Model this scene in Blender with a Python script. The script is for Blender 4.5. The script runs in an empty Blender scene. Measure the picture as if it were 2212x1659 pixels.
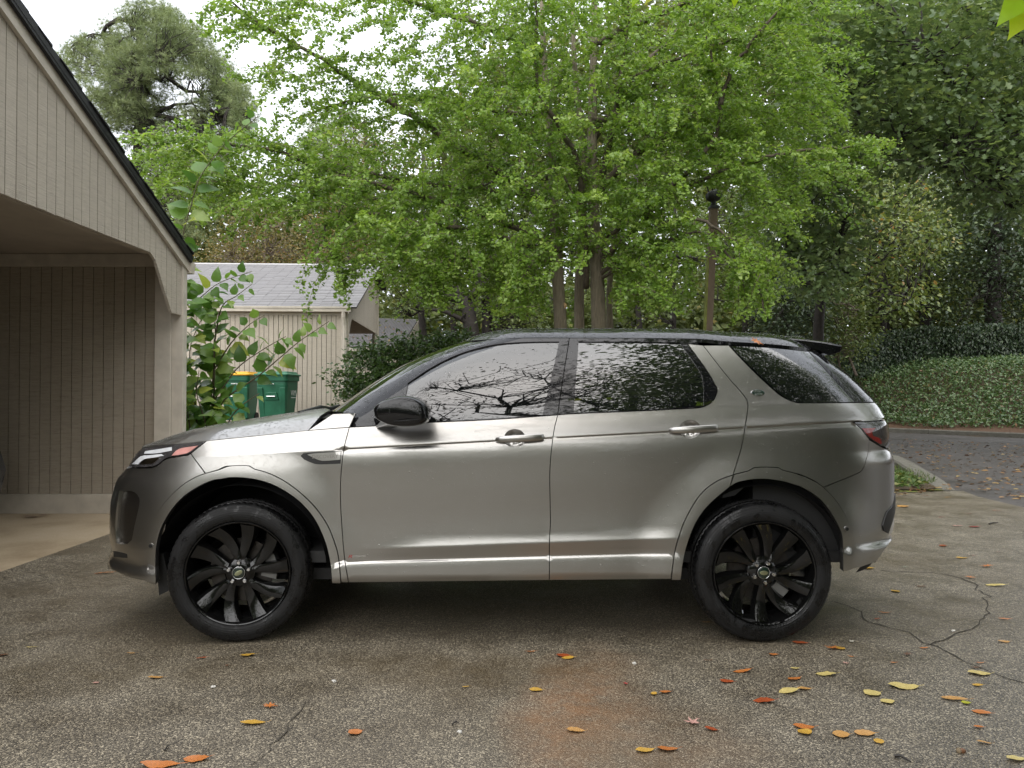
import bpy, bmesh, math, random
import numpy as np
from mathutils import Vector, Matrix
from mathutils.geometry import delaunay_2d_cdt

scene = bpy.context.scene
COL = scene.collection
R = math.radians
rng = np.random.default_rng(7)
random.seed(7)

# ------------------------------------------------------------------ camera
F, CX, CY, HZ = 1550.0, 1106.0, 829.5, 854.0      # focal length and centre of a 2212 x 1659 frame
CAMZ = 1.295
PIT = math.atan((HZ - CY) / F)
cam = bpy.data.cameras.new('camera'); cam.sensor_width = 36.0; cam.lens = 36.0 * F / 2212.0
cam.clip_start = 0.05; cam.clip_end = 600.0
camo = bpy.data.objects.new('camera', cam); COL.objects.link(camo)
camo.location = (0, 0, CAMZ); camo.rotation_euler = (R(90) + PIT, 0, 0)
scene.camera = camo

# ------------------------------------------------------------------ overcast sky and soft sun
SUN_EL, SUN_AZ = R(50), R(182)                      # compass style: sun stands behind the camera, straight back
world = bpy.data.worlds.new('World'); scene.world = world; world.use_nodes = True
wn = world.node_tree; wn.nodes.clear()
w_out = wn.nodes.new('ShaderNodeOutputWorld'); w_bg = wn.nodes.new('ShaderNodeBackground')
w_sky = wn.nodes.new('ShaderNodeTexSky'); w_sky.sky_type = 'NISHITA'; w_sky.sun_disc = False
w_sky.sun_elevation = SUN_EL; w_sky.sun_rotation = SUN_AZ; w_sky.air_density = 1.0; w_sky.dust_density = 4.0
w_mix = wn.nodes.new('ShaderNodeMix'); w_mix.data_type = 'RGBA'; w_mix.inputs[0].default_value = 0.88
w_noise = wn.nodes.new('ShaderNodeTexNoise'); w_noise.inputs['Scale'].default_value = 2.2; w_noise.inputs['Detail'].default_value = 4
w_ramp = wn.nodes.new('ShaderNodeValToRGB')
w_ramp.color_ramp.elements[0].position = 0.30; w_ramp.color_ramp.elements[0].color = (7.4, 7.7, 8.3, 1)
w_ramp.color_ramp.elements[1].position = 0.75; w_ramp.color_ramp.elements[1].color = (9.6, 9.8, 10.2, 1)
w_tc = wn.nodes.new('ShaderNodeTexCoord')
wn.links.new(w_tc.outputs['Generated'], w_noise.inputs['Vector'])
wn.links.new(w_noise.outputs['Fac'], w_ramp.inputs['Fac'])
wn.links.new(w_sky.outputs[0], w_mix.inputs[6]); wn.links.new(w_ramp.outputs[0], w_mix.inputs[7])
wn.links.new(w_mix.outputs[2], w_bg.inputs[0]); wn.links.new(w_bg.outputs[0], w_out.inputs[0])
w_bg.inputs[1].default_value = 0.10

sun = bpy.data.lights.new('sun', 'SUN'); sun.energy = 1.5; sun.angle = R(90); sun.color = (1.0, 0.965, 0.91)
suno = bpy.data.objects.new('sun', sun); COL.objects.link(suno)
_sd = Vector((math.sin(SUN_AZ) * math.cos(SUN_EL), math.cos(SUN_AZ) * math.cos(SUN_EL), math.sin(SUN_EL)))
suno.rotation_euler = _sd.to_track_quat('Z', 'Y').to_euler()
suno.location = _sd * 40

scene.view_settings.view_transform = 'Standard'; scene.view_settings.look = 'None'
scene.view_settings.exposure = 1.12; scene.view_settings.gamma = 1.0
scene.view_settings.use_curve_mapping = False
scene.cycles.max_bounces = 8; scene.cycles.transparent_max_bounces = 12
scene.cycles.diffuse_bounces = 3; scene.cycles.glossy_bounces = 4; scene.cycles.transmission_bounces = 4
scene.cycles.use_denoising = True
scene.cycles.sample_clamp_indirect = 6.0

# ------------------------------------------------------------------ helpers
_cp, _sp = math.cos(PIT), math.sin(PIT)
def ray(px, py):
    u = (np.asarray(px, float) - CX) / F; v = (CY - np.asarray(py, float)) / F
    return np.stack([u, _cp - v * _sp, _sp + v * _cp], -1)
def at(px, py, y):
    "world point seen at pixel (px,py) on the plane of depth y"
    d = ray(px, py); t = np.asarray(y, float) / d[..., 1]
    p = d * t[..., None]; p[..., 2] += CAMZ
    return p
def on_ground(px, py, z=0.0):
    d = ray(px, py); t = (z - CAMZ) / d[..., 2]
    p = d * t[..., None]; p[..., 2] += CAMZ
    return p

def put(o, parent=None, loc=None):
    COL.objects.link(o)
    if parent is not None:
        o.parent = parent
        o.matrix_parent_inverse = Matrix.Translation(-Vector(parent.get('_o', (0, 0, 0))))
    return o
def tag(o, label=None, cat=None, group=None, kind=None):
    if label: o['label'] = label
    if cat: o['category'] = cat
    if group: o['group'] = group
    if kind: o['kind'] = kind
    return o
def thing(name, loc, label, cat, group=None):
    o = bpy.data.objects.new(name, None); COL.objects.link(o)
    o.empty_display_size = 0.2; o.location = loc
    ORIG[o.name] = Vector(loc)
    return tag(o, label, cat, group)
ORIG = {}
def setp(o, parent, sub=False):
    "parent o (whose vertices are in world space) to a thing or to another part"
    o.parent = parent
    if parent.name in ORIG: o.matrix_parent_inverse = Matrix.Translation(-ORIG[parent.name])
    return o
def mk(name, V, Fc, mat, parent=None, smooth=False, normals=None):
    me = bpy.data.meshes.new(name)
    V = np.asarray(V, float)
    me.from_pydata(V.tolist(), [], [list(map(int, f)) for f in Fc])
    if smooth: me.polygons.foreach_set('use_smooth', np.ones(len(me.polygons), bool))
    if normals is not None:
        me.polygons.foreach_set('use_smooth', np.ones(len(me.polygons), bool))
        me.normals_split_custom_set_from_vertices(np.asarray(normals, float).tolist())
    if mat is not None:
        for m in (mat if isinstance(mat, (list, tuple)) else [mat]): me.materials.append(m)
    me.update()
    o = bpy.data.objects.new(name, me); COL.objects.link(o)
    if parent is not None: setp(o, parent)
    return o
class MB:
    "collects boxes, prisms, tubes into one mesh"
    def __init__(s): s.V = []; s.F = []
    def add(s, V, Fc):
        b = len(s.V); s.V += [tuple(map(float, v)) for v in V]; s.F += [[i + b for i in f] for f in Fc]; return s
    def box(s, lo, hi):
        x0, y0, z0 = lo; x1, y1, z1 = hi
        return s.add([(x0,y0,z0),(x1,y0,z0),(x1,y1,z0),(x0,y1,z0),(x0,y0,z1),(x1,y0,z1),(x1,y1,z1),(x0,y1,z1)],
                     [(0,3,2,1),(4,5,6,7),(0,1,5,4),(1,2,6,5),(2,3,7,6),(3,0,4,7)])
    def hexa(s, p):
        return s.add(p, [(0,3,2,1),(4,5,6,7),(0,1,5,4),(1,2,6,5),(2,3,7,6),(3,0,4,7)])
    def prism(s, poly, axis):
        "poly: list of 3d points (one flat face), axis: extrusion vector"
        n = len(poly); a = Vector(axis)
        V = [Vector(p) for p in poly] + [Vector(p) + a for p in poly]
        return s.add(V, [list(range(n))[::-1], [n + i for i in range(n)]] + [[i, (i+1) % n, n + (i+1) % n, n + i] for i in range(n)])
    def tube(s, pts, rad, n=8, cap=True):
        P = [Vector(p) for p in pts]; rad = rad if hasattr(rad, '__len__') else [rad] * len(P)
        b = len(s.V); up = None
        for i, p in enumerate(P):
            d = (P[min(i+1, len(P)-1)] - P[max(i-1, 0)]).normalized()
            if up is None: up = d.orthogonal().normalized()
            up = (up - d * up.dot(d)).normalized(); w = d.cross(up)
            for k in range(n):
                a = 2 * math.pi * k / n
                s.V.append(tuple(p + (up * math.cos(a) + w * math.sin(a)) * rad[i]))
        for i in range(len(P) - 1):
            for k in range(n):
                k2 = (k + 1) % n
                s.F.append([b + i*n + k, b + i*n + k2, b + (i+1)*n + k2, b + (i+1)*n + k])
        if cap:
            s.F.append([b + k for k in range(n)][::-1]); s.F.append([b + (len(P)-1)*n + k for k in range(n)])
        return s
    def build(s, name, mat, parent=None, smooth=False, bevel=0):
        o = mk(name, s.V, s.F, mat, parent, smooth)
        if bevel:
            m = o.modifiers.new('bevel', 'BEVEL'); m.width = bevel; m.segments = 2; m.limit_method = 'ANGLE'; m.angle_limit = R(40)
        return o

# ------------------------------------------------------------------ materials
def newmat(name):
    m = bpy.data.materials.new(name); m.use_nodes = True
    nt = m.node_tree; b = nt.nodes['Principled BSDF']
    return m, nt, b
def N(nt, typ, **kw):
    n = nt.nodes.new(typ)
    for k, v in kw.items():
        if k.startswith('_'): setattr(n, k[1:], v)
        else: n.inputs[k].default_value = v
    return n
def ramp(nt, fac, stops):
    r = nt.nodes.new('ShaderNodeValToRGB'); e = r.color_ramp.elements
    while len(e) < len(stops): e.new(0.5)
    for i, (p, c) in enumerate(stops):
        e[i].position = p; e[i].color = (*c, 1) if len(c) == 3 else c
    nt.links.new(fac, r.inputs['Fac']); return r.outputs['Color']
def mixc(nt, fac, a, b, typ='MIX'):
    n = nt.nodes.new('ShaderNodeMix'); n.data_type = 'RGBA'; n.blend_type = typ; n.clamp_factor = True
    for sock, v in ((n.inputs[0], fac), (n.inputs[6], a), (n.inputs[7], b)):
        if hasattr(v, 'links') or hasattr(v, 'is_linked'): nt.links.new(v, sock)
        elif isinstance(v, (int, float)): sock.default_value = v
        else: sock.default_value = (*v, 1) if len(v) == 3 else v
    return n.outputs[2]
def math_(nt, op, a, b=None, clamp=False):
    n = nt.nodes.new('ShaderNodeMath'); n.operation = op; n.use_clamp = clamp
    for i, v in enumerate((a, b)):
        if v is None: continue
        if hasattr(v, 'is_linked'): nt.links.new(v, n.inputs[i])
        else: n.inputs[i].default_value = v
    return n.outputs[0]
def objco(nt, scale=(1, 1, 1), loc=(0, 0, 0), world=False):
    if world:
        g = nt.nodes.new('ShaderNodeNewGeometry'); src = g.outputs['Position']
    else:
        g = nt.nodes.new('ShaderNodeTexCoord'); src = g.outputs['Object']
    mp = nt.nodes.new('ShaderNodeMapping'); mp.inputs['Scale'].default_value = scale; mp.inputs['Location'].default_value = loc
    nt.links.new(src, mp.inputs['Vector']); return mp.outputs['Vector']
def noise(nt, vec, scale, detail=4, rough=0.55):
    n = N(nt, 'ShaderNodeTexNoise', Scale=scale, Detail=detail, Roughness=rough); nt.links.new(vec, n.inputs['Vector']); return n.outputs['Fac']
def bump(nt, h, strength, dist, b, extra=None):
    n = N(nt, 'ShaderNodeBump', Strength=strength, Distance=dist); nt.links.new(h, n.inputs['Height'])
    if extra is not None: nt.links.new(extra, n.inputs['Normal'])
    if b is not None: nt.links.new(n.outputs[0], b.inputs['Normal'])
    return n.outputs[0]
def plain(name, col, rough=0.5, metal=0.0, var=0.12, nscale=14, bstr=0.0, coat=0.0, spec=0.5):
    m, nt, b = newmat(name); v = objco(nt, world=True)
    n = noise(nt, v, nscale)
    c0 = tuple(max(0, x * (1 - var)) for x in col); c1 = tuple(min(1, x * (1 + var)) for x in col)
    nt.links.new(ramp(nt, n, [(0.3, c0), (0.7, c1)]), b.inputs['Base Color'])
    b.inputs['Roughness'].default_value = rough; b.inputs['Metallic'].default_value = metal
    b.inputs['Coat Weight'].default_value = coat; b.inputs['Specular IOR Level'].default_value = spec
    if bstr: bump(nt, noise(nt, v, nscale * 4), bstr, 0.01, b)
    return m
# ================================================================== THE CAR
YC = 4.66; HW = 0.95                                # centre plane and half width
ZW = 0.368; XFW, XRW = -1.4255, 1.3157              # wheel hubs
def pchip(xs, ys):
    xs = np.asarray(xs, float); ys = np.asarray(ys, float)
    h = np.diff(xs); d = np.diff(ys) / h
    m = np.zeros_like(ys); m[0] = d[0]; m[-1] = d[-1]
    for i in range(1, len(xs) - 1):
        if d[i-1] * d[i] > 0:
            w1 = 2*h[i] + h[i-1]; w2 = h[i] + 2*h[i-1]; m[i] = (w1 + w2) / (w1 / d[i-1] + w2 / d[i])
    def f(x):
        x = np.clip(np.asarray(x, float), xs[0], xs[-1]); k = np.clip(np.searchsorted(xs, x) - 1, 0, len(h) - 1)
        t = (x - xs[k]) / h[k]; t2 = t*t; t3 = t2*t
        return ys[k]*(2*t3 - 3*t2 + 1) + h[k]*m[k]*(t3 - 2*t2 + t) + ys[k+1]*(-2*t3 + 3*t2) + h[k]*m[k+1]*(t3 - t2)
    return f
def line_z(pts, y):
    p = at([a for a, _ in pts], [b for _, b in pts], y)
    return lambda x: np.interp(x, p[:, 0], p[:, 2])
def lin_z(p0, p1, y):
    a = at(p0[0], p0[1], y); b = at(p1[0], p1[1], y)
    k = (b[2] - a[2]) / (b[0] - a[0])
    return lambda x: a[2] + k * (x - a[0])
zk = [lin_z((754, 1259), (1450, 1251), 3.74), lin_z((713, 1217), (1477, 1196.5), 3.74), lin_z((800, 1186), (1187, 1172), 3.74),
      lin_z((740.5, 971), (1842, 912), 3.75), lin_z((842, 918), (1540, 880), 3.795)]
base_f = pchip([-3, -1, -0.2, 0, .15, .3, .62, .94, .985, 1.015, 1.06, 1.5, 2.0, 2.3, 2.6, 2.8, 3.0, 3.5, 4.0],
               [.10, .055, .040, .034, .023, .0185, .0205, .0245, .026, .0345, .037, .036, .036, .040, .037, .0365, .042, .059, .085])
low_f = pchip([0, 1.02, 1.06, 1.9, 2.0, 2.03, 2.1, 2.25, 4], [0, 0, .0005, -.0085, -.0095, -.0066, -.0015, 0, 0])
gro_f = pchip([0, 2.88, 2.95, 2.978, 3.0, 3.012, 3.05, 3.15, 5], [0, 0, .001, .0045, .0095, .0045, .001, 0, 0])
def sstep(a, b, x):
    t = np.clip((x - a) / (b - a), 0, 1); return t * t * (3 - 2 * t)
def Wd(x, z):
    "half width of the body side at (x,z)"
    x = np.asarray(x, float); z = np.asarray(z, float)
    K = [f(x) for f in zk]
    v = np.where(z < K[1], (z - K[0]) / (K[1] - K[0]),
        np.where(z < K[2], 1 + (z - K[1]) / (K[2] - K[1]),
        np.where(z < K[3], 2 + (z - K[2]) / (K[3] - K[2]), 3 + (z - K[3]) / (K[4] - K[3]))))
    off = base_f(v)
    off = off + low_f(v) * sstep(-.85, -.45, x) * (1 - sstep(.70, 1.0, x))
    off = off + gro_f(v) * sstep(-.93, -.90, x)
    h = np.maximum(z - K[4], 0)
    off = off + .30 * h + .46 * h * h
    for xw in (XFW, XRW):
        r = np.hypot(x - xw, (z - ZW))
        off = off - .024 * (1 - sstep(.44, .70, r)) * sstep(.30, .44, r + .1)
    # front bumper side pocket
    dx = (x + 2.02) / .10; dz = (z - .62) / .16
    return HW - off
PF, LF = 3.3, 0.75          # lower front corner
PU, LU = 2.6, 0.48          # windscreen corner
PR, LR = 3.2, 0.75          # rear corner
_th = np.linspace(0.02, math.pi/2 - .02, 160)
def fit_end(sil, sign, p, L, ydep):
    zs, xs_ = [], []
    for px, py in sil:
        z = float(at(px, py, ydep)[2]); tgt = (px - CX) / F
        lo, hi = (-2.3, 0.6) if sign < 0 else (0.6, 2.2)
        for _ in range(40):
            m = (lo + hi) / 2
            x = m + sign * L * np.sin(_th) ** (2 / p)
            y = YC - Wd(x, z) * np.cos(_th) ** (2 / p)
            q = x / y
            e = (q.min() if sign < 0 else q.max()) - tgt
            if e < 0: lo = m
            else: hi = m
        zs.append(z); xs_.append((lo + hi) / 2)
    o = np.argsort(zs); zs = np.array(zs)[o]; xs_ = np.array(xs_)[o]
    return pchip(zs, xs_)
sil_f = [(330, 944), (307, 966), (275, 1011), (254.5, 1034), (245.5, 1062), (240, 1087), (239, 1130), (239.5, 1151.5), (242, 1177), (243, 1190), (240, 1203), (235, 1218), (239, 1229), (250, 1246)]
sil_u = [(690, 902), (720, 886), (779, 845), (825, 814), (881.5, 781), (927.7, 760.4), (971, 743.8), (1010, 732), (1060, 720)]
sil_r = [(1740, 738), (1786, 768), (1801.7, 781), (1830, 804), (1860.7, 835), (1891.4, 868), (1904, 888.7), (1913, 906.6), (1917, 917), (1919.6, 947.7), (1920, 970), (1927, 983.6),
         (1931, 999), (1930.7, 1037), (1930, 1091), (1929.7, 1131), (1924, 1153), (1925, 1163), (1921, 1177), (1899, 1213), (1880, 1240)]
xF = fit_end(sil_f, -1, PF, LF, 4.02); xU = fit_end(sil_u, -1, PU, LU, 4.25); xR = fit_end(sil_r, 1, PR, LR, 4.03)
def ends(z, mode):
    return (xF(z), LF, PF) if mode == 'low' else (xU(z), LU, PU)
def yhalf(x, z, mode):
    w = Wd(x, z); a, L, p = ends(z, mode)
    q = np.clip((a - x) / L, 0, 1); w = w * np.maximum(1 - q ** p, 0) ** (1 / p)
    q = np.clip((x - xR(z)) / LR, 0, 1); w = w * np.maximum(1 - q ** PR, 0) ** (1 / PR)
    ok = (x > a - L) & (x < xR(z) + LR)
    return np.where(ok, w, -1)
SC = 1.25                                           # s units per quarter turn at the ends
def s_of(x, z, mode):
    a, L, p = ends(z, mode); b = xR(z)
    qf = np.clip((a - x) / L, 0, 1); qr = np.clip((x - b) / LR, 0, 1)
    return np.where(x < a, a - np.arcsin(qf ** (p / 2)) / (math.pi/2) * SC, np.where(x > b, b + np.arcsin(qr ** (PR / 2)) / (math.pi/2) * SC, x))
def surf(s, z, mode, off=0.0):
    s, z = np.broadcast_arrays(np.asarray(s, float), np.asarray(z, float))
    a, L, p = ends(z, mode); b = xR(z)
    tf = np.clip((a - s) / SC, 0, 1) * math.pi / 2; tr = np.clip((s - b) / SC, 0, 1) * math.pi / 2
    x = np.where(s < a, a - L * np.sin(tf) ** (2/p), np.where(s > b, b + LR * np.sin(tr) ** (2/PR), s))
    y = Wd(x, z) * np.cos(tf) ** (2/p) * np.cos(tr) ** (2/PR)
    return np.stack([x, YC - y, z], -1)
def surf_n(s, z, mode):
    e = .0012
    du = surf(s + e, z, mode) - surf(s - e, z, mode); dv = surf(s, z + e, mode) - surf(s, z - e, mode)
    n = np.cross(du, dv); l = np.linalg.norm(n, axis=-1, keepdims=True)
    return n / np.maximum(l, 1e-9)
_ys = np.linspace(3.50, 5.0, 700)
def hit(px, py, mode):
    d = ray(px, py); t = _ys / d[1]; x = d[0] * t; z = CAMZ + d[2] * t
    g = yhalf(x, z, mode) - (YC - _ys)
    k = np.argmax(g > 0)
    if g[k] > 0 and k > 0:
        f = -g[k-1] / (g[k] - g[k-1]) if g[k-1] > -0.5 else 1.0
        y = _ys[k-1] + f * (_ys[k] - _ys[k-1])
    else:
        k = np.argmax(np.where(_ys < 4.6, g, -9)); y = _ys[k]
    xx = d[0] * y / d[1]; zz = CAMZ + d[2] * y / d[1]
    a, L, p = ends(zz, mode)
    xx = min(max(xx, a - L * .995), xR(zz) + LR * .995)
    return float(s_of(xx, zz, mode)), float(zz)
def catmull(P, step):
    P = [np.asarray(p, float) for p in P]
    if len(P) == 2:
        n = max(1, int(np.linalg.norm(P[1] - P[0]) / step)); return [P[0] + (P[1] - P[0]) * i / n for i in range(n + 1)]
    Q = [2*P[0] - P[1]] + P + [2*P[-1] - P[-2]]; out = []
    for i in range(1, len(Q) - 2):
        n = max(1, int(np.linalg.norm(Q[i+1] - Q[i]) / step))
        for k in range(n):
            t = k / n; a, b, c, d = Q[i-1], Q[i], Q[i+1], Q[i+2]
            out.append(.5 * ((2*b) + (-a + c)*t + (2*a - 5*b + 4*c - d)*t*t + (-a + 3*b - 3*c + d)*t**3))
    out.append(Q[-2]); return out
def outline(segs, mode, step=7.0):
    """segs: list of runs, each a list of pixels (smoothed inside a run) or ('sz', [(s,z)..]) already on the body"""
    out = []
    for sg in segs:
        if isinstance(sg, tuple) and sg[0] == 'sz': pts = [tuple(p) for p in sg[1]]
        elif isinstance(sg, tuple) and sg[0] == 'th':          # ('th', sign, [(theta_deg, z)...])
            pts = []
            for th, z in sg[2]:
                a = float(ends(z, mode)[0]) if sg[1] < 0 else float(xR(z))
                pts.append((a + sg[1] * th / 90 * SC, z))
            pts = [tuple(p) for p in catmull(pts, .04)] if len(pts) > 1 else pts
        else: pts = [hit(p[0], p[1], mode) for p in (catmull(sg, step) if len(sg) > 1 else sg)]
        for p in pts:
            if not out or math.hypot(p[0]-out[-1][0], p[1]-out[-1][1]) > .003: out.append(p)
    while math.hypot(out[0][0]-out[-1][0], out[0][1]-out[-1][1]) < .003: out.pop()
    return np.array(out)
def area2(P): return float(np.sum(P[:, 0]*np.roll(P[:, 1], -1) - np.roll(P[:, 0], -1)*P[:, 1]))
def inset(P, d):
    if area2(P) < 0: P = P[::-1]
    e = np.roll(P, -1, 0) - P; n = np.stack([-e[:, 1], e[:, 0]], -1); n /= np.maximum(np.linalg.norm(n, axis=1, keepdims=True), 1e-9)
    m = n + np.roll(n, 1, 0); l = np.maximum((m * m).sum(1, keepdims=True), .5)
    return P + m * 2 * d / l
def inside(P, pts):
    x, y = pts[:, 0], pts[:, 1]; c = np.zeros(len(pts), bool); j = len(P) - 1
    for i in range(len(P)):
        xi, yi = P[i]; xj, yj = P[j]
        if yi != yj:
            c ^= ((yi > y) != (yj > y)) & (x < (xj - xi) * (y - yi) / (yj - yi) + xi)
        j = i
    return c
def seg_dist(P, pts, closed=True):
    D = np.full(len(pts), 9e9); n = len(P)
    for i in range(n if closed else n - 1):
        a = P[i]; b = P[(i+1) % n]; ab = b - a; t = np.clip(((pts - a) @ ab) / max(ab @ ab, 1e-12), 0, 1)
        D = np.minimum(D, np.linalg.norm(pts - a - t[:, None] * ab, axis=1))
    return D
def fill(loops, res, zlines=()):
    "triangulate an outline with holes, with inner points on a grid; returns points, triangles"
    allp = np.concatenate(loops); lo, hi = allp.min(0), allp.max(0)
    gx = np.arange(lo[0] + res/2, hi[0], res); gz = np.arange(lo[1] + res/2, hi[1], res)
    G = np.stack(np.meshgrid(gx, gz), -1).reshape(-1, 2)
    if zlines:
        ex = []
        for zf, dzs in zlines:
            for dz in dzs: ex.append(np.stack([gx, zf(gx) + dz], -1))
        G = np.concatenate([G] + ex)
    keep = inside(loops[0], G)
    for h in loops[1:]: keep &= ~inside(h, G)
    G = G[keep]
    if len(G):
        dist = np.min([seg_dist(l, G) for l in loops], axis=0); G = G[dist > min(res * .35, .008)]
    V = [Vector(p) for l in loops for p in l] + [Vector(p) for p in G]
    E = []; b = 0
    for l in loops:
        n = len(l); E += [(b + i, b + (i+1) % n) for i in range(n)]; b += n
    ov, oe, of, *_ = delaunay_2d_cdt(V, E, [], 0, 1e-6)
    ov = np.array([tuple(v) for v in ov]); of = np.array([tuple(f) for f in of if len(f) == 3])
    c = ov[of].mean(1); k = inside(loops[0], c)
    for h in loops[1:]: k &= ~inside(h, c)
    return ov, of[k]
def bedges(T):
    from collections import Counter
    cnt = Counter(); dirn = {}
    for a, b, c in T:
        for e in ((a, b), (b, c), (c, a)):
            k = (min(e), max(e)); cnt[k] += 1; dirn[k] = e
    return [dirn[k] for k, v in cnt.items() if v == 1]
FEAT = [(zk[1], (-.006, -.002, .002, .006)), (zk[2], (-.004, .004, .012)), (zk[3], (-.024, -.014, -.007, -.003, 0, .003, .007, .014))]
CAR = thing('parked_suv', (0, YC, 0), 'wet warm-silver compact SUV with black roof and black wheels parked on the driveway', 'SUV')
CAR['state'] = 'parked'
SIDE = []
def panel(name, segs, mode, mat, parent=None, gap=.0022, lip=.016, off=0.0, res=.03, holes=(), feat=False, mirror=True, poly=None, both=False):
    loops = [inset(poly if poly is not None else outline(segs, mode), gap)]
    for h in holes:
        hp = outline(h, mode); hp = inset(hp, -gap); loops.append(hp if area2(hp) < 0 else hp[::-1])
    P, T = fill(loops, res, FEAT if feat else ())
    s, z = P[:, 0], P[:, 1]
    n = surf_n(s, z, mode); V = surf(s, z, mode) + n * off
    # triangles must face outwards
    fn = np.cross(V[T[:, 1]] - V[T[:, 0]], V[T[:, 2]] - V[T[:, 0]])
    flip = (fn * n[T[:, 0]]).sum(1) < 0; T = T.copy(); T[flip] = T[flip][:, ::-1]
    Vs = list(V); Ns = list(n); Fs = [tuple(t) for t in T]
    if lip:
        for a, b in bedges(T):
            ed = V[b] - V[a]; ln = np.cross(ed, n[a]); ln /= max(np.linalg.norm(ln), 1e-9)
            k = len(Vs); Vs += [V[a], V[b], V[b] - n[b]*lip, V[a] - n[a]*lip]; Ns += [ln * .8 + n[a] * .2] * 2 + [ln] * 2
            Fs.append((k + 1, k, k + 3, k + 2))
    Vs = np.array(Vs); Ns = np.array(Ns)
    o = mk(name, Vs, Fs, mat, parent or CAR, normals=Ns)
    if mirror:
        M = Vs.copy(); M[:, 1] = 2*YC - M[:, 1]; Nm = Ns.copy(); Nm[:, 1] *= -1
        Fm = [f[::-1] for f in Fs]
        if both:
            Va = np.concatenate([Vs, M]); Na = np.concatenate([Ns, Nm]); Fa = Fs + [tuple(i + len(Vs) for i in f) for f in Fm]
            bpy.data.objects.remove(o); o = mk(name, Va, Fa, mat, parent or CAR, normals=Na)
        else:
            pp = parent.get('_mir') if parent is not None else None
            o2 = mk(name, M, Fm, mat, bpy.data.objects[pp] if pp else CAR, normals=Nm); o['_mir'] = o2.name
    return o
# ---- car materials
def drops(nt, b, dens=0.62, scale=115.0, socket=('Normal', 'Coat Normal'), strength=0.55):
    "rain beads standing on the surface"
    v = objco(nt, world=True); outs = []
    last = None
    for sc, th in ((scale, dens), (scale * .55, dens + .14)):
        vo = N(nt, 'ShaderNodeTexVoronoi', Scale=sc, Randomness=1.0); vo.feature = 'F1'; nt.links.new(v, vo.inputs['Vector'])
        sep = N(nt, 'ShaderNodeSeparateColor'); nt.links.new(vo.outputs['Color'], sep.inputs[0])
        on = math_(nt, 'GREATER_THAN', sep.outputs[0], th)
        rad = math_(nt, 'MULTIPLY_ADD', sep.outputs[1], .22); rad.node.inputs[2].default_value = .12
        q = math_(nt, 'DIVIDE', vo.outputs['Distance'], rad)
        hgt = math_(nt, 'SUBTRACT', 1.0, math_(nt, 'MULTIPLY', q, q), clamp=True)
        hgt = math_(nt, 'MULTIPLY', math_(nt, 'SQRT', hgt), on)
        last = bump(nt, hgt, strength, .25 / sc, None, last)
    for sname in socket: nt.links.new(last, b.inputs[sname])
    return last
def car_paint(name, col, metal, rough, dens, spec=.5):
    m, nt, b = newmat(name)
    v = objco(nt, world=True)
    fl = N(nt, 'ShaderNodeTexVoronoi', Scale=900.0); nt.links.new(v, fl.inputs['Vector'])
    dust = noise(nt, v, 3.0, 6, .65)
    c = mixc(nt, math_(nt, 'MULTIPLY', fl.outputs['Distance'], .25), col, tuple(min(1, x * 1.35) for x in col))
    dv = objco(nt, (1.2, 6, 7), world=True); streak = noise(nt, dv, 2.2, 5, .7)
    c = mixc(nt, math_(nt, 'MULTIPLY', ramp(nt, streak, [(.50, (0, 0, 0)), (.80, (1, 1, 1))]), .10), c, tuple(x * .72 for x in col))
    nt.links.new(c, b.inputs['Base Color'])
    b.inputs['Metallic'].default_value = metal
    nt.links.new(math_(nt, 'MULTIPLY_ADD', dust, .05), b.inputs['Roughness']); b.inputs['Roughness'].links[0].from_node.inputs[2].default_value = rough
    b.inputs['Coat Weight'].default_value = 1.0; b.inputs['Coat Roughness'].default_value = .035; b.inputs['Coat IOR'].default_value = 1.5
    if dens: drops(nt, b, dens, 150.0, strength=.30)
    return m
m_paint = car_paint('silver_paint', (.350, .340, .322), .97, .26, .82)
m_black = car_paint('black_gloss_paint', (.005, .005, .006), 0.0, .13, .72); m_black.node_tree.nodes['Principled BSDF'].inputs['Specular IOR Level'].default_value = 0.0
m_trimblk = plain('black_trim', (.012, .012, .012), .45)
m_rubber = plain('rubber_seal', (.008, .008, .008), .6)
m_dark = plain('dark_underbody', (.006, .006, .006), .8)
def glass_mat(name, tint, solid=.8, base=(.004, .005, .005)):
    m, nt, b = newmat(name)
    out = nt.nodes['Material Output']
    tr = N(nt, 'ShaderNodeBsdfTransparent'); tr.inputs[0].default_value = (*tint, 1)
    b.inputs['Base Color'].default_value = (*base, 1); b.inputs['Roughness'].default_value = .02; b.inputs['IOR'].default_value = 1.52
    b.inputs['Coat Weight'].default_value = 1.0; b.inputs['Coat IOR'].default_value = 1.78; b.inputs['Coat Roughness'].default_value = 0.01
    drops(nt, b, .93, 130.0, ('Normal', 'Coat Normal'), .3)
    mx = N(nt, 'ShaderNodeMixShader'); lw = N(nt, 'ShaderNodeFresnel', IOR=1.5)
    f = math_(nt, 'MULTIPLY_ADD', lw.outputs[0], 1 - solid, clamp=True); f.node.inputs[2].default_value = solid
    nt.links.new(f, mx.inputs[0]); nt.links.new(tr.outputs[0], mx.inputs[1]); nt.links.new(b.outputs[0], mx.inputs[2])
    nt.links.new(mx.outputs[0], out.inputs['Surface'])
    return m
m_glass = glass_mat('side_glass', (.30, .34, .32)); m_privacy = glass_mat('privacy_glass', (.035, .04, .04), .96); m_wind = glass_mat('windscreen_glass', (.55, .6, .58), .6)
m_lens_r = plain('red_lens', (.22, .006, .008), .08, coat=1, var=.3)
m_lens_c = plain('smoked_lens', (.05, .048, .05), .06, coat=1, var=.4)
m_lens_w = plain('lamp_reflector', (.80, .82, .85), .15, metal=.15, var=.15, coat=1)
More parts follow.
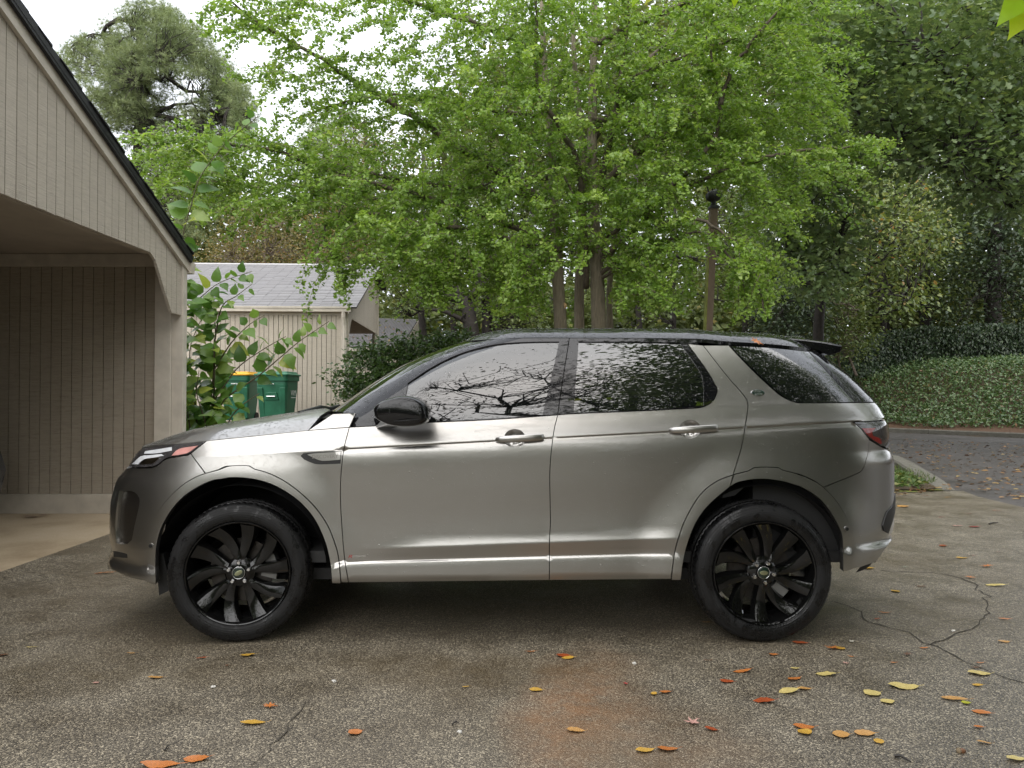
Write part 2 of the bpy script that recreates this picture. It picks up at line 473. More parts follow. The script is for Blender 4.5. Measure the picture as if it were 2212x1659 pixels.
m_lens_a = plain('pink_reflector', (.62, .30, .27), .2, coat=.6, var=.2)
m_chrome = plain('chrome', (.72, .72, .73), .12, metal=1, var=.05)
m_badge = plain('badge_green', (.006, .018, .012), .25, coat=1)
# ---- side panels
TRIM_F_OUT = [(317, 1256), (317, 1203), (318.6, 1177), (323.7, 1149), (336.5, 1115.6), (359.6, 1082), (390.4, 1051.5), (421, 1032), (444, 1023), (475, 1014), (488, 1008), (511, 1006), (539, 1006.6),
              (549.4, 1013), (580, 1022), (616, 1040), (652, 1067), (682.8, 1097.7), (708.4, 1136), (723.8, 1174.6), (731.5, 1205), (736.6, 1258)]
TRIM_F_IN = [(339, 1262), (338, 1203), (341.7, 1169.5), (352, 1136), (375, 1097.7), (405.8, 1067), (446.8, 1043.8), (485, 1033.5), (511, 1031.5), (549.4, 1035), (588, 1046), (626, 1067), (657, 1092.5), (682.8, 1126), (703.3, 1172), (713.5, 1215.6), (717.4, 1258)]
TRIM_R_OUT = [(1585, 1025), (1617, 1017), (1627, 1011), (1650, 1009), (1682, 1010.5), (1688.7, 1015), (1724.6, 1024.6), (1758, 1038.7), (1778.4, 1052.8), (1804, 1079.7), (1824.6, 1113), (1837.4, 1146.4), (1840, 1177), (1838.7, 1230)]
TRIM_R_IN = [(1575.8, 1051.5), (1596, 1041), (1635, 1035), (1673, 1037), (1711.8, 1046), (1750, 1064), (1776, 1085), (1796.4, 1113), (1811.8, 1141), (1818, 1162), (1819, 1200), (1819.5, 1234)]
TRIM_D_OUT = [(1583.5, 1026), (1547.6, 1040), (1511.7, 1069.5), (1481, 1120.7), (1465.5, 1161.8), (1456.6, 1196.4), (1449.6, 1251)]
TRIM_D_IN = [(1575.8, 1051.5), (1547.6, 1074.6), (1522, 1100), (1501.5, 1131), (1486, 1169.5), (1477, 1203), (1470, 1251.5)]
GAP_A = [(754.6, 923), (743, 969.5), (736.6, 1024.6), (735.3, 1076), (738, 1128.6), (741.8, 1180), (745.6, 1215.8), (753, 1258.5)]
GAP_B = [(1204.5, 896.5), (1195.6, 937), (1188, 1012), (1188.5, 1090), (1189, 1128.6), (1187, 1170), (1186.7, 1253.5)]
GAP_C = [(1583.5, 1026), (1591.8, 999), (1603, 960.5), (1609.7, 919.5), (1613.6, 896), (1615, 870.7), (1606, 852.8), (1570, 811.7), (1518.7, 746)]
BELT_F = [(754.6, 923), (842, 918.5), (922.6, 913), (1061, 906.6), (1204.5, 896.5)]
BELT_R = [(1204.5, 896.5), (1241.7, 893.8), (1390.5, 887.4), (1500, 881.8)]
DLO = [(1500, 881.8), (1518.7, 879.5), (1539, 868), (1549.5, 845), (1544, 829.7), (1526.4, 799), (1485.4, 742.5)]
TOPGAP_F = [(770, 893), (803, 858), (881.5, 804), (958.5, 763), (1010, 743.8), (1061, 733.5), (1138, 730), (1230, 730)]
TOPGAP_R = [(1230, 730), (1390.5, 730.5), (1503, 732)]
seg = lambda L, a, b: L[a:b]
fender = panel('front_fender', [[(447, 952), (549, 942), (665, 930), (754.6, 923)], GAP_A, [(753, 1258.5), (737.5, 1258.5)], TRIM_F_OUT[8:22][::-1], [(444, 1023), (412, 980)], [(412, 980), (421, 972.5), (447, 952)]],
               'low', m_paint, feat=True, res=.028)
FOGP = [[(258, 1061), (276, 1061), (291, 1064.5), (300, 1076), (300, 1092), (290, 1136), (284, 1166), (275, 1174)], [(275, 1174), (262, 1175), (251, 1172)], [(251, 1172), (249.5, 1140), (252, 1100), (258, 1061)]]
bump_f = panel('front_bumper', [[(308, 968), (277.6, 1003)], [(277.6, 1003), (275, 1011)], [(275, 1011), (331.4, 1009.4), (354.5, 994), (364.7, 990), (405.8, 983.5)], [(412, 980), (444, 1023)], TRIM_F_OUT[1:9][::-1], [(317, 1203), (317, 1256)],
                [(317, 1256), (280, 1247.7), (250, 1235)], ('th', -1, [(40, .36), (55, .33), (75, .31), (89.9, .31)]), ('th', -1, [(89.9, .97), (75, .97), (60, .968)])], 'low', m_paint, both=True, res=.03, holes=[FOGP], lip=.028)
arch_f = panel('arch_trim', [TRIM_F_OUT, TRIM_F_IN[::-1]], 'low', m_paint, off=.007, lip=.03, res=.03)
arch_r = panel('arch_trim', [TRIM_R_OUT, TRIM_R_IN[::-1]], 'low', m_paint, off=.007, lip=.03, res=.03)
cowl_side = panel('pillar_base', [[(665, 930), (692, 912), (718.7, 894)], [(718.7, 894), (768.7, 891.7)], [(768.7, 891.7), (754.6, 923)], [(754.6, 923), (665, 930)]], 'low', m_paint, res=.03)
CUP = lambda cx, cy: [[(cx + 22.5 * math.cos(t), cy + 19.5 * math.sin(t)) for t in np.linspace(0, 2*np.pi, 25)]]
fdoor = panel('front_door', [GAP_A, [(753, 1258.5), (1186.7, 1253.5)], GAP_B[::-1], BELT_F[::-1]], 'low', m_paint, feat=True, res=.03, holes=[CUP(1112, 947)]); fdoor['label'] = 'front door with black window frame and wing mirror'
rdoor = panel('rear_door', [GAP_B, [(1186.7, 1253.5), (1449.6, 1251)], TRIM_D_OUT[::-1], GAP_C, [(1518.7, 746), (1485.4, 742.5)], DLO[::-1], BELT_R[::-1]], 'low', m_paint, feat=True, res=.03, holes=[CUP(1490.5, 927)])
arch_d = panel('arch_trim', [TRIM_D_OUT, TRIM_D_IN[::-1]], 'low', m_paint, parent=rdoor, off=.007, lip=.03, res=.03)
LAMP_R = [(1842.7, 911.8), (1858, 924.6), (1873.5, 943.8), (1901.7, 963)]
quart = panel('rear_quarter_panel', [GAP_C[::-1], TRIM_R_OUT[:9], [(1778.4, 1052.8), (1847.8, 1024.6), (1862, 1015.6), (1868.3, 1001.5), (1876, 973.3), (1877.3, 948)], [(1873.5, 943.8), (1858, 924.6), (1842.7, 911.8)],
               [(1842.7, 911.8), (1900, 908.5)], ('th', 1, [(62, 1.165), (62, 1.25)]), [(1888, 869.5), (1740, 870.5), (1717, 868.5), (1694, 858.5), (1671, 840.5), (1622, 794.5), (1575, 746)], [(1575, 746), (1518.7, 746)]], 'low', m_paint, feat=True, res=.03)
bump_r = panel('rear_bumper', [[(1877.3, 950), (1876, 973.3), (1868.3, 1001.5), (1862, 1015.6), (1847.8, 1024.6), (1778.4, 1052.8)], TRIM_R_OUT[8:], [(1838.7, 1230), (1860, 1225), (1893, 1213)],
                ('th', 1, [(45, .50), (70, .49), (89.9, .49)]), ('th', 1, [(89.9, .80), (70, .80), (56, .985)]), [(1905, 966), (1877.3, 950)]], 'low', m_paint, both=True, res=.03)
tailgate = panel('tailgate', [('th', 1, [(57, .99), (70, .81), (89.9, .81)]), ('th', 1, [(89.9, 1.235), (62.5, 1.235)]), ('th', 1, [(62.5, 1.16), (57, .99)])], 'low', m_paint, both=True, res=.04)
# greenhouse
HOLE_F = [[(881.5, 827.5), (932.8, 793.8), (984, 768), (1035.4, 751.5), (1086.7, 742.5), (1150, 739.2), (1207, 738.6)], [(1207, 738.6), (1189, 819.4), (1171, 896)], [(1171, 896), (1061, 902.8), (922.6, 909.5), (868, 912.5)], [(868, 912.5), (881.5, 827.5)]]
HOLE_R = [[(1250.7, 738.6), (1360, 739), (1470, 741)], [(1470, 741), (1498, 781), (1513.6, 806.6), (1518.7, 830), (1519.5, 876)], [(1519.5, 876), (1390, 884), (1240, 890.5)], [(1240, 890.5), (1250.7, 738.6)]]
ffr = panel('window_frame', [[(754.6, 922.5), (770, 893)], TOPGAP_F, [(1230, 730), (1216, 819), (1204.5, 896.5)], BELT_F[::-1]], 'up', m_black, parent=fdoor, holes=[HOLE_F], res=.03)
fgl = panel('window_pane', HOLE_F, 'up', m_glass, parent=fdoor, gap=-.006, off=-.007, lip=0, res=.05)
rfr = panel('window_frame', [TOPGAP_R, [(1503, 732), (1510, 742), (1485.4, 742.5)], DLO[::-1], BELT_R[::-1], [(1204.5, 896.5), (1216, 819), (1230, 730)]], 'up', m_black, parent=rdoor, holes=[HOLE_R], res=.03)
rgl = panel('window_pane', HOLE_R, 'up', m_privacy, parent=rdoor, gap=-.006, off=-.007, lip=0, res=.05)
qgl = panel('quarter_window', [[(1576, 746), (1660, 750), (1746.5, 758.4)], [(1746.5, 758.4), (1848, 868.5)], [(1848, 868.5), (1740, 870), (1717, 868), (1694, 858), (1671, 840), (1622, 794), (1576, 746)]], 'low', m_privacy, off=-.003, res=.05)
qtr = panel('pillar_trim', [[(1746.5, 758.4), (1768, 757)], [(1768, 757), (1798, 782), (1826, 806)], ('th', 1, [(52, 1.40), (56, 1.30), (60, 1.255)]), [(1886, 868.5), (1848, 868.5)]], 'low', m_black, off=-.002, res=.04)
apil = panel('windscreen_pillar', [[(727, 889), (768.7, 892)], TOPGAP_F[:6], ('th', -1, [(16, 1.612), (22, 1.50), (30, 1.36), (36, 1.25), (36, 1.205)])], 'up', m_black, res=.03)
wscr = panel('windscreen', [('th', -1, [(16.3, 1.612), (22.3, 1.50), (30.3, 1.36), (36.3, 1.25), (36.3, 1.205)]), ('th', -1, [(60, 1.20), (89.95, 1.20)]), ('th', -1, [(89.95, 1.612), (50, 1.612)])], 'up', m_wind, both=True, lip=.004, res=.05)
rwin = panel('rear_window', [('th', 1, [(60.5, 1.255), (56.5, 1.30), (52.5, 1.40), (50, 1.52)]), ('th', 1, [(89.9, 1.52)]), ('th', 1, [(89.9, 1.255)])], 'low', m_privacy, both=True, lip=.004, res=.05)
# lamps
hl = panel('headlamp', [[(277, 1010), (279, 1001), (290, 984), (307, 968.5)], [(307, 968.5), (380, 960), (446, 953)], [(446, 953), (421, 972), (405.8, 982), (364.7, 988), (354.5, 992.5), (331.4, 1007.5), (277, 1010)]], 'low', m_lens_c, off=.002, res=.03)
for nm, sg, mt, of in (('daytime_light', [[(287, 1003), (306, 986), (322, 984), (350, 981)], [(356, 985), (330, 990), (312, 993), (300, 1003)], [(300, 1004), (287, 1004)]], m_lens_w, .005),
                       ('projector', [[(303, 1001), (318, 991), (345, 989)], [(345, 991), (331, 1002), (303, 1004)]], m_chrome, .005),
                       ('upper_reflector', [[(315, 975), (372, 966)], [(372, 974), (340, 980), (312, 981)]], m_lens_w, .004),
                       ('side_marker', [[(371, 985), (388, 970), (429, 963)], [(417, 972), (404, 980), (371, 986)]], m_lens_a, .005)):
    panel(nm, sg, 'low', mt, parent=hl, off=of, lip=.003, gap=.001, res=.02)
tl = panel('tail_lamp', [[(1843.5, 912.5), (1880, 910.5), (1908, 909.5)], ('th', 1, [(60, 1.155), (60, 1.08), (57, .995)]), [(1901, 963), (1873.5, 944), (1858, 925), (1843.5, 912.5)]], 'low', m_lens_c, off=.003, res=.02)
panel('red_lens', [[(1860, 925), (1890, 924)], [(1890, 924), (1882, 934), (1884, 941), (1899, 946)], [(1903, 958), (1900, 960), (1877, 944.5), (1860, 925)]], 'low', m_lens_r, parent=tl, off=.006, lip=.003, gap=.001, res=.02)
panel('reflector', [[(1924, 1096), (1915, 1104), (1905, 1135), (1908, 1147), (1917, 1152)], ('th', 1, [(50, .655), (56, .70), (56, .75)])], 'low', m_trimblk, parent=bump_r, off=.006, lip=.006, gap=.001, res=.03)
# ---- hood
def dome_panel(name, side, rear, front, zbase, H, dsc, mat, power=2.4, res=.05, lip=.02):
    "side/front/rear: plan runs (x, yh); returns a full-width crowned panel"
    loop = np.array([p for r_ in (side, front, rear) for p in r_])
    k = [0]
    for i in range(1, len(loop)):
        if np.linalg.norm(loop[i] - loop[k[-1]]) > .004: k.append(i)
    loop = loop[k]
    if area2(loop) < 0: loop = loop[::-1]
    P, T = fill([loop], res)
    edge = np.array(list(side) + list(front))
    D = seg_dist(edge, P, closed=False)
    Z = zbase(P[:, 0], P[:, 1]) + H(P[:, 0]) * (1 - (1 - np.clip(D / dsc, 0, 1)) ** power) + .02 * (1 - (P[:, 1] / .75) ** 2) * np.clip(D / dsc, 0, 1)
    V = np.stack([P[:, 0], YC - P[:, 1], Z], -1); M = V.copy(); M[:, 1] = 2*YC - M[:, 1]
    T = np.array(T); fn = np.cross(V[T[:, 1]] - V[T[:, 0]], V[T[:, 2]] - V[T[:, 0]]); fl = fn[:, 2] < 0; T[fl] = T[fl][:, ::-1]
    Fs = [tuple(t) for t in T] + [tuple(int(i) + len(V) for i in t[::-1]) for t in T]
    bm = bmesh.new(); vs = [bm.verts.new(v) for v in np.concatenate([V, M])]
    for f in Fs:
        try: bm.faces.new([vs[i] for i in f])
        except ValueError: pass
    bmesh.ops.remove_doubles(bm, verts=bm.verts, dist=.0015)
    be = [e for e in bm.edges if e.is_boundary]
    r_ = bmesh.ops.extrude_edge_only(bm, edges=be)
    for v in r_['geom']:
        if isinstance(v, bmesh.types.BMVert): v.co.z -= lip
    for f in bm.faces: f.smooth = True
    me = bpy.data.meshes.new(name); bm.to_mesh(me); bm.free(); me.materials.append(mat)
    me.set_sharp_from_angle(angle=R(50))
    o = bpy.data.objects.new(name, me); COL.objects.link(o); setp(o, CAR); return o
def plan(px, mode):
    out = []
    for p in catmull(px, 8):
        s, z = hit(p[0], p[1], mode); q = surf(s, z, mode); out.append((q[0], YC - q[1], q[2]))
    return np.array(out)
hs = plan([(309, 966.5), (350, 962), (400, 957), (447, 951.5), (549, 941.5), (665, 929.5)], 'low')[::-1]
th0 = hs[-1]
hs[:, 1] -= .004
_a = float(xF(th0[2])); _s0 = float(s_of(th0[0], th0[2], 'low'))
fr = np.array([surf(s_, th0[2], 'low') for s_ in np.linspace(_s0, _a - SC * .999, 14)[1:]]); fr[:, 1] = YC - fr[:, 1]
_zx = np.interp
hood_zb = lambda x, y: np.interp(x, hs[::-1, 0], hs[::-1, 2])
hood = dome_panel('hood', hs[:, :2], [(-1.30, 0.0), (-1.26, .2), (-1.17, .38), (-1.08, .50), (-1.03, .60), (-1.05, .72)], fr[:, :2], hood_zb,
                  lambda x: np.interp(x, [-2.28, -2.0, -1.6, -1.2, -1.0], [.035, .050, .075, .095, .10]), .34, m_paint)
rs = plan([(1061, 733), (1138, 729.5), (1230, 729.5), (1390.5, 730), (1503, 731.5), (1573, 737.5), (1660, 743), (1762, 753)], 'up')
_r0 = rs[0]; _s0 = float(s_of(_r0[0], _r0[2], 'up')); _a = float(xU(_r0[2]))
rf = np.array([surf(s_, _r0[2], 'up') for s_ in np.linspace(_s0, _a - SC * .999, 14)[1:]]); rf[:, 1] = YC - rf[:, 1]
roof_zb = lambda x, y: np.interp(x, rs[:, 0], rs[:, 2])
roof = dome_panel('roof', rs[::-1, :2], [(1.78, 0.0), (1.78, .3), (rs[-1, 0] - .04, .50)], rf[:, :2], roof_zb,
                  lambda x: np.interp(x, [-.9, -.5, 0, .8, 1.3, 1.9], [.034, .050, .060, .060, .066, .082]), .24, m_black)
# roof spoiler
sp = MB(); zt0 = float(at(1735, 733, 4.15)[2]); ZS = [(1690, 729.5), (1735, 733), (1778, 738.5), (1816, 746), (1813, 760), (1788, 767), (1764, 757), (1700, 750)]
rows = []
for yh, dx, dz in ((.545, -.012, -.006), (.52, .0, .0), (.40, .004, -.006), (.2, .008, -.012), (0, .01, -.014), (-.2, .008, -.012), (-.4, .004, -.006), (-.52, 0, 0), (-.545, -.012, -.006)):
    rows.append([(float(p[0]) + dx, YC - yh, float(p[2]) + dz) for p in at([a for a, _ in ZS], [b for _, b in ZS], 4.16)])
n6 = len(ZS)
Vsp = [p for r_ in rows for p in r_]; Fsp = [[i*n6 + k, i*n6 + (k+1) % n6, (i+1)*n6 + (k+1) % n6, (i+1)*n6 + k] for i in range(len(rows)-1) for k in range(n6)]
Fsp += [list(range(n6))[::-1], [(len(rows)-1)*n6 + k for k in range(n6)]]
spo = mk('roof_spoiler', Vsp, Fsp, m_black, CAR); spo.modifiers.new('bevel', 'BEVEL').width = .006
fin = MB(); c = at(1618, 719, 4.66)
fin.add([(c[0]-.13, YC, c[2]-.05), (c[0]+.09, YC-.03, c[2]-.05), (c[0]+.09, YC+.03, c[2]-.05), (c[0]+.0, YC-.012, c[2]+.006), (c[0]+.07, YC-.012, c[2]+.010), (c[0]+.07, YC+.012, c[2]+.010), (c[0]+.0, YC+.012, c[2]+.006)],
        [(0, 1, 4, 3), (0, 6, 5, 2), (0, 3, 6), (3, 4, 5, 6), (1, 2, 5, 4)])
fin.build('roof_antenna', m_black, CAR, smooth=False)
# ---- dark inner shell, wheel wells and floor
def shell():
    ss = np.linspace(-2.6, 2.6, 131); zz = np.linspace(.34, 1.15, 20); Vv = []; Fv = []
    for z in zz:
        a = float(xF(z)); b = float(xR(z))
        sa = np.linspace(a - SC*.98, b + SC*.98, 131); p = surf(sa, z, 'low'); n = surf_n(sa, z, 'low'); p = p - n * .035; Vv.append(p)
    Vv = np.array(Vv); nz, ns = Vv.shape[:2]; idx = np.arange(nz*ns).reshape(nz, ns)
    for i in range(nz-1):
        for k in range(ns-1):
            c_ = Vv[i:i+2, k:k+2].reshape(-1, 3).mean(0)
            if min(math.hypot(c_[0]-XFW, c_[2]-ZW), math.hypot(c_[0]-XRW, c_[2]-ZW)) < .53 or (c_[0] < -1.0 and c_[2] > .86): continue
            Fv.append((idx[i, k], idx[i, k+1], idx[i+1, k+1], idx[i+1, k]))
    V1 = Vv.reshape(-1, 3); V2 = V1.copy(); V2[:, 1] = 2*YC - V2[:, 1]
    mk('inner_body', np.concatenate([V1, V2]), Fv + [tuple(int(i) + len(V1) for i in f[::-1]) for f in Fv], m_dark, CAR)
shell()
ub = MB()
ub.box((-1.85, 3.90, .30), (1.05, 5.42, .36)); ub.box((1.05, 4.25, .34), (1.75, 5.07, .40))
for xw in (XFW, XRW):
    for sgn in (-1, 1):
        pr = [(xw + .455*math.cos(a), ZW + .455*math.sin(a)) for a in np.linspace(R(3), R(177), 25)]
        y0, y1 = (3.775, 4.25) if sgn < 0 else (5.545, 5.07)
        k = len(ub.V)
        Vv = [(x, y0, z) for x, z in pr] + [(x, y1, z) for x, z in pr]; n_ = len(pr)
        ub.add(Vv, [(i, i+1, n_+i+1, n_+i) for i in range(n_-1)] + [[n_ + i for i in range(n_)]])
und = ub.build('underbody', m_dark, CAR); 
# suspension piece seen over the rear tyre
sb = MB(); a = at(1566, 1060, 3.95); b_ = at(1606, 1054, 3.95); c2 = at(1588, 1070, 3.95); d2 = at(1560, 1076, 3.95)
sb.prism([tuple(a), tuple(b_), tuple(c2), tuple(d2)], (0, .06, 0)); sb.build('suspension_bracket', plain('dull_metal', (.14, .14, .15), .5, metal=.7), CAR)
mf = MB(); mf.hexa([tuple(at(345, 1205, 3.79)), tuple(at(362, 1205, 3.79)), tuple(at(356, 1205, 4.0)), tuple(at(348, 1205, 4.0)), tuple(at(345, 1205, 3.79)), tuple(at(362, 1205, 3.79)), tuple(at(356, 1205, 4.0)), tuple(at(348, 1205, 4.0))][:0] or
        [(-1.86, 3.80, .24), (-1.80, 3.80, .27), (-1.80, 4.0, .27), (-1.86, 4.0, .24), (-1.885, 3.80, .46), (-1.84, 3.80, .46), (-1.84, 4.0, .46), (-1.885, 4.0, .46)])
mf.build('air_deflector', m_rubber, CAR)
# ---- fender vent
v1 = panel('fender_vent', [[(649, 985), (655, 979), (667, 977), (738, 973.5)], [(738, 973.5), (736, 1002)], [(736, 1002), (690, 1003.5), (676, 1001), (657, 993), (649, 985)]], 'low', m_trimblk, off=.003, lip=.004, gap=.001, res=.02, mirror=True)
panel('vent_blade', [[(664, 982), (680, 979), (737, 975.5)], [(737, 975.5), (736, 993)], [(736, 993), (705, 995.5), (690, 994), (664, 982)]], 'low', m_paint, parent=v1, off=.009, lip=.006, gap=.0005, res=.02)
# ---- front bumper details
panel('fog_recess', FOGP, 'low', plain('shaded_silver_paint', (.13, .12, .11), .4, metal=1.0, var=.1), parent=bump_f, off=-.022, lip=0, gap=-.012, res=.03)  # same silver paint as the bumper, colour darkened to imitate shade in the recess
panel('lower_grille', [[(246, 1190), (274, 1197), (275, 1205)], [(275, 1205), (247, 1203)]], 'low', m_trimblk, parent=bump_f, off=.003, lip=.003, gap=.0, res=.02)
panel('front_grille', [('th', -1, [(64, .90), (78, .91), (89.9, .91)]), ('th', -1, [(89.9, .74), (78, .745), (67, .76)])], 'low', m_trimblk, both=True, off=.004, lip=.004, gap=0, res=.04)
def disc(px, py, mode, r, off, mat, name, parent, dz=1.0, seg_=24, thick=.003, ring=0):
    s, z = hit(px, py, mode); p = surf(s, z, mode); n = surf_n(s, z, mode); ux = surf(s + .01, z, mode) - surf(s - .01, z, mode); ux /= np.linalg.norm(ux); uz = np.cross(n, ux); uz *= np.sign(uz[2])
    A = np.linspace(0, 2*np.pi, seg_, endpoint=False)
    c0 = p + n * off
    o_ = [c0 + ux*r*math.cos(t) + uz*r*dz*math.sin(t) for t in A]; i_ = [c0 + n*thick + (ux*r*math.cos(t) + uz*r*dz*math.sin(t)) * .93 for t in A]
    return mk(name, o_ + i_, [[k, (k+1) % seg_, seg_ + (k+1) % seg_, seg_ + k] for k in range(seg_)] + [[seg_ + k for k in range(seg_)]], mat, parent)
disc(328, 1178.7, 'low', .0155, .007, m_paint, 'parking_sensor', bump_f); disc(328, 1178.7, 'low', .0095, .010, m_trimblk, 'sensor_ring', bump_f)
disc(1826, 1142, 'low', .0155, .010, m_paint, 'parking_sensor', bump_r); disc(1826, 1142, 'low', .0095, .013, m_trimblk, 'sensor_ring', bump_r)
def text_on(txt, px, py, mode, h, off, mat, name, parent, width=None, tilt=0.0, thick=.0015, italic=0):
    cu = bpy.data.curves.new(name, 'FONT'); cu.body = txt; cu.size = 1.0; cu.align_x = 'CENTER'; cu.align_y = 'CENTER'; cu.extrude = 0.0; cu.shear = italic; cu.resolution_u = 3
    to = bpy.data.objects.new(name, cu); me = bpy.data.meshes.new_from_object(to); bpy.data.objects.remove(to)
    co = np.array([v.co for v in me.vertices]); 
    wd = co[:, 0].max() - co[:, 0].min(); hh = co[:, 1].max() - co[:, 1].min()
    sy = h / hh; sx = (width / wd) if width else sy
    s, z = hit(px, py, mode) if mode else (0, 0)
    p = surf(s, z, mode); n = surf_n(s, z, mode); ux = surf(s + .01, z, mode) - surf(s - .01, z, mode); ux /= np.linalg.norm(ux); uz = np.cross(n, ux); uz *= np.sign(uz[2])
    ct, st = math.cos(tilt), math.sin(tilt)
    X = co[:, 0] * sx; Yv = (co[:, 1] - (co[:, 1].max() + co[:, 1].min())/2) * sy
    W3 = p + n*off + np.outer(X*ct - Yv*st, ux) + np.outer(X*st + Yv*ct, uz)
    for i, v in enumerate(me.vertices): v.co = W3[i]
    me.materials.clear(); me.materials.append(mat); me.name = name
    o = bpy.data.objects.new(name, me); COL.objects.link(o); setp(o, parent); return o
m_letters = plain('badge_letters', (.75, .76, .76), .2, metal=.9, var=.05)
m_emboss = plain('embossed_letters', (.23, .215, .20), .35, metal=.7, var=.05)
text_on('DISCOVERY', 703, 986, 'low', .018, .0098, m_emboss, 'vent_lettering', v1, width=.135, tilt=.03)
bd = disc(1636.8, 849, 'low', .038, .001, m_chrome, 'badge', quart, dz=.52, thick=.004); disc(1636.8, 849, 'low', .034, .0052, m_badge, 'badge_field', quart, dz=.50, thick=.001)
text_on('LAND-', 1635, 845.6, 'low', .0125, .0068, m_letters, 'badge_lettering', quart, width=.040)
text_on('-ROVER', 1638, 852.6, 'low', .0125, .0068, m_letters, 'badge_lettering', quart, width=.048)
text_on('R', 756, 1202, 'low', .016, .001, plain('red_letter', (.45, .05, .05), .3), 'door_lettering', fdoor, width=.02, italic=.25)
text_on('-DYNAMIC', 775, 1201.5, 'low', .010, .001, m_letters, 'door_lettering', fdoor, width=.075, italic=.25, tilt=.03)
# ---- door handles
def handle(x0, y0, x1, y1, cx, cy, door):
    s, z = hit(cx, cy, 'low'); p = surf(s, z, 'low')
    lp_ = outline(CUP(cx, cy), 'low'); c0 = lp_.mean(0); V, Nn, Fc = [], [], []; nA = len(lp_)
    for f_, dep in ((1.05, .0005), (1.0, .003), (.92, .012), (.75, .021), (.5, .026), (.2, .028)):
        q = c0 + (lp_ - c0) * f_; nn_ = surf_n(q[:, 0], q[:, 1], 'low'); V += list(surf(q[:, 0], q[:, 1], 'low') - nn_ * dep)
    sg_ = 1 if area2(lp_) > 0 else -1
    for i_ in range(5):
        for k_ in range(nA):
            k2 = (k_ + 1) % nA; Fc.append([i_*nA + k_, i_*nA + k2, (i_+1)*nA + k2, (i_+1)*nA + k_][::sg_])
    Fc.append([5*nA + k_ for k_ in range(nA)][::sg_])
    mk('handle_cup', V, Fc, m_paint, door, smooth=True)
    a = np.array(at(x0, y0, p[1] - .02)); b = np.array(at(x1, y1, p[1] - .02)); d = b - a
    hb = MB(); st = []
    for t, w, o in ((0, .004, .012), (.03, .012, .004), (.10, .0165, -.006), (.25, .0185, -.018), (.5, .019, -.022), (.75, .019, -.020), (.93, .0185, -.012), (.985, .016, -.006), (1, .010, .002)):
        q = a + d * t; yb = float(surf(q[0], q[2], 'low')[1]); st.append((q[0], yb + o, q[2], w))
    k = 10
    for (x, y, zz, w) in st:
        for i in range(k):
            t = 2*math.pi*i/k; cxx, szz = math.cos(t), math.sin(t)
            hb.V.append((x, y + .011*np.sign(cxx)*abs(cxx)**.6, zz + w*np.sign(szz)*abs(szz)**.6))
    for i in range(len(st)-1):
        for j in range(k): hb.F.append([i*k + j, i*k + (j+1) % k, (i+1)*k + (j+1) % k, (i+1)*k + j])
    hb.F += [list(range(k))[::-1], [(len(st)-1)*k + j for j in range(k)]]
    hb.build('door_handle', m_paint, door, smooth=True)
handle(1069, 950, 1175.5, 944.5, 1112, 947, fdoor); handle(1446, 930.5, 1553, 924.5, 1490.5, 927, rdoor)
# ---- wing mirror
def mirror_():
    y0 = 3.50
    out = [(811, 884), (816, 875), (830, 865.6), (856, 857.5), (881.5, 855), (907, 862), (922, 874), (926, 890), (925, 908), (912, 917), (882, 921), (850, 918.5), (828, 911), (814, 900)]
    prof = [np.asarray(catmull(out + [out[0]], 5))[:-1]]
    P = prof[0]; c = P.mean(0); n = len(P); st = []
    for yd, k in ((3.72, .85), (3.70, .96), (3.65, 1.0), (3.55, 1.0), (3.515, .985), (3.497, .95), (3.488, .89), (3.484, .80)):
        Q = c + (P - c) * k; st.append(at(Q[:, 0], Q[:, 1], 3.57) * np.array([1, 0, 1]) + np.array([0, yd, 0]))
    V = np.concatenate(st); Fm = [[i*n + k, i*n + (k+1) % n, (i+1)*n + (k+1) % n, (i+1)*n + k] for i in range(len(st)-1) for k in range(n)]
    Fm += [[(len(st)-1)*n + k for k in range(n)], list(range(n))[::-1]]
    o = mk('wing_mirror', V, Fm, m_black, fdoor, smooth=True); o.data.set_sharp_from_angle(angle=R(32))
    far = bpy.data.objects[fdoor['_mir']]; V2 = V.copy(); V2[:, 1] = 2*YC - V2[:, 1]; mk('wing_mirror', V2, [f[::-1] for f in Fm], m_black, far, smooth=True)
    ft = MB()
    a = [at(806, 903, 3.78), at(850, 900, 3.78), at(848, 926, 3.78), at(812, 924, 3.78)]; b = [at(826, 903, 3.62), at(866, 900, 3.62), at(872, 917, 3.62), at(836, 916, 3.62)]
    ft.hexa([tuple(p) for p in a] + [tuple(p) for p in b]); ft.build('mirror_foot', m_black, fdoor, bevel=.006)
    gp = at([926.5, 927, 926, 924.5], [874, 892, 907, 884], 3.57)
    sl = MB(); l0 = at(846, 909.5, 3.57); l1 = at(925, 904, 3.57)
    sl.tube([tuple(l0 + [0, -.07, 0]), tuple((l0 + l1)/2 + [0, -.118, 0]), tuple(l1 + [0, -.06, 0])], .0025, 6); sl.build('mirror_seam', m_rubber, fdoor)
mirror_()
# far mirror, plain copy on the far side
# ---- cowl, wipers
cw = MB(); cw.box((-1.29, YC - .62, 1.13), (-1.02, YC + .62, 1.165)); cw.build('cowl_panel', m_trimblk, CAR)
for yy in (-.35, .1):
    w = MB(); w.tube([(-1.22, YC + yy - .2, 1.195), (-1.16, YC + yy + .05, 1.225), (-1.20, YC + yy + .42, 1.21)], .011, 6); w.build('wiper', m_trimblk, CAR)
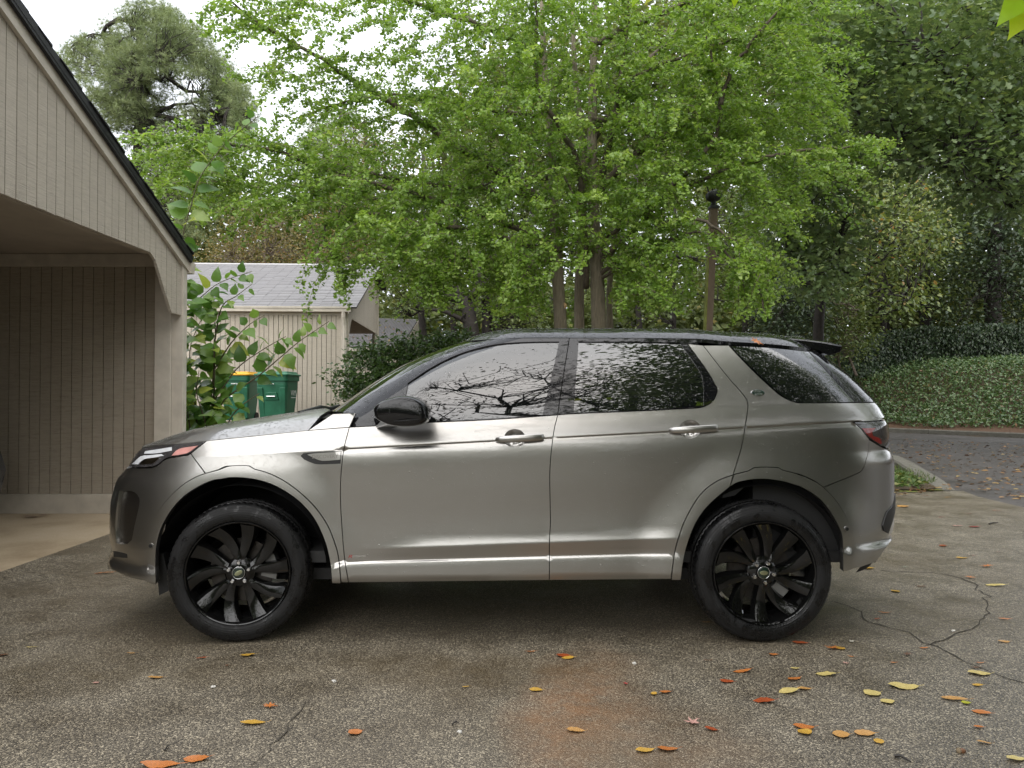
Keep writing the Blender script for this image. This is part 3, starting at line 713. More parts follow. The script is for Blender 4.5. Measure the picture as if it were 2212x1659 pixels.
# ---- interior
m_seat = plain('dark_seat_fabric', (.03, .03, .03), .8); m_int = plain('cabin_plastic', (.02, .02, .02), .7)
def cushion(name, lo, hi, tilt, parent, mat, bev=.05):
    b = MB(); b.box(lo, hi); o = b.build(name, mat, parent, bevel=bev); return o
for yy in (-.38, .38):
    for xx in (-.32, .62):
        bb = MB(); x0 = xx
        bb.hexa([(x0 - .12, YC + yy - .24, .72), (x0 + .04, YC + yy - .24, .72), (x0 + .04, YC + yy + .24, .72), (x0 - .12, YC + yy + .24, .72), (x0 + .06, YC + yy - .21, 1.30), (x0 + .17, YC + yy - .21, 1.30), (x0 + .17, YC + yy + .21, 1.30), (x0 + .06, YC + yy + .21, 1.30)])
        so = bb.build('seat', m_seat, CAR, bevel=.04)
        hb = MB(); hb.box((x0 + .09, YC + yy - .13, 1.33), (x0 + .19, YC + yy + .13, 1.49)); hb.build('headrest', m_seat, so, bevel=.04)
        cb = MB(); cb.box((x0 - .52, YC + yy - .25, .58), (x0 - .02, YC + yy + .25, .74)); cb.build('seat_cushion', m_seat, so, bevel=.04)
db = MB(); db.box((-1.20, YC - .70, .70), (-.78, YC + .70, 1.10)); db.build('dashboard', m_int, CAR, bevel=.05)
fb = MB(); fb.box((-1.2, YC - .80, .40), (1.95, YC + .80, .46)); fb.box((1.30, YC - .78, .46), (1.9, YC + .78, .98)); fb.build('cabin_floor', m_int, CAR)
sw = MB(); ca = np.linspace(0, 2*np.pi, 25); sw.tube([(-.70 + .06*math.sin(t), YC - .38 + .18*math.cos(t), 1.04 + .17*math.sin(t)) for t in ca], .014, 6, cap=False); sw.build('steering_wheel', m_int, CAR, smooth=True)
# ---- wheels
m_tyre, nt, b = newmat('tyre_rubber'); v = objco(nt, world=True)
nn = noise(nt, objco(nt, (1, 1, .6), world=True), 13, 7, .75); wet = ramp(nt, nn, [(.42, (0, 0, 0)), (.62, (1, 1, 1))])
nt.links.new(mixc(nt, wet, (.010, .010, .0105), (.006, .006, .0065)), b.inputs['Base Color'])
nt.links.new(ramp(nt, nn, [(.44, (.66, .66, .66)), (.56, (.20, .20, .20))]), b.inputs['Roughness'])
b.inputs['Specular IOR Level'].default_value = .35
rings = N(nt, 'ShaderNodeTexWave', Scale=1.0, Distortion=0.0); rings.wave_type = 'RINGS'; rings.rings_direction = 'Y'
tco = N(nt, 'ShaderNodeTexCoord'); nt.links.new(tco.outputs['Object'], rings.inputs['Vector']); rings.inputs['Scale'].default_value = 28.0
b0 = bump(nt, rings.outputs['Fac'], .18, .003, None); bump(nt, noise(nt, v, 160, 3), .25, .004, b, b0)
m_rim = car_paint('black_gloss_rim', (.004, .004, .004), 0.0, .12, .97); m_rim.node_tree.nodes['Principled BSDF'].inputs['Specular IOR Level'].default_value = 0.0
m_disc = plain('brake_steel', (.06, .055, .05), .5, metal=.9, var=.25, nscale=30)
m_cal = plain('caliper', (.20, .20, .195), .5, metal=.5)
def lathe(prof, n, name, mat, parent, lug=None, closed=False):
    V = []; Fc = []; m = len(prof)
    for i in range(n):
        a = 2*math.pi*i/n
        for k, (r, w) in enumerate(prof):
            rr = r - (lug[k] if lug and i % 3 == 0 else 0)
            V.append((rr*math.cos(a), w, rr*math.sin(a)))
    for i in range(n):
        j = (i + 1) % n
        for k in range(m - 1): Fc.append([i*m + k, j*m + k, j*m + k + 1, i*m + k + 1])
    return V, Fc
def wheel(xw, ynear, steer, side, rot):
    root = bpy.data.objects.new('wheel', None); COL.objects.link(root); root.parent = CAR
    root.matrix_parent_inverse = Matrix.Translation(-ORIG[CAR.name])
    root.location = (xw, ynear, ZW); root.rotation_euler = (0, rot, steer if side < 0 else math.pi + steer)
    ORIG_local = None
    def part(name, V, Fc, mat, smooth=True, sharp=None):
        me = bpy.data.meshes.new(name); me.from_pydata([tuple(map(float, p)) for p in V], [], [list(f) for f in Fc]); me.materials.append(mat)
        if smooth: me.polygons.foreach_set('use_smooth', np.ones(len(me.polygons), bool))
        if smooth and sharp: me.set_sharp_from_angle(angle=R(sharp))
        o = bpy.data.objects.new(name, me); COL.objects.link(o); o.parent = root; return o
    # local frame: outer face at y=0 looking to -y, tyre reaches to y=.24
    ty = [(.262, .022), (.268, .012), (.276, .006), (.290, .002), (.305, .000), (.318, .001), (.330, .005), (.341, .011), (.3435, .0115), (.347, .014), (.3535, .020), (.3600, .030), (.3635, .044), (.3655, .060), (.3590, .063), (.3590, .070), (.3662, .073), (.3675, .100),
          (.3600, .103), (.3600, .112), (.3680, .115), (.3680, .128), (.3600, .131), (.3600, .140), (.3675, .143), (.3662, .170), (.3590, .173), (.3590, .180), (.3655, .183), (.3635, .200), (.3600, .214), (.350, .228), (.330, .238), (.300, .242), (.262, .22)]
    lug = [0]*11 + [.004, .006, .006] + [0, 0, .003, .003] + [0, 0, .003, .003] + [0, 0, .003, .003] + [0, 0, .006, .006, .004] + [0]*4
    lug = (lug + [0]*40)[:len(ty)]
    V, Fc = lathe(ty, 216, '', None, None, lug); part('tyre', V, [f[::-1] for f in Fc], m_tyre, True, 38)
    rim = [(.248, .22), (.246, .06), (.252, .030), (.262, .020), (.2685, .012), (.2690, .006), (.2660, .002), (.2610, .004), (.2560, .014), (.240, .055), (.228, .095), (.222, .16), (.222, .21)]
    V, Fc = lathe(rim, 96, '', None, None); part('rim', V, Fc, m_rim, True, 40)
    # ten blades in five pairs
    for k in range(5):
        for sd in (-1, 1):
            st = []
            for t in np.linspace(0, 1, 9):
                r = .052 + t * (.252 - .052)
                aoff = R(8 + 13.0 * t ** .8) * sd + R(11) * t ** 2 * .9
                wd = (.0215 + .0285 * t ** 1.15)
                yf = .012 + .026 * math.sin(math.pi * min(1, (1-t)*1.05)) * .55 + .022*(1-t) - .002*t
                st.append((r, 2*math.pi*k/5 + aoff, wd, yf))
            V = []; Fc = []
            for (r, a, wd, yf) in st:
                ex = np.array([math.cos(a), 0, math.sin(a)]); et = np.array([-math.sin(a), 0, math.cos(a)]); c_ = ex * r
                for (u, dy) in ((-1.0, .030), (-.80, .004), (-.15, 0), (.62, .006), (1.0, .034), (.85, .060), (-.85, .060)):
                    q = c_ + et * wd * u * sd; V.append((q[0], yf + dy, q[2]))
            m_ = 7
            for i in range(len(st)-1):
                for j in range(m_): Fc.append([i*m_ + j, i*m_ + (j+1) % m_, (i+1)*m_ + (j+1) % m_, (i+1)*m_ + j][::sd])
            Fc += [list(range(m_)), [(len(st)-1)*m_ + j for j in range(m_)]]
            part('spoke', V, Fc, m_rim, True, 30)
    hubp = [(.0, .020), (.030, .020), (.033, .022), (.036, .030), (.062, .034), (.078, .046), (.080, .075), (0.03, .09)]
    V, Fc = lathe(hubp, 40, '', None, None); part('hub', V, [f[::-1] for f in Fc], m_rim, True, 40)
    capp = [(0, .0165), (.026, .0165), (.0285, .0175), (.0295, .021)]
    V, Fc = lathe(capp, 32, '', None, None); part('centre_cap', V, [f[::-1] for f in Fc], m_badge, True, 30)
    V, Fc = lathe([(.0300, .019), (.0315, .017), (.0330, .019), (.0330, .024)], 32, '', None, None); part('cap_ring', V, [f[::-1] for f in Fc], m_chrome, True)
    A = np.linspace(0, 2*np.pi, 20, endpoint=False); tl_ = R(-62)
    V = []
    for rr, yy in ((.0215, .0158), (.0185, .0152)):
        for t in A:
            ex, ez = rr*math.cos(t), rr*.52*math.sin(t); V.append((ex*math.cos(tl_) - ez*math.sin(tl_), yy, ex*math.sin(tl_) + ez*math.cos(tl_)))
    part('cap_badge', V, [[k, (k+1) % 20, 20 + (k+1) % 20, 20 + k] for k in range(20)] + [[20 + k for k in range(20)]], plain('cap_badge_gold', (.35, .36, .22), .3, metal=.8) if 'cap_badge_gold' not in bpy.data.materials else bpy.data.materials['cap_badge_gold'])
    for k in range(5):
        a = 2*math.pi*k/5; cx_, cz_ = .0535*math.cos(a), .0535*math.sin(a); V = []; Fc = []
        V = [(cx_ + .0125*math.cos(j*math.pi/3), .036, cz_ + .0125*math.sin(j*math.pi/3)) for j in range(6)] + [(cx_ + .0125*math.cos(j*math.pi/3), .018, cz_ + .0125*math.sin(j*math.pi/3)) for j in range(6)] + [(cx_ + .008*math.cos(j*math.pi/3), .013, cz_ + .008*math.sin(j*math.pi/3)) for j in range(6)]
        Fc = [[j, (j+1) % 6, 6 + (j+1) % 6, 6 + j] for j in range(6)] + [[6 + j, 6 + (j+1) % 6, 12 + (j+1) % 6, 12 + j] for j in range(6)] + [[12 + j for j in range(6)]]
        part('lug_nut', V, Fc, m_chrome, False)
    V, Fc = lathe([(.06, .10), (.165, .10), (.165, .125), (.06, .125)], 64, '', None, None); part('brake_disc', V, [f[::-1] for f in Fc], m_disc, True, 30)
    V = []; a0 = math.pi - rot + R(8) if side < 0 else 0
    for rr in (.105, .185):
        for yy in (.075, .150):
            for da in np.linspace(-.42, .42, 7): V.append((rr*math.cos(a0 + da), yy, rr*math.sin(a0 + da)))
    # four rails of seven points: inner/outer radius x near/far
    Fc = []
    for j in range(6):
        for p_, q_ in ((0, 1), (1, 3), (3, 2), (2, 0)): Fc.append([p_*7 + j, p_*7 + j + 1, q_*7 + j + 1, q_*7 + j])
    Fc += [[0, 7, 21, 14], [6, 13, 27, 20]]
    part('brake_caliper', V, Fc, m_cal, False)
    V = [(.235*math.cos(R(40)), .02, .235*math.sin(R(40)))]
    return root
wheel(XFW, 3.742, R(6.5), -1, R(-90)); wheel(XRW, 3.745, 0, -1, R(-62))
wheel(XFW, 2*YC - 3.742, R(6.5), 1, R(10)); wheel(XRW, 2*YC - 3.745, 0, 1, R(33))

# ---- rain beads standing on paint and glass
m_water, nt, b = newmat('rain_water'); b.inputs['Base Color'].default_value = (1, 1, 1, 1); b.inputs['Roughness'].default_value = 0.0; b.inputs['IOR'].default_value = 1.33; b.inputs['Transmission Weight'].default_value = 1.0
def beads(objs, seed):
    r = np.random.default_rng(seed); PP, NN, RR = [], [], []
    for o, dens, rmax in objs:
        me = o.data; me.calc_loop_triangles(); V = np.array([v.co for v in me.vertices]); T = np.array([t.vertices for t in me.loop_triangles])
        a, b_, c = V[T[:, 0]], V[T[:, 1]], V[T[:, 2]]; n = np.cross(b_ - a, c - a); ar = np.linalg.norm(n, axis=1) / 2; n = n / np.maximum(2 * ar[:, None], 1e-12)
        cen = (a + b_ + c) / 3; near = (cen[:, 1] < YC + .35) & (n[:, 1] < .25); w = ar * near * (.35 + 1.3 * np.clip(n[:, 2], 0, 1)) * np.where(n[:, 2] < -.3, 0, 1)
        k = int(dens * w.sum())
        if k < 1: continue
        j = r.choice(len(T), k, p=w / w.sum()); u = r.random((k, 2)); fl = u.sum(1) > 1; u[fl] = 1 - u[fl]
        PP.append(a[j] + (b_ - a)[j] * u[:, :1] + (c - a)[j] * u[:, 1:]); NN.append(n[j]); RR.append(np.clip(np.exp(r.normal(math.log(.0022), .42, k)), .0009, rmax))
    P_, n, rad = np.concatenate(PP), np.concatenate(NN), np.concatenate(RR); K = len(P_)
    X = np.cross(n, [0.3, .1, 1.0]); X /= np.maximum(np.linalg.norm(X, axis=1, keepdims=True), 1e-9); Y = np.cross(n, X)
    ring = [(1.0, -.10), (.80, .42)]; m = 5; vs = []
    for rr, hh in ring:
        for i in range(m):
            t = 2 * math.pi * i / m; vs.append(P_ + rad[:, None] * (rr * (math.cos(t) * X + math.sin(t) * Y) + hh * n))
    vs.append(P_ + rad[:, None] * .60 * n); V = np.stack(vs, 1).reshape(-1, 3); q = 2 * m + 1; F0 = []
    for i in range(m):
        i2 = (i + 1) % m; F0 += [(i, i2, m + i2), (i, m + i2, m + i), (m + i, m + i2, 2 * m)]
    Fc = (np.array(F0)[None] + (np.arange(K) * q)[:, None, None]).reshape(-1, 3)
    me = bpy.data.meshes.new('rain_beads'); me.vertices.add(len(V)); me.vertices.foreach_set('co', V.astype(np.float32).ravel()); me.loops.add(Fc.size); me.loops.foreach_set('vertex_index', Fc.ravel().astype(np.int32))
    me.polygons.add(len(Fc)); me.polygons.foreach_set('loop_start', (np.arange(len(Fc)) * 3).astype(np.int32)); me.polygons.foreach_set('use_smooth', np.ones(len(Fc), bool)); me.update(calc_edges=True); me.materials.append(m_water)
    o = bpy.data.objects.new('rain_beads', me); COL.objects.link(o); setp(o, CAR); o['kind'] = 'stuff'; return K
NB = beads([(hood, 4600, .0045), (roof, 3600, .004), (fender, 2000, .0038), (cowl_side, 3400, .004), (fdoor, 650, .0030), (rdoor, 800, .0028), (quart, 1300, .0028), (bump_f, 900, .0026), (bump_r, 200, .0022), (ffr, 3000, .003), (rfr, 2600, .003), (fgl, 1500, .0025), (rgl, 1900, .0025), (qgl, 3000, .0026), (qtr, 1500, .0025), (apil, 4200, .004), (hl, 2600, .003), (arch_f, 900, .003), (arch_r, 500, .0025), (spo, 2600, .003)], 5)
# ================================================================== TERRAIN, DRIVEWAY, ROAD
FAR_KERB = [(19.5, -12.0), (17.6, 8.0), (16.6, 16.0), (15.5, 21.8), (13.4, 25.2), (10.2, 29.2), (5.0, 33.0), (-4.0, 36.5)]
NEAR_KERB = [(5.88, 9.75), (6.22, 10.6), (6.70, 12.1), (7.3, 13.8), (7.6, 17.0), (6.8, 21.0), (4.6, 25.0), (0.5, 28.6), (-6.0, 31.5)]
def dist_line(L, x, y):
    return seg_dist(np.array(L, float), np.stack([np.ravel(x), np.ravel(y)], -1), closed=False).reshape(np.shape(x))
_fk = np.array(FAR_KERB + [(-40, 40), (-40, 200), (200, 200), (200, -12)])
def terrain(x, y):
    x = np.asarray(x, float); y = np.asarray(y, float)
    hill = .70 * sstep(9.0, 15.5, y) + .5 * sstep(16, 30, y)
    w = 1 - sstep(1.0, 5.0, x)
    z = hill * w * (1 - .6 * sstep(24, 34, y))
    beyond = inside(_fk, np.stack([x.ravel(), y.ravel()], -1)).reshape(x.shape)
    d = dist_line(FAR_KERB, x, y)
    bank = .10 + 2.5 * sstep(.2, 7.5, d) + .9 * sstep(9, 40, d)
    return np.where(beyond, np.maximum(bank, z), z)
def sheet(name, xs, ys, zoff, mat, mask=None, kind='structure', jitter=0):
    X, Y = np.meshgrid(xs, ys); Z = terrain(X, Y) + zoff
    if jitter: Z = Z + jitter * (np.sin(X*1.7 + 1) * np.sin(Y*1.3) )
    V = np.stack([X, Y, Z], -1).reshape(-1, 3); nx = len(xs); Fc = []
    for i in range(len(ys)-1):
        for k in range(nx-1):
            if mask is None or mask(.25*(X[i, k]+X[i, k+1]+X[i+1, k]+X[i+1, k+1]), .25*(Y[i, k]+Y[i, k+1]+Y[i+1, k]+Y[i+1, k+1])):
                Fc.append((i*nx + k, i*nx + k + 1, (i+1)*nx + k + 1, (i+1)*nx + k))
    return tag(mk(name, V, Fc, mat, smooth=True), kind=kind)
def poly_sheet(name, loop, zoff, mat, res=.8, kind='structure'):
    P, T = fill([np.array(loop, float)], res)
    V = np.stack([P[:, 0], P[:, 1], terrain(P[:, 0], P[:, 1]) + zoff], -1)
    T = [t if np.cross(V[t[1]] - V[t[0]], V[t[2]] - V[t[0]])[2] > 0 else t[::-1] for t in T]
    return tag(mk(name, V, T, mat, smooth=True), kind=kind)
# woodland soil
m_soil, nt, b = newmat('woodland_soil'); v = objco(nt, world=True)
n1 = noise(nt, v, 1.6, 6, .6); n2 = noise(nt, v, 30, 4)
nt.links.new(mixc(nt, n2, ramp(nt, n1, [(.3, (.035, .026, .017)), (.55, (.06, .045, .025)), (.75, (.05, .06, .02))]), (.09, .06, .03)), b.inputs['Base Color'])
b.inputs['Roughness'].default_value = .9; bump(nt, n2, .6, .05, b)
gx = np.concatenate([[-220, -120, -70, -40], np.arange(-28, 32.1, 1.0), [40, 70, 120, 220]]); gy = np.concatenate([[-220, -120, -60, -30], np.arange(-20, 48.1, 1.0), [60, 90, 150, 320]])
ground = sheet('ground', gx, gy, -.06, m_soil)
# driveway: wet exposed-aggregate asphalt
m_drive, nt, b = newmat('wet_aggregate'); v = objco(nt, world=True)
big = noise(nt, v, .55, 5, .6); mid = noise(nt, v, 2.6, 6, .65)
vo = N(nt, 'ShaderNodeTexVoronoi', Scale=160.0); nt.links.new(v, vo.inputs['Vector'])
vo2 = N(nt, 'ShaderNodeTexVoronoi', Scale=300.0); nt.links.new(v, vo2.inputs['Vector'])
sep = N(nt, 'ShaderNodeSeparateColor'); nt.links.new(vo.outputs['Color'], sep.inputs[0]); sep2 = N(nt, 'ShaderNodeSeparateColor'); nt.links.new(vo2.outputs['Color'], sep2.inputs[0])
stone = ramp(nt, sep.outputs[0], [(.0, (.050, .044, .037)), (.45, (.092, .081, .065)), (.68, (.165, .146, .112)), (.86, (.35, .31, .235)), (1.0, (.56, .50, .39))])
stone2 = ramp(nt, sep2.outputs[0], [(.0, (.055, .049, .041)), (.55, (.105, .094, .075)), (.82, (.24, .212, .16)), (1.0, (.46, .41, .32))])
st = mixc(nt, .45, stone, stone2)
st = mixc(nt, math_(nt, 'GREATER_THAN', vo.outputs['Distance'], .62), st, (.040, .035, .028))
tone = ramp(nt, mid, [(.30, (.85, .80, .73)), (.55, (1.25, 1.21, 1.14)), (.75, (1.6, 1.57, 1.50))])
st = mixc(nt, 1.0, st, tone, 'MULTIPLY')
# brown wash and the rusty clay smear on the tarmac
wash = ramp(nt, big, [(.42, (0, 0, 0)), (.66, (1, 1, 1))]); st = mixc(nt, math_(nt, 'MULTIPLY', wash, .38), st, (.11, .082, .047))
def blob(nt, v, cx, cy, rx, ry, ang, soft=.55):
    mp = N(nt, 'ShaderNodeMapping'); mp.vector_type = 'TEXTURE'; mp.inputs['Location'].default_value = (cx, cy, 0); mp.inputs['Rotation'].default_value = (0, 0, ang); mp.inputs['Scale'].default_value = (rx, ry, 50)
    nt.links.new(v, mp.inputs['Vector']); g = N(nt, 'ShaderNodeTexGradient'); g.gradient_type = 'SPHERICAL'; nt.links.new(mp.outputs[0], g.inputs['Vector'])
    return g.outputs['Fac']
dn = N(nt, 'ShaderNodeMix'); dn.data_type = 'VECTOR'; 
wn_ = N(nt, 'ShaderNodeTexNoise', Scale=2.2, Detail=4); nt.links.new(v, wn_.inputs['Vector'])
wa = N(nt, 'ShaderNodeVectorMath'); wa.operation = 'MULTIPLY_ADD'; nt.links.new(wn_.outputs['Color'], wa.inputs[0]); wa.inputs[1].default_value = (.45, .45, 0); nt.links.new(v, wa.inputs[2])
for (cx_, cy_, rx, ry, an, colr, k) in ((.48, 3.15, .30, .95, R(-14), (.26, .125, .050), 1.0), (.75, 2.75, .55, .7, 0, (.20, .12, .06), .7), (.0, 3.6, 1.3, .32, 0, (.090, .060, .024), .7), (-1.7, 3.6, 1.0, .3, 0, (.085, .062, .028), .5)):
    f = math_(nt, 'MULTIPLY', blob(nt, wa.outputs[0], cx_, cy_, rx, ry, an), k, clamp=True); st = mixc(nt, math_(nt, 'MULTIPLY', math_(nt, 'MULTIPLY', f, ramp(nt, noise(nt, v, 7, 6, .75), [(.30, (.15, .15, .15)), (.62, (1, 1, 1))])), .75), st, colr)
nt.links.new(st, b.inputs['Base Color'])
nt.links.new(ramp(nt, mid, [(.32, (.30, .30, .30)), (.62, (.58, .58, .58))]), b.inputs['Roughness'])
hgt = math_(nt, 'SUBTRACT', 1.0, vo.outputs['Distance']); bump(nt, hgt, .35, .005, b)
DRIVE = [(-3.64, -14), (5.95, -14), (5.95, 5.0), (5.90, 8.35), (5.95, 9.2), (6.1, 9.72), (5.4, 9.62), (4.5, 9.7), (3.5, 10.0), (2.0, 10.2), (-3.64, 10.0)]
drive = poly_sheet('driveway', DRIVE, .004, m_drive, .9)
# crack strips in the driveway
m_crack = plain('crack_dirt', (.045, .038, .028), .9); m_moss = plain('moss', (.10, .11, .02), .95, var=.4, nscale=20)
def strip(name, pts, wid, z, mat, parent, jit=.02, seed=0):
    r_ = np.random.default_rng(seed); P = []
    for a, c in zip(pts[:-1], pts[1:]):
        n = max(2, int(math.dist(a, c) / .06))
        for i in range(n): P.append(np.array(a) + (np.array(c) - np.array(a)) * i / n + r_.normal(0, jit, 2) * .5)
    P.append(np.array(pts[-1])); P = np.array(P); V = []
    for i, p in enumerate(P):
        d = P[min(i+1, len(P)-1)] - P[max(i-1, 0)]; d = d / max(np.linalg.norm(d), 1e-6); n = np.array([-d[1], d[0]]); w = wid * (.35 + r_.random() * .9) / 2
        for sgn in (-1, 1):
            q = p + n * w * sgn; V.append((q[0], q[1], float(terrain(q[0], q[1])) + z))
    return mk(name, V, [(2*i, 2*i + 2, 2*i + 3, 2*i + 1) for i in range(len(P)-1)], mat, parent)
g2 = lambda px, py, z=0: tuple(on_ground(px, py, z)[:2])
CR = [[g2(1800, 1302), g2(1850, 1318), g2(1870, 1340), g2(1910, 1352), g2(1965, 1370), g2(2000, 1392), g2(2040, 1405), g2(2090, 1432), g2(2140, 1455), g2(2212, 1478)],
      [g2(1905, 1235), g2(2030, 1240), g2(2075, 1250), g2(2105, 1262), g2(2128, 1290), g2(2135, 1325), g2(2110, 1350), g2(2060, 1375), g2(2010, 1395)],
      [g2(545, 1659), g2(565, 1630), g2(600, 1600), g2(640, 1545), g2(660, 1520)], [g2(5, 1325), g2(120, 1322), g2(240, 1325), g2(380, 1328)]]
for i, c_ in enumerate(CR): strip('driveway_crack', c_, (.010, .010, .005, .003)[i], .0075, m_crack, drive, seed=i, jit=.03)
# road
m_road, nt, b = newmat('old_asphalt'); v = objco(nt, world=True)
n1 = noise(nt, v, 1.1, 6, .65); vo = N(nt, 'ShaderNodeTexVoronoi', Scale=70.0); nt.links.new(v, vo.inputs['Vector']); sp_ = N(nt, 'ShaderNodeSeparateColor'); nt.links.new(vo.outputs['Color'], sp_.inputs[0])
c_ = mixc(nt, .4, ramp(nt, n1, [(.3, (.050, .045, .042)), (.7, (.10, .09, .082))]), ramp(nt, sp_.outputs[0], [(0, (.035, .03, .03)), (.8, (.08, .072, .066)), (1, (.22, .19, .16))]))
nt.links.new(c_, b.inputs['Base Color']); nt.links.new(ramp(nt, n1, [(.35, (.42, .42, .42)), (.6, (.7, .7, .7))]), b.inputs['Roughness']); bump(nt, vo.outputs['Distance'], .4, .01, b)
ROAD = [(5.95, -14), (19.4, -12)] + [(x - .1, y) for x, y in FAR_KERB[1:]] + [(-6.0, 31.5 + .2)] + [(x + .05, y) for x, y in NEAR_KERB[::-1][1:]] + [(6.12, 9.72), (5.95, 9.2), (5.90, 8.35), (5.95, 5.0)]
road = poly_sheet('road', ROAD, -.004, m_road, 1.2)
# kerbs of separate concrete lengths
m_kerb, nt, b = newmat('kerb_concrete'); v = objco(nt, world=True)
n1 = noise(nt, v, 5, 7, .7); n2 = noise(nt, v, 60, 3)
nt.links.new(mixc(nt, .35, ramp(nt, n1, [(.28, (.06, .057, .04)), (.5, (.13, .122, .098)), (.72, (.19, .18, .15))]), ramp(nt, n2, [(.3, (.09, .085, .07)), (.7, (.24, .225, .19))])), b.inputs['Base Color']); b.inputs['Roughness'].default_value = .85; bump(nt, n2, .5, .01, b)
def kerb(name, line, wid, hts, label, step=2.4):
    r = thing(name, (line[0][0], line[0][1], 0), label, 'kerb'); L = np.array(line, float); pts = [L[0]]; acc = [0]
    dense = []
    for a, c in zip(L[:-1], L[1:]):
        n = max(1, int(np.linalg.norm(c - a) / .3)); dense += [a + (c - a) * i / n for i in range(n)]
    dense.append(L[-1]); dense = np.array(dense); per = max(1, int(step / .3)); i = 0; tot = len(dense) - 1
    while i < tot:
        j = min(tot, i + per); Q = dense[i:j+1]; mb = MB(); m = len(Q)
        for k, q in enumerate(Q):
            d = dense[min(i + k + 1, tot)] - dense[max(i + k - 1, 0)]; d = d / np.linalg.norm(d); n = np.array([-d[1], d[0]])
            if k == 0: q = q + d * .006
            if k == m - 1: q = q - d * .006
            h = hts(i + k, tot); z0 = float(terrain(np.array(q[0]), np.array(q[1])))
            z0 = min(z0, .12)
            for w, hh in ((-wid/2, -.05), (-wid/2, h - .015), (-wid/2 + .02, h), (wid/2 - .03, h), (wid/2, h - .03), (wid/2, -.05)):
                p = q + n * w; mb.V.append((p[0], p[1], z0 * 0 + hh))
        for k in range(m - 1):
            for w in range(5): mb.F.append([k*6 + w, k*6 + w + 1, (k+1)*6 + w + 1, (k+1)*6 + w])
        mb.F += [list(range(6)), [(m-1)*6 + w for w in range(6)]]
        mb.build('kerb_stone', m_kerb, r); i = j
    return r
kerb('far_kerb', FAR_KERB[:6], .16, lambda i, n: .15, 'long pale concrete kerb at the foot of the ivy bank')
kerb('island_kerb', NEAR_KERB[:6], .26, lambda i, n: .012 + .125 * min(1, i / 9), 'short sloping concrete kerb around the weedy corner right of the car')
# verge behind the island kerb, with grass
verge = poly_sheet('grass_verge', [(4.4, 9.75), (5.4, 9.68), (5.80, 9.8), (6.12, 10.6), (6.60, 12.1), (7.2, 13.8), (7.5, 17), (4, 18), (3.2, 10.2)], .03, m_soil, .6)
m_mulch = plain('pine_straw', (.10, .055, .03), .95, var=.5, nscale=25)
# concrete slab under the carport
m_slab, nt, b = newmat('carport_concrete'); v = objco(nt, world=True); n1 = noise(nt, v, 1.4, 6, .6); n2 = noise(nt, v, 50, 3)
nt.links.new(mixc(nt, .25, ramp(nt, n1, [(.3, (.28, .20, .115)), (.5, (.44, .34, .22)), (.75, (.52, .42, .30))]), ramp(nt, n2, [(.3, (.2, .17, .12)), (.7, (.42, .36, .28))])), b.inputs['Base Color']); b.inputs['Roughness'].default_value = .6; bump(nt, n2, .2, .004, b)
sl = MB(); sl.box((-10.2, .6, -.10), (-3.655, 8.15, -.002)); slab = tag(sl.build('carport_slab', m_slab), kind='structure')

# ================================================================== CARPORT ON THE LEFT
def siding_mat(name, c0, c1, hs=150):
    m, nt, b = newmat(name); v = objco(nt, world=True)
    vs = objco(nt, (7, 7, hs), world=True); saw = noise(nt, vs, 1.0, 4, .7); n1 = noise(nt, v, 1.8, 6, .65); kn = noise(nt, v, 9, 5, .75)
    c = mixc(nt, n1, c0, c1); c = mixc(nt, math_(nt, 'MULTIPLY', ramp(nt, saw, [(.35, (1, 1, 1)), (.55, (0, 0, 0))]), .35), c, tuple(x * .55 for x in c0))
    c = mixc(nt, math_(nt, 'MULTIPLY', ramp(nt, kn, [(.64, (0, 0, 0)), (.72, (1, 1, 1))]), .5), c, tuple(x * .6 for x in c0))
    oi = N(nt, 'ShaderNodeObjectInfo'); c = mixc(nt, math_(nt, 'MULTIPLY', oi.outputs['Random'], .22), c, tuple(x * .72 for x in c0))
    nt.links.new(c, b.inputs['Base Color']); b.inputs['Roughness'].default_value = .8; bump(nt, saw, 1.0, .012, b); return m
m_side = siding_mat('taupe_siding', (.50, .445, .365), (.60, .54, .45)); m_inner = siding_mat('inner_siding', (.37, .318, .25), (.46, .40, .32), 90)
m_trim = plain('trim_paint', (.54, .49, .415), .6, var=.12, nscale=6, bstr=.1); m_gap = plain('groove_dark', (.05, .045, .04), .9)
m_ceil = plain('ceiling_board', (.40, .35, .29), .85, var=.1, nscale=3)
m_shingle, nt, b = newmat('asphalt_shingle'); v = objco(nt, world=True); oi = N(nt, 'ShaderNodeObjectInfo'); n2 = noise(nt, v, 70, 3); n1 = noise(nt, v, 1.5, 5)
sc_ = mixc(nt, .4, ramp(nt, oi.outputs['Random'], [(0, (.165, .16, .165)), (.5, (.205, .20, .205)), (1, (.25, .243, .245))]), ramp(nt, n2, [(.3, (.14, .135, .138)), (.7, (.27, .262, .264))])); sc_ = mixc(nt, n1, sc_, (.23, .224, .228))
nt.links.new(sc_, b.inputs['Base Color']); b.inputs['Roughness'].default_value = .7; bump(nt, n2, .4, .01, b)
m_dkroof = plain('wet_dark_shingle', (.016, .016, .018), .6, var=.4, nscale=30, bstr=.3)
XA = -3.66; YA = 8.0
A = thing('open_carport', (XA, YA, 0), 'near taupe carport with vertical board siding and dark roof edge, left of the SUV', 'carport')
RID = 4.5; slope = (4.177 - 2.916) / 2.77; zr = lambda y: 2.916 - .03 + slope * (YA - y) if y > RID else 2.916 - .03 + slope * (YA - RID) - slope * (RID - y)
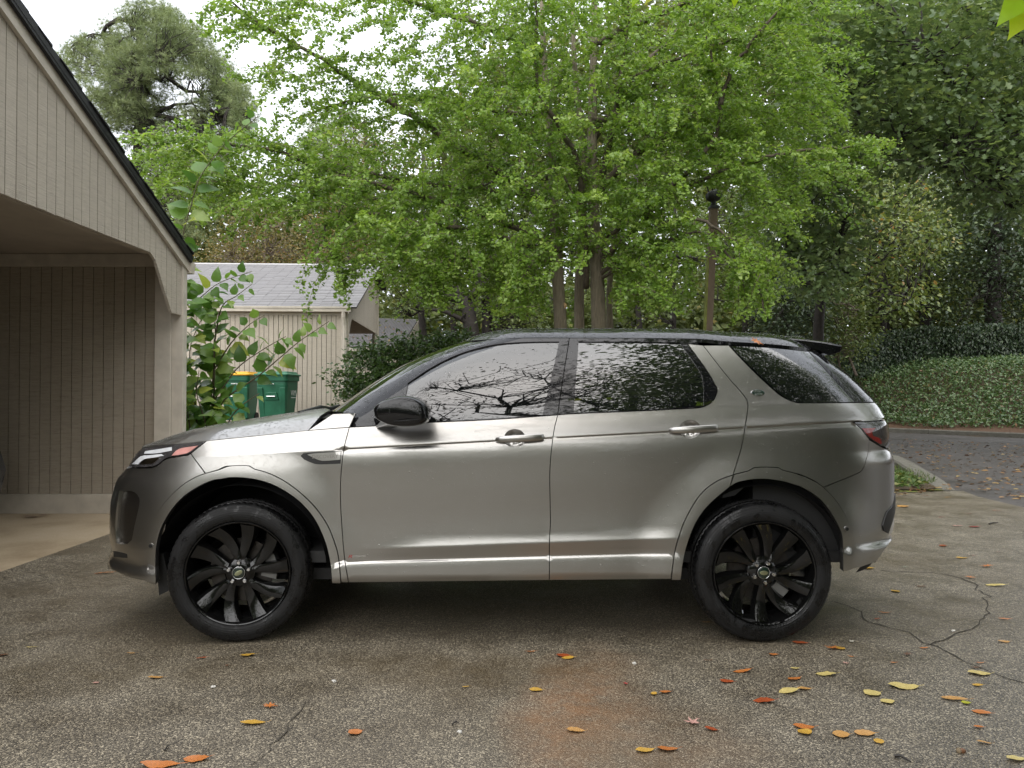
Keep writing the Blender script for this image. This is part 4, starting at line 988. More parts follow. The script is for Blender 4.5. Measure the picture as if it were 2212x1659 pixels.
def bar_mesh(p0, p1, wv, tv, mb=None):
    "hexahedron from p0 to p1 with cross vectors wv, tv"
    p0, p1, wv, tv = map(Vector, (p0, p1, wv, tv)); mb = mb or MB()
    return mb.hexa([p0, p1, p1 + wv, p0 + wv, p0 + tv, p1 + tv, p1 + wv + tv, p0 + wv + tv])
bk = MB(); pts = [(XA - .03, 7.55, 2.87), (XA - .03, 7.55, zr(7.55) - .16), (XA - .03, RID, zr(RID) - .18), (XA - .03, 1.0, zr(1.0) - .18), (XA - .03, 1.0, 2.87)]
bk.prism(pts, (-.03, 0, 0)); bk.build('gable_backing', m_gap, A)
BW = .1155; y = YA - .02 - .06; HB = 2.742
def zlow(y):        # lower edge of the gable: level, then the knee brace down to the corner
    return HB if y < 7.30 else HB - (y - 7.30) / (7.70 - 7.30) * .56 if y < 7.70 else HB - .56
while y > 1.0:
    y0, y1 = y - BW + .009, y
    mb = MB(); top0, top1 = zr(y0) - .15, zr(y1) - .15
    b0, b1 = (zlow(y0), zlow(y1))
    if y1 > 7.70: b0 = b1 = HB - .56
    dx = random.uniform(0, .004)
    mb.prism([(XA + dx, y0, b0), (XA + dx, y1, b1), (XA + dx, y1, top1), (XA + dx, y0, top0)], (-.03, 0, 0)); mb.build('siding_board', m_side, A); y -= BW
# corner trim, knee edge, rake board, roof
mb = MB(); mb.box((XA - .10, YA - .075, -.03), (XA + .022, YA + .02, zr(YA) - .12)); mb.build('corner_board', m_trim, A, bevel=.004)
mb = MB(); mb.box((XA - .28, YA - .10, -.03), (XA - .102, YA - .02, 2.86)); mb.build('corner_post', m_trim, A, bevel=.004)
for ya, yb in ((YA + .03, RID), (1.0 - .03, RID)):
    s_ = 1 if ya > yb else -1
    za = zr(YA) - slope * .03 if s_ > 0 else zr(1.0) - slope * .03; zb = zr(RID)
    mb = MB(); mb.prism([(XA + .004, ya, za - .19), (XA + .004, yb, zb - .19), (XA + .004, yb, zb - .055), (XA + .004, ya, za - .055)], (.035, 0, 0)); mb.build('rake_board', m_trim, A)
    mb = MB(); mb.prism([(XA + .045, ya, za - .09), (XA + .045, yb, zb - .09), (XA + .045, yb, zb - .05), (XA + .045, ya, za - .05)], (.03, 0, 0)); mb.build('drip_edge', m_dkroof, A)
    mb = MB(); mb.prism([(XA + .078, ya, za - .060), (XA + .078, yb, zb - .060), (XA + .078, yb, zb - .002), (XA + .078, ya, za - .002)], (-6.6, 0, 0)); mb.build('roof_deck', m_dkroof, A)
    n = int(abs(ya - yb) / .13)
    for i in range(n):
        q0, q1 = ya + (yb - ya) * i / n, ya + (yb - ya) * (i + 1.25) / n; w0, w1 = za + (zb - za) * i / n, za + (zb - za) * (i + 1.25) / n
        mb = MB(); e_ = XA + .085 + random.uniform(-.012, .012); mb.prism([(e_, q0, w0 + .0), (e_, q1, w1 + .001), (e_, q1, w1 + .008), (e_, q0, w0 + .022)], (-6.62, 0, 0)); mb.build('shingle_course', m_dkroof, A)
mb = MB(); gz = zr(YA) - .16
mb.add([(XA + .06, YA + .03, gz - .06), (XA + .06, YA + .11, gz - .06), (XA + .06, YA + .15, gz + .06), (XA + .06, YA + .03, gz + .08), (-10.2, YA + .03, gz - .06), (-10.2, YA + .11, gz - .06), (-10.2, YA + .15, gz + .06), (-10.2, YA + .03, gz + .08)],
       [(0, 3, 2, 1), (0, 1, 5, 4), (1, 2, 6, 5), (2, 3, 7, 6), (3, 0, 4, 7)]); mb.build('gutter', m_trim, A)
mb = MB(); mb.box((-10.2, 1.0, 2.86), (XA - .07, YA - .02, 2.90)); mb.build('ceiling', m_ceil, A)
mb = MB(); mb.box((XA - .10, 1.0, 2.738), (XA - .031, 7.31, 2.858)); mb.build('header', m_ceil, A)
# side wall at the back: boards on a dark backing
mb = MB(); mb.box((-10.2, YA - .045, -.03), (XA - .11, YA + .0, 2.86)); mb.build('wall_backing', m_gap, A)
mb = MB(); mb.box((-10.2, YA - .105, -.004), (XA - .285, YA - .047, .205)); mb.build('base_board', m_trim, A, bevel=.004)
mb = MB(); mb.box((-10.2, YA - .11, 2.72), (XA - .285, YA - .047, 2.855)); mb.build('top_board', m_trim, A, bevel=.004)
x = XA - .286
while x > -8.2:
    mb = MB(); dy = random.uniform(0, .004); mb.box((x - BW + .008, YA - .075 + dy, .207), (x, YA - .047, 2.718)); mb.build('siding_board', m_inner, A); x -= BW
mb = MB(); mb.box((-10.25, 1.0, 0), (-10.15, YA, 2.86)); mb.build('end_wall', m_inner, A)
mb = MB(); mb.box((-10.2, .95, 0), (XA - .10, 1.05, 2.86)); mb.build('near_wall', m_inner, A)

# ================================================================== SECOND CARPORT, BEHIND
YB = 17.5; ZB0 = float(terrain(np.array(-6.0), np.array(YB)))
B = thing('rear_carport', tuple(at(748, 870, YB)), 'second taupe carport with grey shingle roof behind the wheelie bins', 'carport')
TH = R(2.6); ux = Vector((math.cos(TH), math.sin(TH), 0)); uy = Vector((-math.sin(TH), math.cos(TH), 0)); OB = Vector(at(751, 665, YB)); OB.z = 0
ZE = float(at(755, 666, YB)[2]); RB = 4.15; ZRG = float(at(822, 578, YB + RB)[2])
def LB(u, w, z): return tuple(OB + ux * u + uy * w + Vector((0, 0, z)))
ZG = ZB0 - .05; LBW = 9.0
mb = MB(); mb.hexa([LB(-LBW, .03, ZG), LB(0, .03, ZG), LB(0, .10, ZG), LB(-LBW, .10, ZG), LB(-LBW, .03, ZE - .1), LB(0, .03, ZE - .1), LB(0, .10, ZE - .1), LB(-LBW, .10, ZE - .1)]); mb.build('wall_backing', m_gap, B)
u = -.17; k = 0
while u > -LBW:
    mb = MB(); mb.hexa([LB(u - BW + .012, 0, ZG), LB(u, 0, ZG), LB(u, .03, ZG), LB(u - BW + .012, .03, ZG), LB(u - BW + .012, 0, ZE - .17), LB(u, 0, ZE - .17), LB(u, .03, ZE - .17), LB(u - BW + .012, .03, ZE - .17)]); mb.build('siding_board', m_side, B); u -= BW
bx = lambda n, u0, u1, w0, w1, z0, z1, m: MB().hexa([LB(u0, w0, z0), LB(u1, w0, z0), LB(u1, w1, z0), LB(u0, w1, z0), LB(u0, w0, z1), LB(u1, w0, z1), LB(u1, w1, z1), LB(u0, w1, z1)]).build(n, m, B)
bx('corner_board', -.165, .02, -.02, .12, ZG, ZE - .08, m_trim); bx('frieze_board', -LBW, -.166, -.012, .03, ZE - .168, ZE - .05, m_trim)
bx('gutter', -LBW, .10, -.16, -.03, ZE - .10, ZE + .01, m_trim); bx('gutter_lip', -LBW, .11, -.175, -.161, ZE - .02, ZE + .025, m_trim)
dsp = MB(); dsp.tube([LB(-.08, -.11, ZE - .1), LB(-.08, -.10, ZE - .22), LB(-.06, -.055, ZE - .42), LB(-.06, -.055, ZG)], .055, 8); dsp.build('downspout', m_trim, B, smooth=False)
# roof plane with individual shingles
sl_len = math.hypot(RB, ZRG - ZE); sdir = (uy * RB + Vector((0, 0, ZRG - ZE))).normalized(); snor = ux.cross(sdir).normalized()
if snor.z < 0: snor = -snor
E0 = Vector(LB(.12, -.14, ZE + .0)); ridge_w = RB
def RP(u, t, h=0): return E0 - Vector((0, 0, .02)) + ux * u + sdir * t + snor * h
mb = MB(); mb.hexa([RP(-LBW, 0), RP(.12, 0), RP(.12, sl_len + .15), RP(-LBW, sl_len + .15), RP(-LBW, 0, .03), RP(.12, 0, .03), RP(.12, sl_len + .15, .03), RP(-LBW, sl_len + .15, .03)]); mb.build('roof_deck', m_gap, B)
rows = 30; ex = (sl_len + .10) / rows; tabw = .305; cnt = 0; rest = MB()
sh_me = []
for kk in range(3):
    m_ = MB(); d_ = .004 * kk; hi_ = .012 + .004 * kk
    m_.add([(0, 0, 0), (tabw - .006, 0, 0), (tabw - .006, ex * 1.15, -.002), (0, ex * 1.15, -.002), (0, d_, hi_), (tabw - .006, d_, hi_), (tabw - .006, ex * 1.15, .003), (0, ex * 1.15, .003)], [(0, 3, 2, 1), (4, 5, 6, 7), (0, 1, 5, 4), (1, 2, 6, 5), (3, 0, 4, 7)])
    o_ = m_.build('shingle', m_shingle); sh_me.append(o_.data); bpy.data.objects.remove(o_)
MB_rot = Matrix((ux, sdir, snor)).transposed().to_4x4()
for r_ in range(rows):
    off_ = (r_ % 2) * tabw / 2; ntab = int((LBW * .78) / tabw)
    for c_ in range(ntab):
        u = .12 - (c_ + 1) * tabw + off_ - (tabw / 2 if r_ % 2 else 0) - .0
        P0 = RP(u, r_ * ex, .031)
        if cnt < 300 and c_ < 24:
            o_ = bpy.data.objects.new('shingle', sh_me[random.randrange(3)]); COL.objects.link(o_); o_.parent = B
            o_.matrix_parent_inverse = Matrix.Translation(-ORIG[B.name]); o_.matrix_basis = Matrix.Translation(P0) @ MB_rot; cnt += 1
        else:
            m3 = Matrix.Translation(P0) @ MB_rot; me_ = sh_me[random.randrange(3)]
            rest.add([m3 @ v_.co for v_ in me_.vertices], [list(f.vertices) for f in me_.polygons])
tag(rest.build('upper_shingles', m_shingle, B), kind='stuff')
for sg in (1,):
    mb = MB(); mb.hexa([RP(-LBW, sl_len + .02, .035), RP(.13, sl_len + .02, .035), RP(.13, sl_len + .16, .035), RP(-LBW, sl_len + .16, .035), RP(-LBW, sl_len + .02, .06), RP(.13, sl_len + .02, .06), RP(.13, sl_len + .16, .06), RP(-LBW, sl_len + .16, .06)]); mb.build('ridge_cap', plain('ridge_grey', (.42, .41, .41), .7), B)
# gable end facing right: boards, opening, far slope
HBB = ZE - .20
mb = MB(); mb.prism([LB(-.02, .1, HBB + .05), LB(-.02, RB, HBB + .05), LB(-.02, RB, ZRG - .12), LB(-.02, .1, ZE - .10)], tuple(ux * -.03)); mb.build('gable_backing', m_gap, B)
w = .12
while w < RB + 1.0:
    w1 = w + BW - .012; zt = lambda q: (ZE + (ZRG - ZE) * q / RB if q <= RB else ZRG - (ZRG - ZE) * (q - RB) / RB) - .12
    lo = lambda q: HBB if q > .55 else HBB - (1 - (q - .12) / .43) * .55
    hi_w = lambda q: HBB if q < RB + .2 else HBB
    lowz = (lo(w), lo(w1))
    mb = MB(); mb.prism([LB(.0, w, lowz[0]), LB(.0, w1, lowz[1]), LB(.0, w1, zt(w1)), LB(.0, w, zt(w))], tuple(ux * -.02)); mb.build('siding_board', m_side, B); w += BW
bx('gable_end_trim', -.03, .03, RB + 1.0, RB + 1.09, HBB - .62, ZRG - .45, m_trim)
knee = MB(); knee.prism([LB(-.01, RB + 1.0, HBB), LB(-.01, RB + .55, HBB), LB(-.01, RB + .98, HBB - .75), LB(-.01, RB + 1.0, HBB - .75)], tuple(ux * -.06)); knee.build('knee_brace', m_trim, B)
rk = MB(); rk.prism([LB(.03, -.14, ZE - .14), LB(.03, RB, ZRG - .14), LB(.03, RB, ZRG - .02), LB(.03, -.14, ZE - .02)], tuple(ux * .03)); rk.build('rake_board', m_trim, B)
bx('ceiling', -LBW, -.05, .1, RB + 1.0, HBB + .02, HBB + .05, m_ceil); bx('back_post', -.16, .02, RB + .95, RB + 1.09, ZG, HBB, m_trim); bx('inner_wall', -3.0, -2.9, .1, RB + 1.0, ZG, HBB, m_inner)
mb = MB(); mb.hexa([RP(-LBW, sl_len + .1), RP(.12, sl_len + .1), tuple(Vector(LB(.24, RB + 1.25, ZRG - .52))), tuple(Vector(LB(-LBW, RB + 1.25, ZRG - .52))), RP(-LBW, sl_len + .1, .04), RP(.12, sl_len + .1, .04), tuple(Vector(LB(.24, RB + 1.25, ZRG - .47))), tuple(Vector(LB(-LBW, RB + 1.25, ZRG - .47)))]); mb.build('far_slope', m_dkroof, B)
# wall lantern beside the downspout
ln = thing('wall_lantern', tuple(at(763, 805, 17.3)), 'small black lantern by the downspout of the rear carport', 'lantern')
c = at(763, 806, 17.35); lm = MB(); lm.box((c[0] - .06, c[1] - .06, c[2] - .16), (c[0] + .06, c[1] + .06, c[2] + .08)); lm.build('lamp_body', m_trimblk, ln, bevel=.01)
lm = MB(); lm.add([(c[0] - .09, c[1] - .09, c[2] + .081), (c[0] + .09, c[1] - .09, c[2] + .081), (c[0] + .09, c[1] + .09, c[2] + .081), (c[0] - .09, c[1] + .09, c[2] + .081), (c[0], c[1], c[2] + .17)], [(3, 2, 1, 0), (0, 1, 4), (1, 2, 4), (2, 3, 4), (3, 0, 4)]); lm.build('lamp_cap', m_trimblk, ln)
lm = MB(); lm.tube([(c[0], c[1], c[2] - .16), (c[0], c[1], float(terrain(c[0], c[1])))], .035, 8); lm.build('lamp_post', m_trimblk, ln)

# ================================================================== THIRD ROOF, FARTHER
YCc = 27.0
Cb = thing('far_carport', tuple(at(840, 760, YCc)), 'farthest carport, its long grey roof half hidden by the hedge', 'carport')
a0, a1, b1_, b0 = at(752, 756, YCc), at(855, 742, YCc), at(903, 689, YCc + 4.2), at(775, 687, YCc + 4.2)
a0 = at(700, 750, YCc); a1 = at(868, 748, YCc); b0 = at(740, 686, YCc + 4.2); b1_ = at(903, 690, YCc + 4.2)
def bil(u, t): return (1-t)*((1-u)*a0 + u*a1) + t*((1-u)*b0 + u*b1_)
rr = MB(); NR = 22
for i in range(NR):
    t0, t1 = i/NR, (i+1.1)/NR
    p = [bil(0, t0), bil(1, t0), bil(1, t1), bil(0, t1)]; up = np.array([0, -.01, .03])
    ncol = 24
    for j in range(ncol):
        u0 = j/ncol + (.5/ncol if i % 2 else 0); u1 = min(1, u0 + 1/ncol - .003)
        if u0 >= 1: continue
        q = [bil(u0, t0) + up, bil(u1, t0) + up, bil(u1, t1), bil(u0, t1), bil(u0, t0)]
        rr.add([q[0], q[1], q[2], q[3], bil(u0, t0), bil(u1, t0)], [(0, 1, 2, 3), (0, 4, 5, 1)])
tag(rr.build('roof_shingles', m_shingle, Cb), kind='stuff')
mb = MB(); mb.prism([tuple(a0 - [0, 0, .03]), tuple(a1 - [0, 0, .03]), tuple(b1_ - [0, 0, .03]), tuple(b0 - [0, 0, .03])], (0, 0, -.05)); mb.build('roof_deck', m_gap, Cb)
mb = MB(); mb.prism([tuple(a1 + [.02, 0, -.05]), tuple(b1_ + [.02, 0, -.05]), tuple(b1_ + [.02, 0, -2.4]), tuple(a1 + [.02, 0, -1.0])], (-.1, 0, 0)); mb.build('gable', m_side, Cb)
mb = MB(); mb.box((a0[0], a0[1] + .2, 0), (a1[0], a1[1] + .3, a0[2] - .05)); mb.build('wall', m_side, Cb)
mb = MB(); mb.box((a0[0], a0[1] - .05, a0[2] - .14), (a1[0], a1[1] + .05, a0[2] - .02)); mb.build('gutter', m_trim, Cb)

# ================================================================== BINS
m_bin = plain('green_plastic', (.028, .155, .085), .42, var=.18, nscale=5); m_lidg = plain('green_lid', (.035, .19, .105), .40, var=.12, nscale=5); m_lidy = plain('yellow_lid', (.80, .42, .015), .4, var=.08, nscale=5)
m_white = plain('white_print', (.75, .77, .75), .6)
def wheelie(px, d, rot, wid, lidmat, label, mark):
    c = at(px, 860, d); zg = float(terrain(np.array(c[0]), np.array(d))); root = bpy.data.objects.new('wheelie_bin', None); COL.objects.link(root)
    root.location = (c[0], d, zg); root.rotation_euler = (0, 0, rot); tag(root, label, 'bin', 'wheelie bins against the rear carport')
    H = float(at(px, 812, d)[2]) - zg
    def part(name, mb, mat, bevel=0, par=None):
        o = mk(name, mb.V, mb.F, mat); o.parent = par or root
        if bevel: m = o.modifiers.new('bevel', 'BEVEL'); m.width = bevel; m.segments = 2; m.limit_method = 'ANGLE'
        return o
    def rr(w, dd, z, r=.07, sy=0.0):
        out = []
        for sx, sy_, a0 in ((1, -1, -90), (1, 1, 0), (-1, 1, 90), (-1, -1, 180)):
            for a in (0, 30, 60, 90): out.append((sx*(w/2 - r) + r*math.cos(R(a0 + a)), sy_*(dd/2 - r) + r*math.sin(R(a0 + a)) + sy, z))
        return out
    rings = [rr(wid*.74, .52, .06), rr(wid*.76, .56, .10), rr(wid*.93, .72, H - .20), rr(wid*.93, .72, H - .115), rr(wid, .78, H - .11), rr(wid, .79, H)]
    mb = MB(); n = len(rings[0])
    for r_ in rings: mb.V += r_
    for i in range(len(rings)-1):
        for k in range(n): mb.F.append([i*n + k, i*n + (k+1) % n, (i+1)*n + (k+1) % n, (i+1)*n + k])
    mb.F.append(list(range(n))[::-1]); body = part('bin_body', mb, m_bin)
    rings = [rr(wid + .05, .84, H + .002, .06), rr(wid + .05, .84, H + .03, .06), rr(wid - .05, .74, H + .045, .06), rr(wid - .09, .68, H + .085, .08)]
    mb = MB()
    for r_ in rings: mb.V += r_
    for i in range(3):
        for k in range(n): mb.F.append([i*n + k, i*n + (k+1) % n, (i+1)*n + (k+1) % n, (i+1)*n + k])
    mb.F += [list(range(n))[::-1], [3*n + k for k in range(n)]]; part('lid', mb, lidmat, .006)
    yf = -.40
    fy = lambda z: -(.26 + (z - .06) / (H - .26) * .10)           # front face depth at height z
    mb = MB(); mb.hexa([(-.15, fy(.50) - .03, .50), (.15, fy(.50) - .03, .50), (.15, fy(.5) + .02, .50), (-.15, fy(.5) + .02, .50), (-.11, fy(.66) - .035, .66), (.11, fy(.66) - .035, .66), (.11, fy(.66) + .02, .66), (-.11, fy(.66) + .02, .66)]); part('catch_boss', mb, m_bin, .01)
    mb = MB(); mb.tube([(-.09, fy(.60) - .05, .575), (.09, fy(.60) - .05, .575)], .014, 8); part('catch_bar', mb, m_chrome)
    for sx in (-1, 1):
        mb = MB(); x0 = sx * wid * .30; mb.hexa([(x0 - .06, fy(.1) - .015, .10), (x0 + .06, fy(.1) - .015, .10), (x0 + .06, fy(.1) + .03, .10), (x0 - .06, fy(.1) + .03, .10), (x0*1.15 - .06, fy(H - .25) - .03, H - .25), (x0*1.15 + .06, fy(H - .25) - .03, H - .25), (x0*1.15 + .06, fy(H - .25) + .03, H - .25), (x0*1.15 - .06, fy(H - .25) + .03, H - .25)]); part('corner_rib', mb, m_bin, .015)
        mb = MB(); mb.tube([(sx*(wid*.38) - .03*sx, .24, .11), (sx*(wid*.38) + .03*sx, .24, .11)], .11, 18); part('bin_wheel', mb, m_rubber)
    mb = MB(); mb.tube([(-wid*.36, .44, H - .02), (wid*.36, .44, H - .02)], .016, 8); part('bin_handle', mb, m_bin)
    mb = MB(); mb.box((-.07, fy(H - .16) - .036, H - .185), (.07, fy(H - .16) - .030, H - .165)); part('label_strip', mb, m_white)
    def lettering(txt, size, M):
        cu = bpy.data.curves.new('lettering', 'FONT'); cu.body = txt; cu.size = size; cu.align_x = 'CENTER'; cu.resolution_u = 3
        t = bpy.data.objects.new('lettering', cu); me = bpy.data.meshes.new_from_object(t); bpy.data.objects.remove(t); me.transform(M); me.materials.append(m_white)
        o = bpy.data.objects.new('lettering', me); COL.objects.link(o); o.parent = root
    if mark:
        lettering('WM', .17, Matrix.Translation((wid*.46 + .016, .02, H - .42)) @ Matrix.Rotation(R(90), 4, 'Z') @ Matrix.Rotation(R(90 - 4), 4, 'X'))
        mb = MB(); mb.box((wid*.46 + .012, -.13, H - .47), (wid*.46 + .014, .17, H - .455)); part('label_strip', mb, m_white)
    else:
        mb = MB(); mb.box((.05, fy(.75) - .036, .78), (.16, fy(.75) - .030, .83)); part('label_strip', mb, m_white)
    return root
wheelie(600, 15.3, R(-3), .70, m_lidg, 'all green wheelie bin with WM lettering on its side', True)
wheelie(521, 15.7, R(0), .62, m_lidy, 'green wheelie bin with a yellow lid', False)

# ================================================================== LAMP POST
P = thing('light_post', tuple(at(1527, 760, 14.0)), 'brown wooden post carrying a black floodlight, rising behind the roof of the SUV', 'light post')
m_post = siding_mat('weathered_post', (.16, .115, .08), (.24, .18, .13), 4); m_postm = plain('mossy_edge', (.22, .24, .05), .9, var=.3)
t_, b_ = at(1541, 452, 14.0), at(1527, 760, 14.0); b_ = b_ + (b_ - t_) * .35; d_ = .072
mb = MB(); mb.hexa([tuple(b_ + [-d_, -d_, 0]), tuple(b_ + [d_, -d_, 0]), tuple(b_ + [d_, d_, 0]), tuple(b_ + [-d_, d_, 0]), tuple(t_ + [-d_, -d_, 0]), tuple(t_ + [d_, -d_, 0]), tuple(t_ + [d_, d_, 0]), tuple(t_ + [-d_, d_, 0])]); mb.build('post', m_post, P)
mb = MB(); e = .004; mb.hexa([tuple(b_ + [-d_ - e, -d_ - e, 0]), tuple(b_ + [-d_ + .035, -d_ - e, 0]), tuple(b_ + [-d_ + .035, d_, 0]), tuple(b_ + [-d_ - e, d_, 0]), tuple(b_ * .25 + t_ * .75 + [-d_ - e, -d_ - e, 0]), tuple(b_ * .25 + t_ * .75 + [-d_ + .012, -d_ - e, 0]), tuple(b_ * .25 + t_ * .75 + [-d_ + .012, d_, 0]), tuple(b_ * .25 + t_ * .75 + [-d_ - e, d_, 0])]); mb.build('mossy_edge', m_postm, P)
mb = MB(); mb.box((t_[0] - .085, t_[1] - .085, t_[2]), (t_[0] + .085, t_[1] + .085, t_[2] + .06)); mb.build('post_cap', m_trimblk, P, bevel=.008)
mb = MB(); mb.tube([tuple(t_ + [0, 0, .06]), tuple(t_ + [0, -.02, .16])], .05, 10); mb.build('lamp_neck', m_trimblk, P)
mb = MB(); hc = t_ + [.0, -.02, .24]; mb.tube([tuple(hc + [-.12, -.06, -.02]), tuple(hc + [-.06, -.02, 0]), tuple(hc + [.06, .03, .03]), tuple(hc + [.12, .06, .02])], [.075, .11, .12, .085], 12); mb.build('lamp_head', m_trimblk, P, smooth=True)
mb = MB(); mb.tube([tuple(hc + [-.10, -.03, .06]), tuple(hc + [-.15, -.03, .26])], .014, 6); mb.build('lamp_fin', m_trimblk, P)
mb = MB(); mb.tube([tuple(hc + [-.03, -.03, .08]), tuple(hc + [-.04, -.03, .27])], .014, 6); mb.build('lamp_fin', m_trimblk, P)
# ================================================================== FOLIAGE TOOLS
def leaf_mat(name, stops, rough=.42, trans=.32, tint=(1.25, 1.25, .7), spec=.5):
    m, nt, b = newmat(name); out = nt.nodes['Material Output']
    at_ = N(nt, 'ShaderNodeAttribute'); at_.attribute_name = 'rnd'
    c = ramp(nt, at_.outputs['Fac'], stops); v = objco(nt, world=True)
    c = mixc(nt, math_(nt, 'MULTIPLY', noise(nt, v, 45, 3), .35), c, tuple(x * .6 for x in stops[0][1]))
    nt.links.new(c, b.inputs['Base Color']); b.inputs['Roughness'].default_value = rough; b.inputs['Specular IOR Level'].default_value = spec
    tr = N(nt, 'ShaderNodeBsdfTranslucent'); nt.links.new(mixc(nt, 1.0, c, tint, 'MULTIPLY'), tr.inputs[0])
    mx = N(nt, 'ShaderNodeMixShader'); mx.inputs[0].default_value = trans
    nt.links.new(b.outputs[0], mx.inputs[1]); nt.links.new(tr.outputs[0], mx.inputs[2]); nt.links.new(mx.outputs[0], out.inputs['Surface'])
    return m
def unit(a): return a / np.maximum(np.linalg.norm(a, axis=-1, keepdims=True), 1e-9)
def leaf_mesh(name, tv, tf, pos, axis, nrm, size, rnd, mat, parent=None, kind='stuff'):
    tv = np.asarray(tv, float); tf = np.asarray(tf, int); n, k = len(pos), len(tv)
    X = unit(axis); Z = unit(nrm - X * (nrm * X).sum(1, keepdims=True)); Y = np.cross(Z, X)
    V = pos[:, None, :] + size[:, None, None] * (tv[None, :, 0:1] * X[:, None] + tv[None, :, 1:2] * Y[:, None] + tv[None, :, 2:3] * Z[:, None])
    V = V.reshape(-1, 3).astype(np.float32); Fc = (tf[None] + (np.arange(n) * k)[:, None, None]).reshape(-1, 3)
    me = bpy.data.meshes.new(name); me.vertices.add(len(V)); me.vertices.foreach_set('co', V.ravel())
    me.loops.add(Fc.size); me.loops.foreach_set('vertex_index', Fc.ravel().astype(np.int32))
    me.polygons.add(len(Fc)); me.polygons.foreach_set('loop_start', (np.arange(len(Fc)) * 3).astype(np.int32))
    me.update(calc_edges=True)
    a = me.attributes.new('rnd', 'FLOAT', 'POINT'); a.data.foreach_set('value', np.repeat(rnd, k).astype(np.float32))
    me.materials.append(mat); o = bpy.data.objects.new(name, me); COL.objects.link(o)
    if parent is not None: setp(o, parent)
    if kind: o['kind'] = kind
    return o
T_GINK = ([(0, 0, 0), (.62, -.62, .10), (.92, -.30, -.03), (.84, 0, .05), (.92, .30, -.03), (.62, .62, .10)], [(0, 1, 2), (0, 2, 3), (0, 3, 4), (0, 4, 5)])
T_OVAL = ([(0, 0, 0), (.35, -.26, .05), (.72, -.20, .03), (1, 0, -.10), (.72, .20, .03), (.35, .26, .05), (.5, 0, -.02)], [(0, 1, 6), (1, 2, 6), (2, 3, 6), (3, 4, 6), (4, 5, 6), (5, 0, 6)])
T_OVAL2 = ([(0, 0, 0), (.45, -.25, .06), (1, 0, -.05), (.45, .25, .06)], [(0, 1, 2), (0, 2, 3)])
T_OAK = ([(0, 0, 0), (.30, -.16, .02), (.42, -.40, .06), (.55, -.15, .01), (.75, -.33, .04), (1, 0, -.05), (.75, .33, .04), (.55, .15, .01), (.42, .40, .06), (.30, .16, .02)], [(0, 1, 9), (1, 2, 3), (1, 3, 7), (1, 7, 9), (9, 7, 8), (3, 4, 5), (3, 5, 7), (7, 5, 6)])
_nv, _nf = [], []
_r = np.random.default_rng(3)
for i in range(16):
    d = unit(_r.normal(0, 1, 3) + np.array([1.1, 0, .25])); s_ = unit(np.cross(d, _r.normal(0, 1, 3))) * .022; k = len(_nv); L_ = _r.uniform(.7, 1.0)
    _nv += [tuple(s_), tuple(-s_), tuple(d * L_)]; _nf.append((k, k + 1, k + 2))
T_NEED = (_nv, _nf)
_gr = np.random.default_rng(11)
def samp_poly(poly, n, r):
    P = np.array(poly, float); lo, hi = P.min(0), P.max(0); out = []
    while sum(map(len, out)) < n:
        q = r.uniform(lo, hi, (n * 2, 2)); out.append(q[inside(P, q)])
    return np.concatenate(out)[:n]
_perm = np.random.default_rng(5).random((32, 32, 32))
def vnoise(p, s):
    q = np.asarray(p) / s; i = np.floor(q).astype(int); f = q - i; f = f * f * (3 - 2 * f); o = 0
    for dx in (0, 1):
        for dy in (0, 1):
            for dz in (0, 1):
                w = (f[:, 0] if dx else 1 - f[:, 0]) * (f[:, 1] if dy else 1 - f[:, 1]) * (f[:, 2] if dz else 1 - f[:, 2])
                o = o + w * _perm[(i[:, 0] + dx) % 32, (i[:, 1] + dy) % 32, (i[:, 2] + dz) % 32]
    return o
def clump(C, per, spread, r, up=.9, droop=.25, out_from=None):
    "leaf positions, axes and normals round cluster centres"
    n = len(C); P = np.repeat(C, per, 0); rc = np.repeat(r.random(n), per)
    off = r.normal(0, 1, P.shape) * np.asarray(spread); P = P + off
    ax = unit(off * np.array([1, 1, .3]) + r.normal(0, .03, P.shape)) + r.normal(0, .45, P.shape); ax[:, 2] -= droop
    nr = r.normal(0, 1, P.shape); nr[:, 2] = np.abs(nr[:, 2]) + up
    return P, unit(ax), unit(nr), rc
def crown_px(poly, d0, d1, ncl, r, thr=None, ns=1.2):
    "cluster centres in the volume behind a picture region, with gaps"
    need = ncl; got = []
    while need > 0:
        q = samp_poly(poly, ncl * 2, r); d = r.uniform(d0, d1, len(q)); p = at(q[:, 0], q[:, 1], d)
        if thr is not None: p = p[vnoise(p, ns) > thr]
        got.append(p[:need]); need -= len(got[-1])
    return np.concatenate(got)
def limb_pts(px, ds):
    px = np.array(catmull(px, 12)); d = np.interp(np.linspace(0, 1, len(px)), np.linspace(0, 1, len(ds)), ds); return at(px[:, 0], px[:, 1], d)
m_bark, nt, b = newmat('grey_bark'); v = objco(nt, (14, 14, 2.2), world=True); n1 = noise(nt, v, 2.2, 6, .65); n0 = noise(nt, objco(nt, world=True), 2, 4)
nt.links.new(mixc(nt, n0, ramp(nt, n1, [(.34, (.10, .078, .058)), (.55, (.29, .235, .18)), (.72, (.42, .36, .29))]), (.24, .21, .15)), b.inputs['Base Color']); b.inputs['Roughness'].default_value = .85; bump(nt, n1, 1.0, .04, b)
m_barkd = plain('dark_bark', (.028, .023, .019), .85, var=.5, nscale=12, bstr=.6); m_twig = plain('twig_bark', (.13, .10, .075), .8, var=.3, nscale=12)
def tubes(polys, name, mat, parent, n=6):
    mb = MB()
    for pts, r0, r1 in polys:
        m = len(pts); mb.tube([tuple(p) for p in pts], [r0 + (r1 - r0) * i / (m - 1) for i in range(m)], n)
    return mb.build(name, mat, parent, smooth=True)
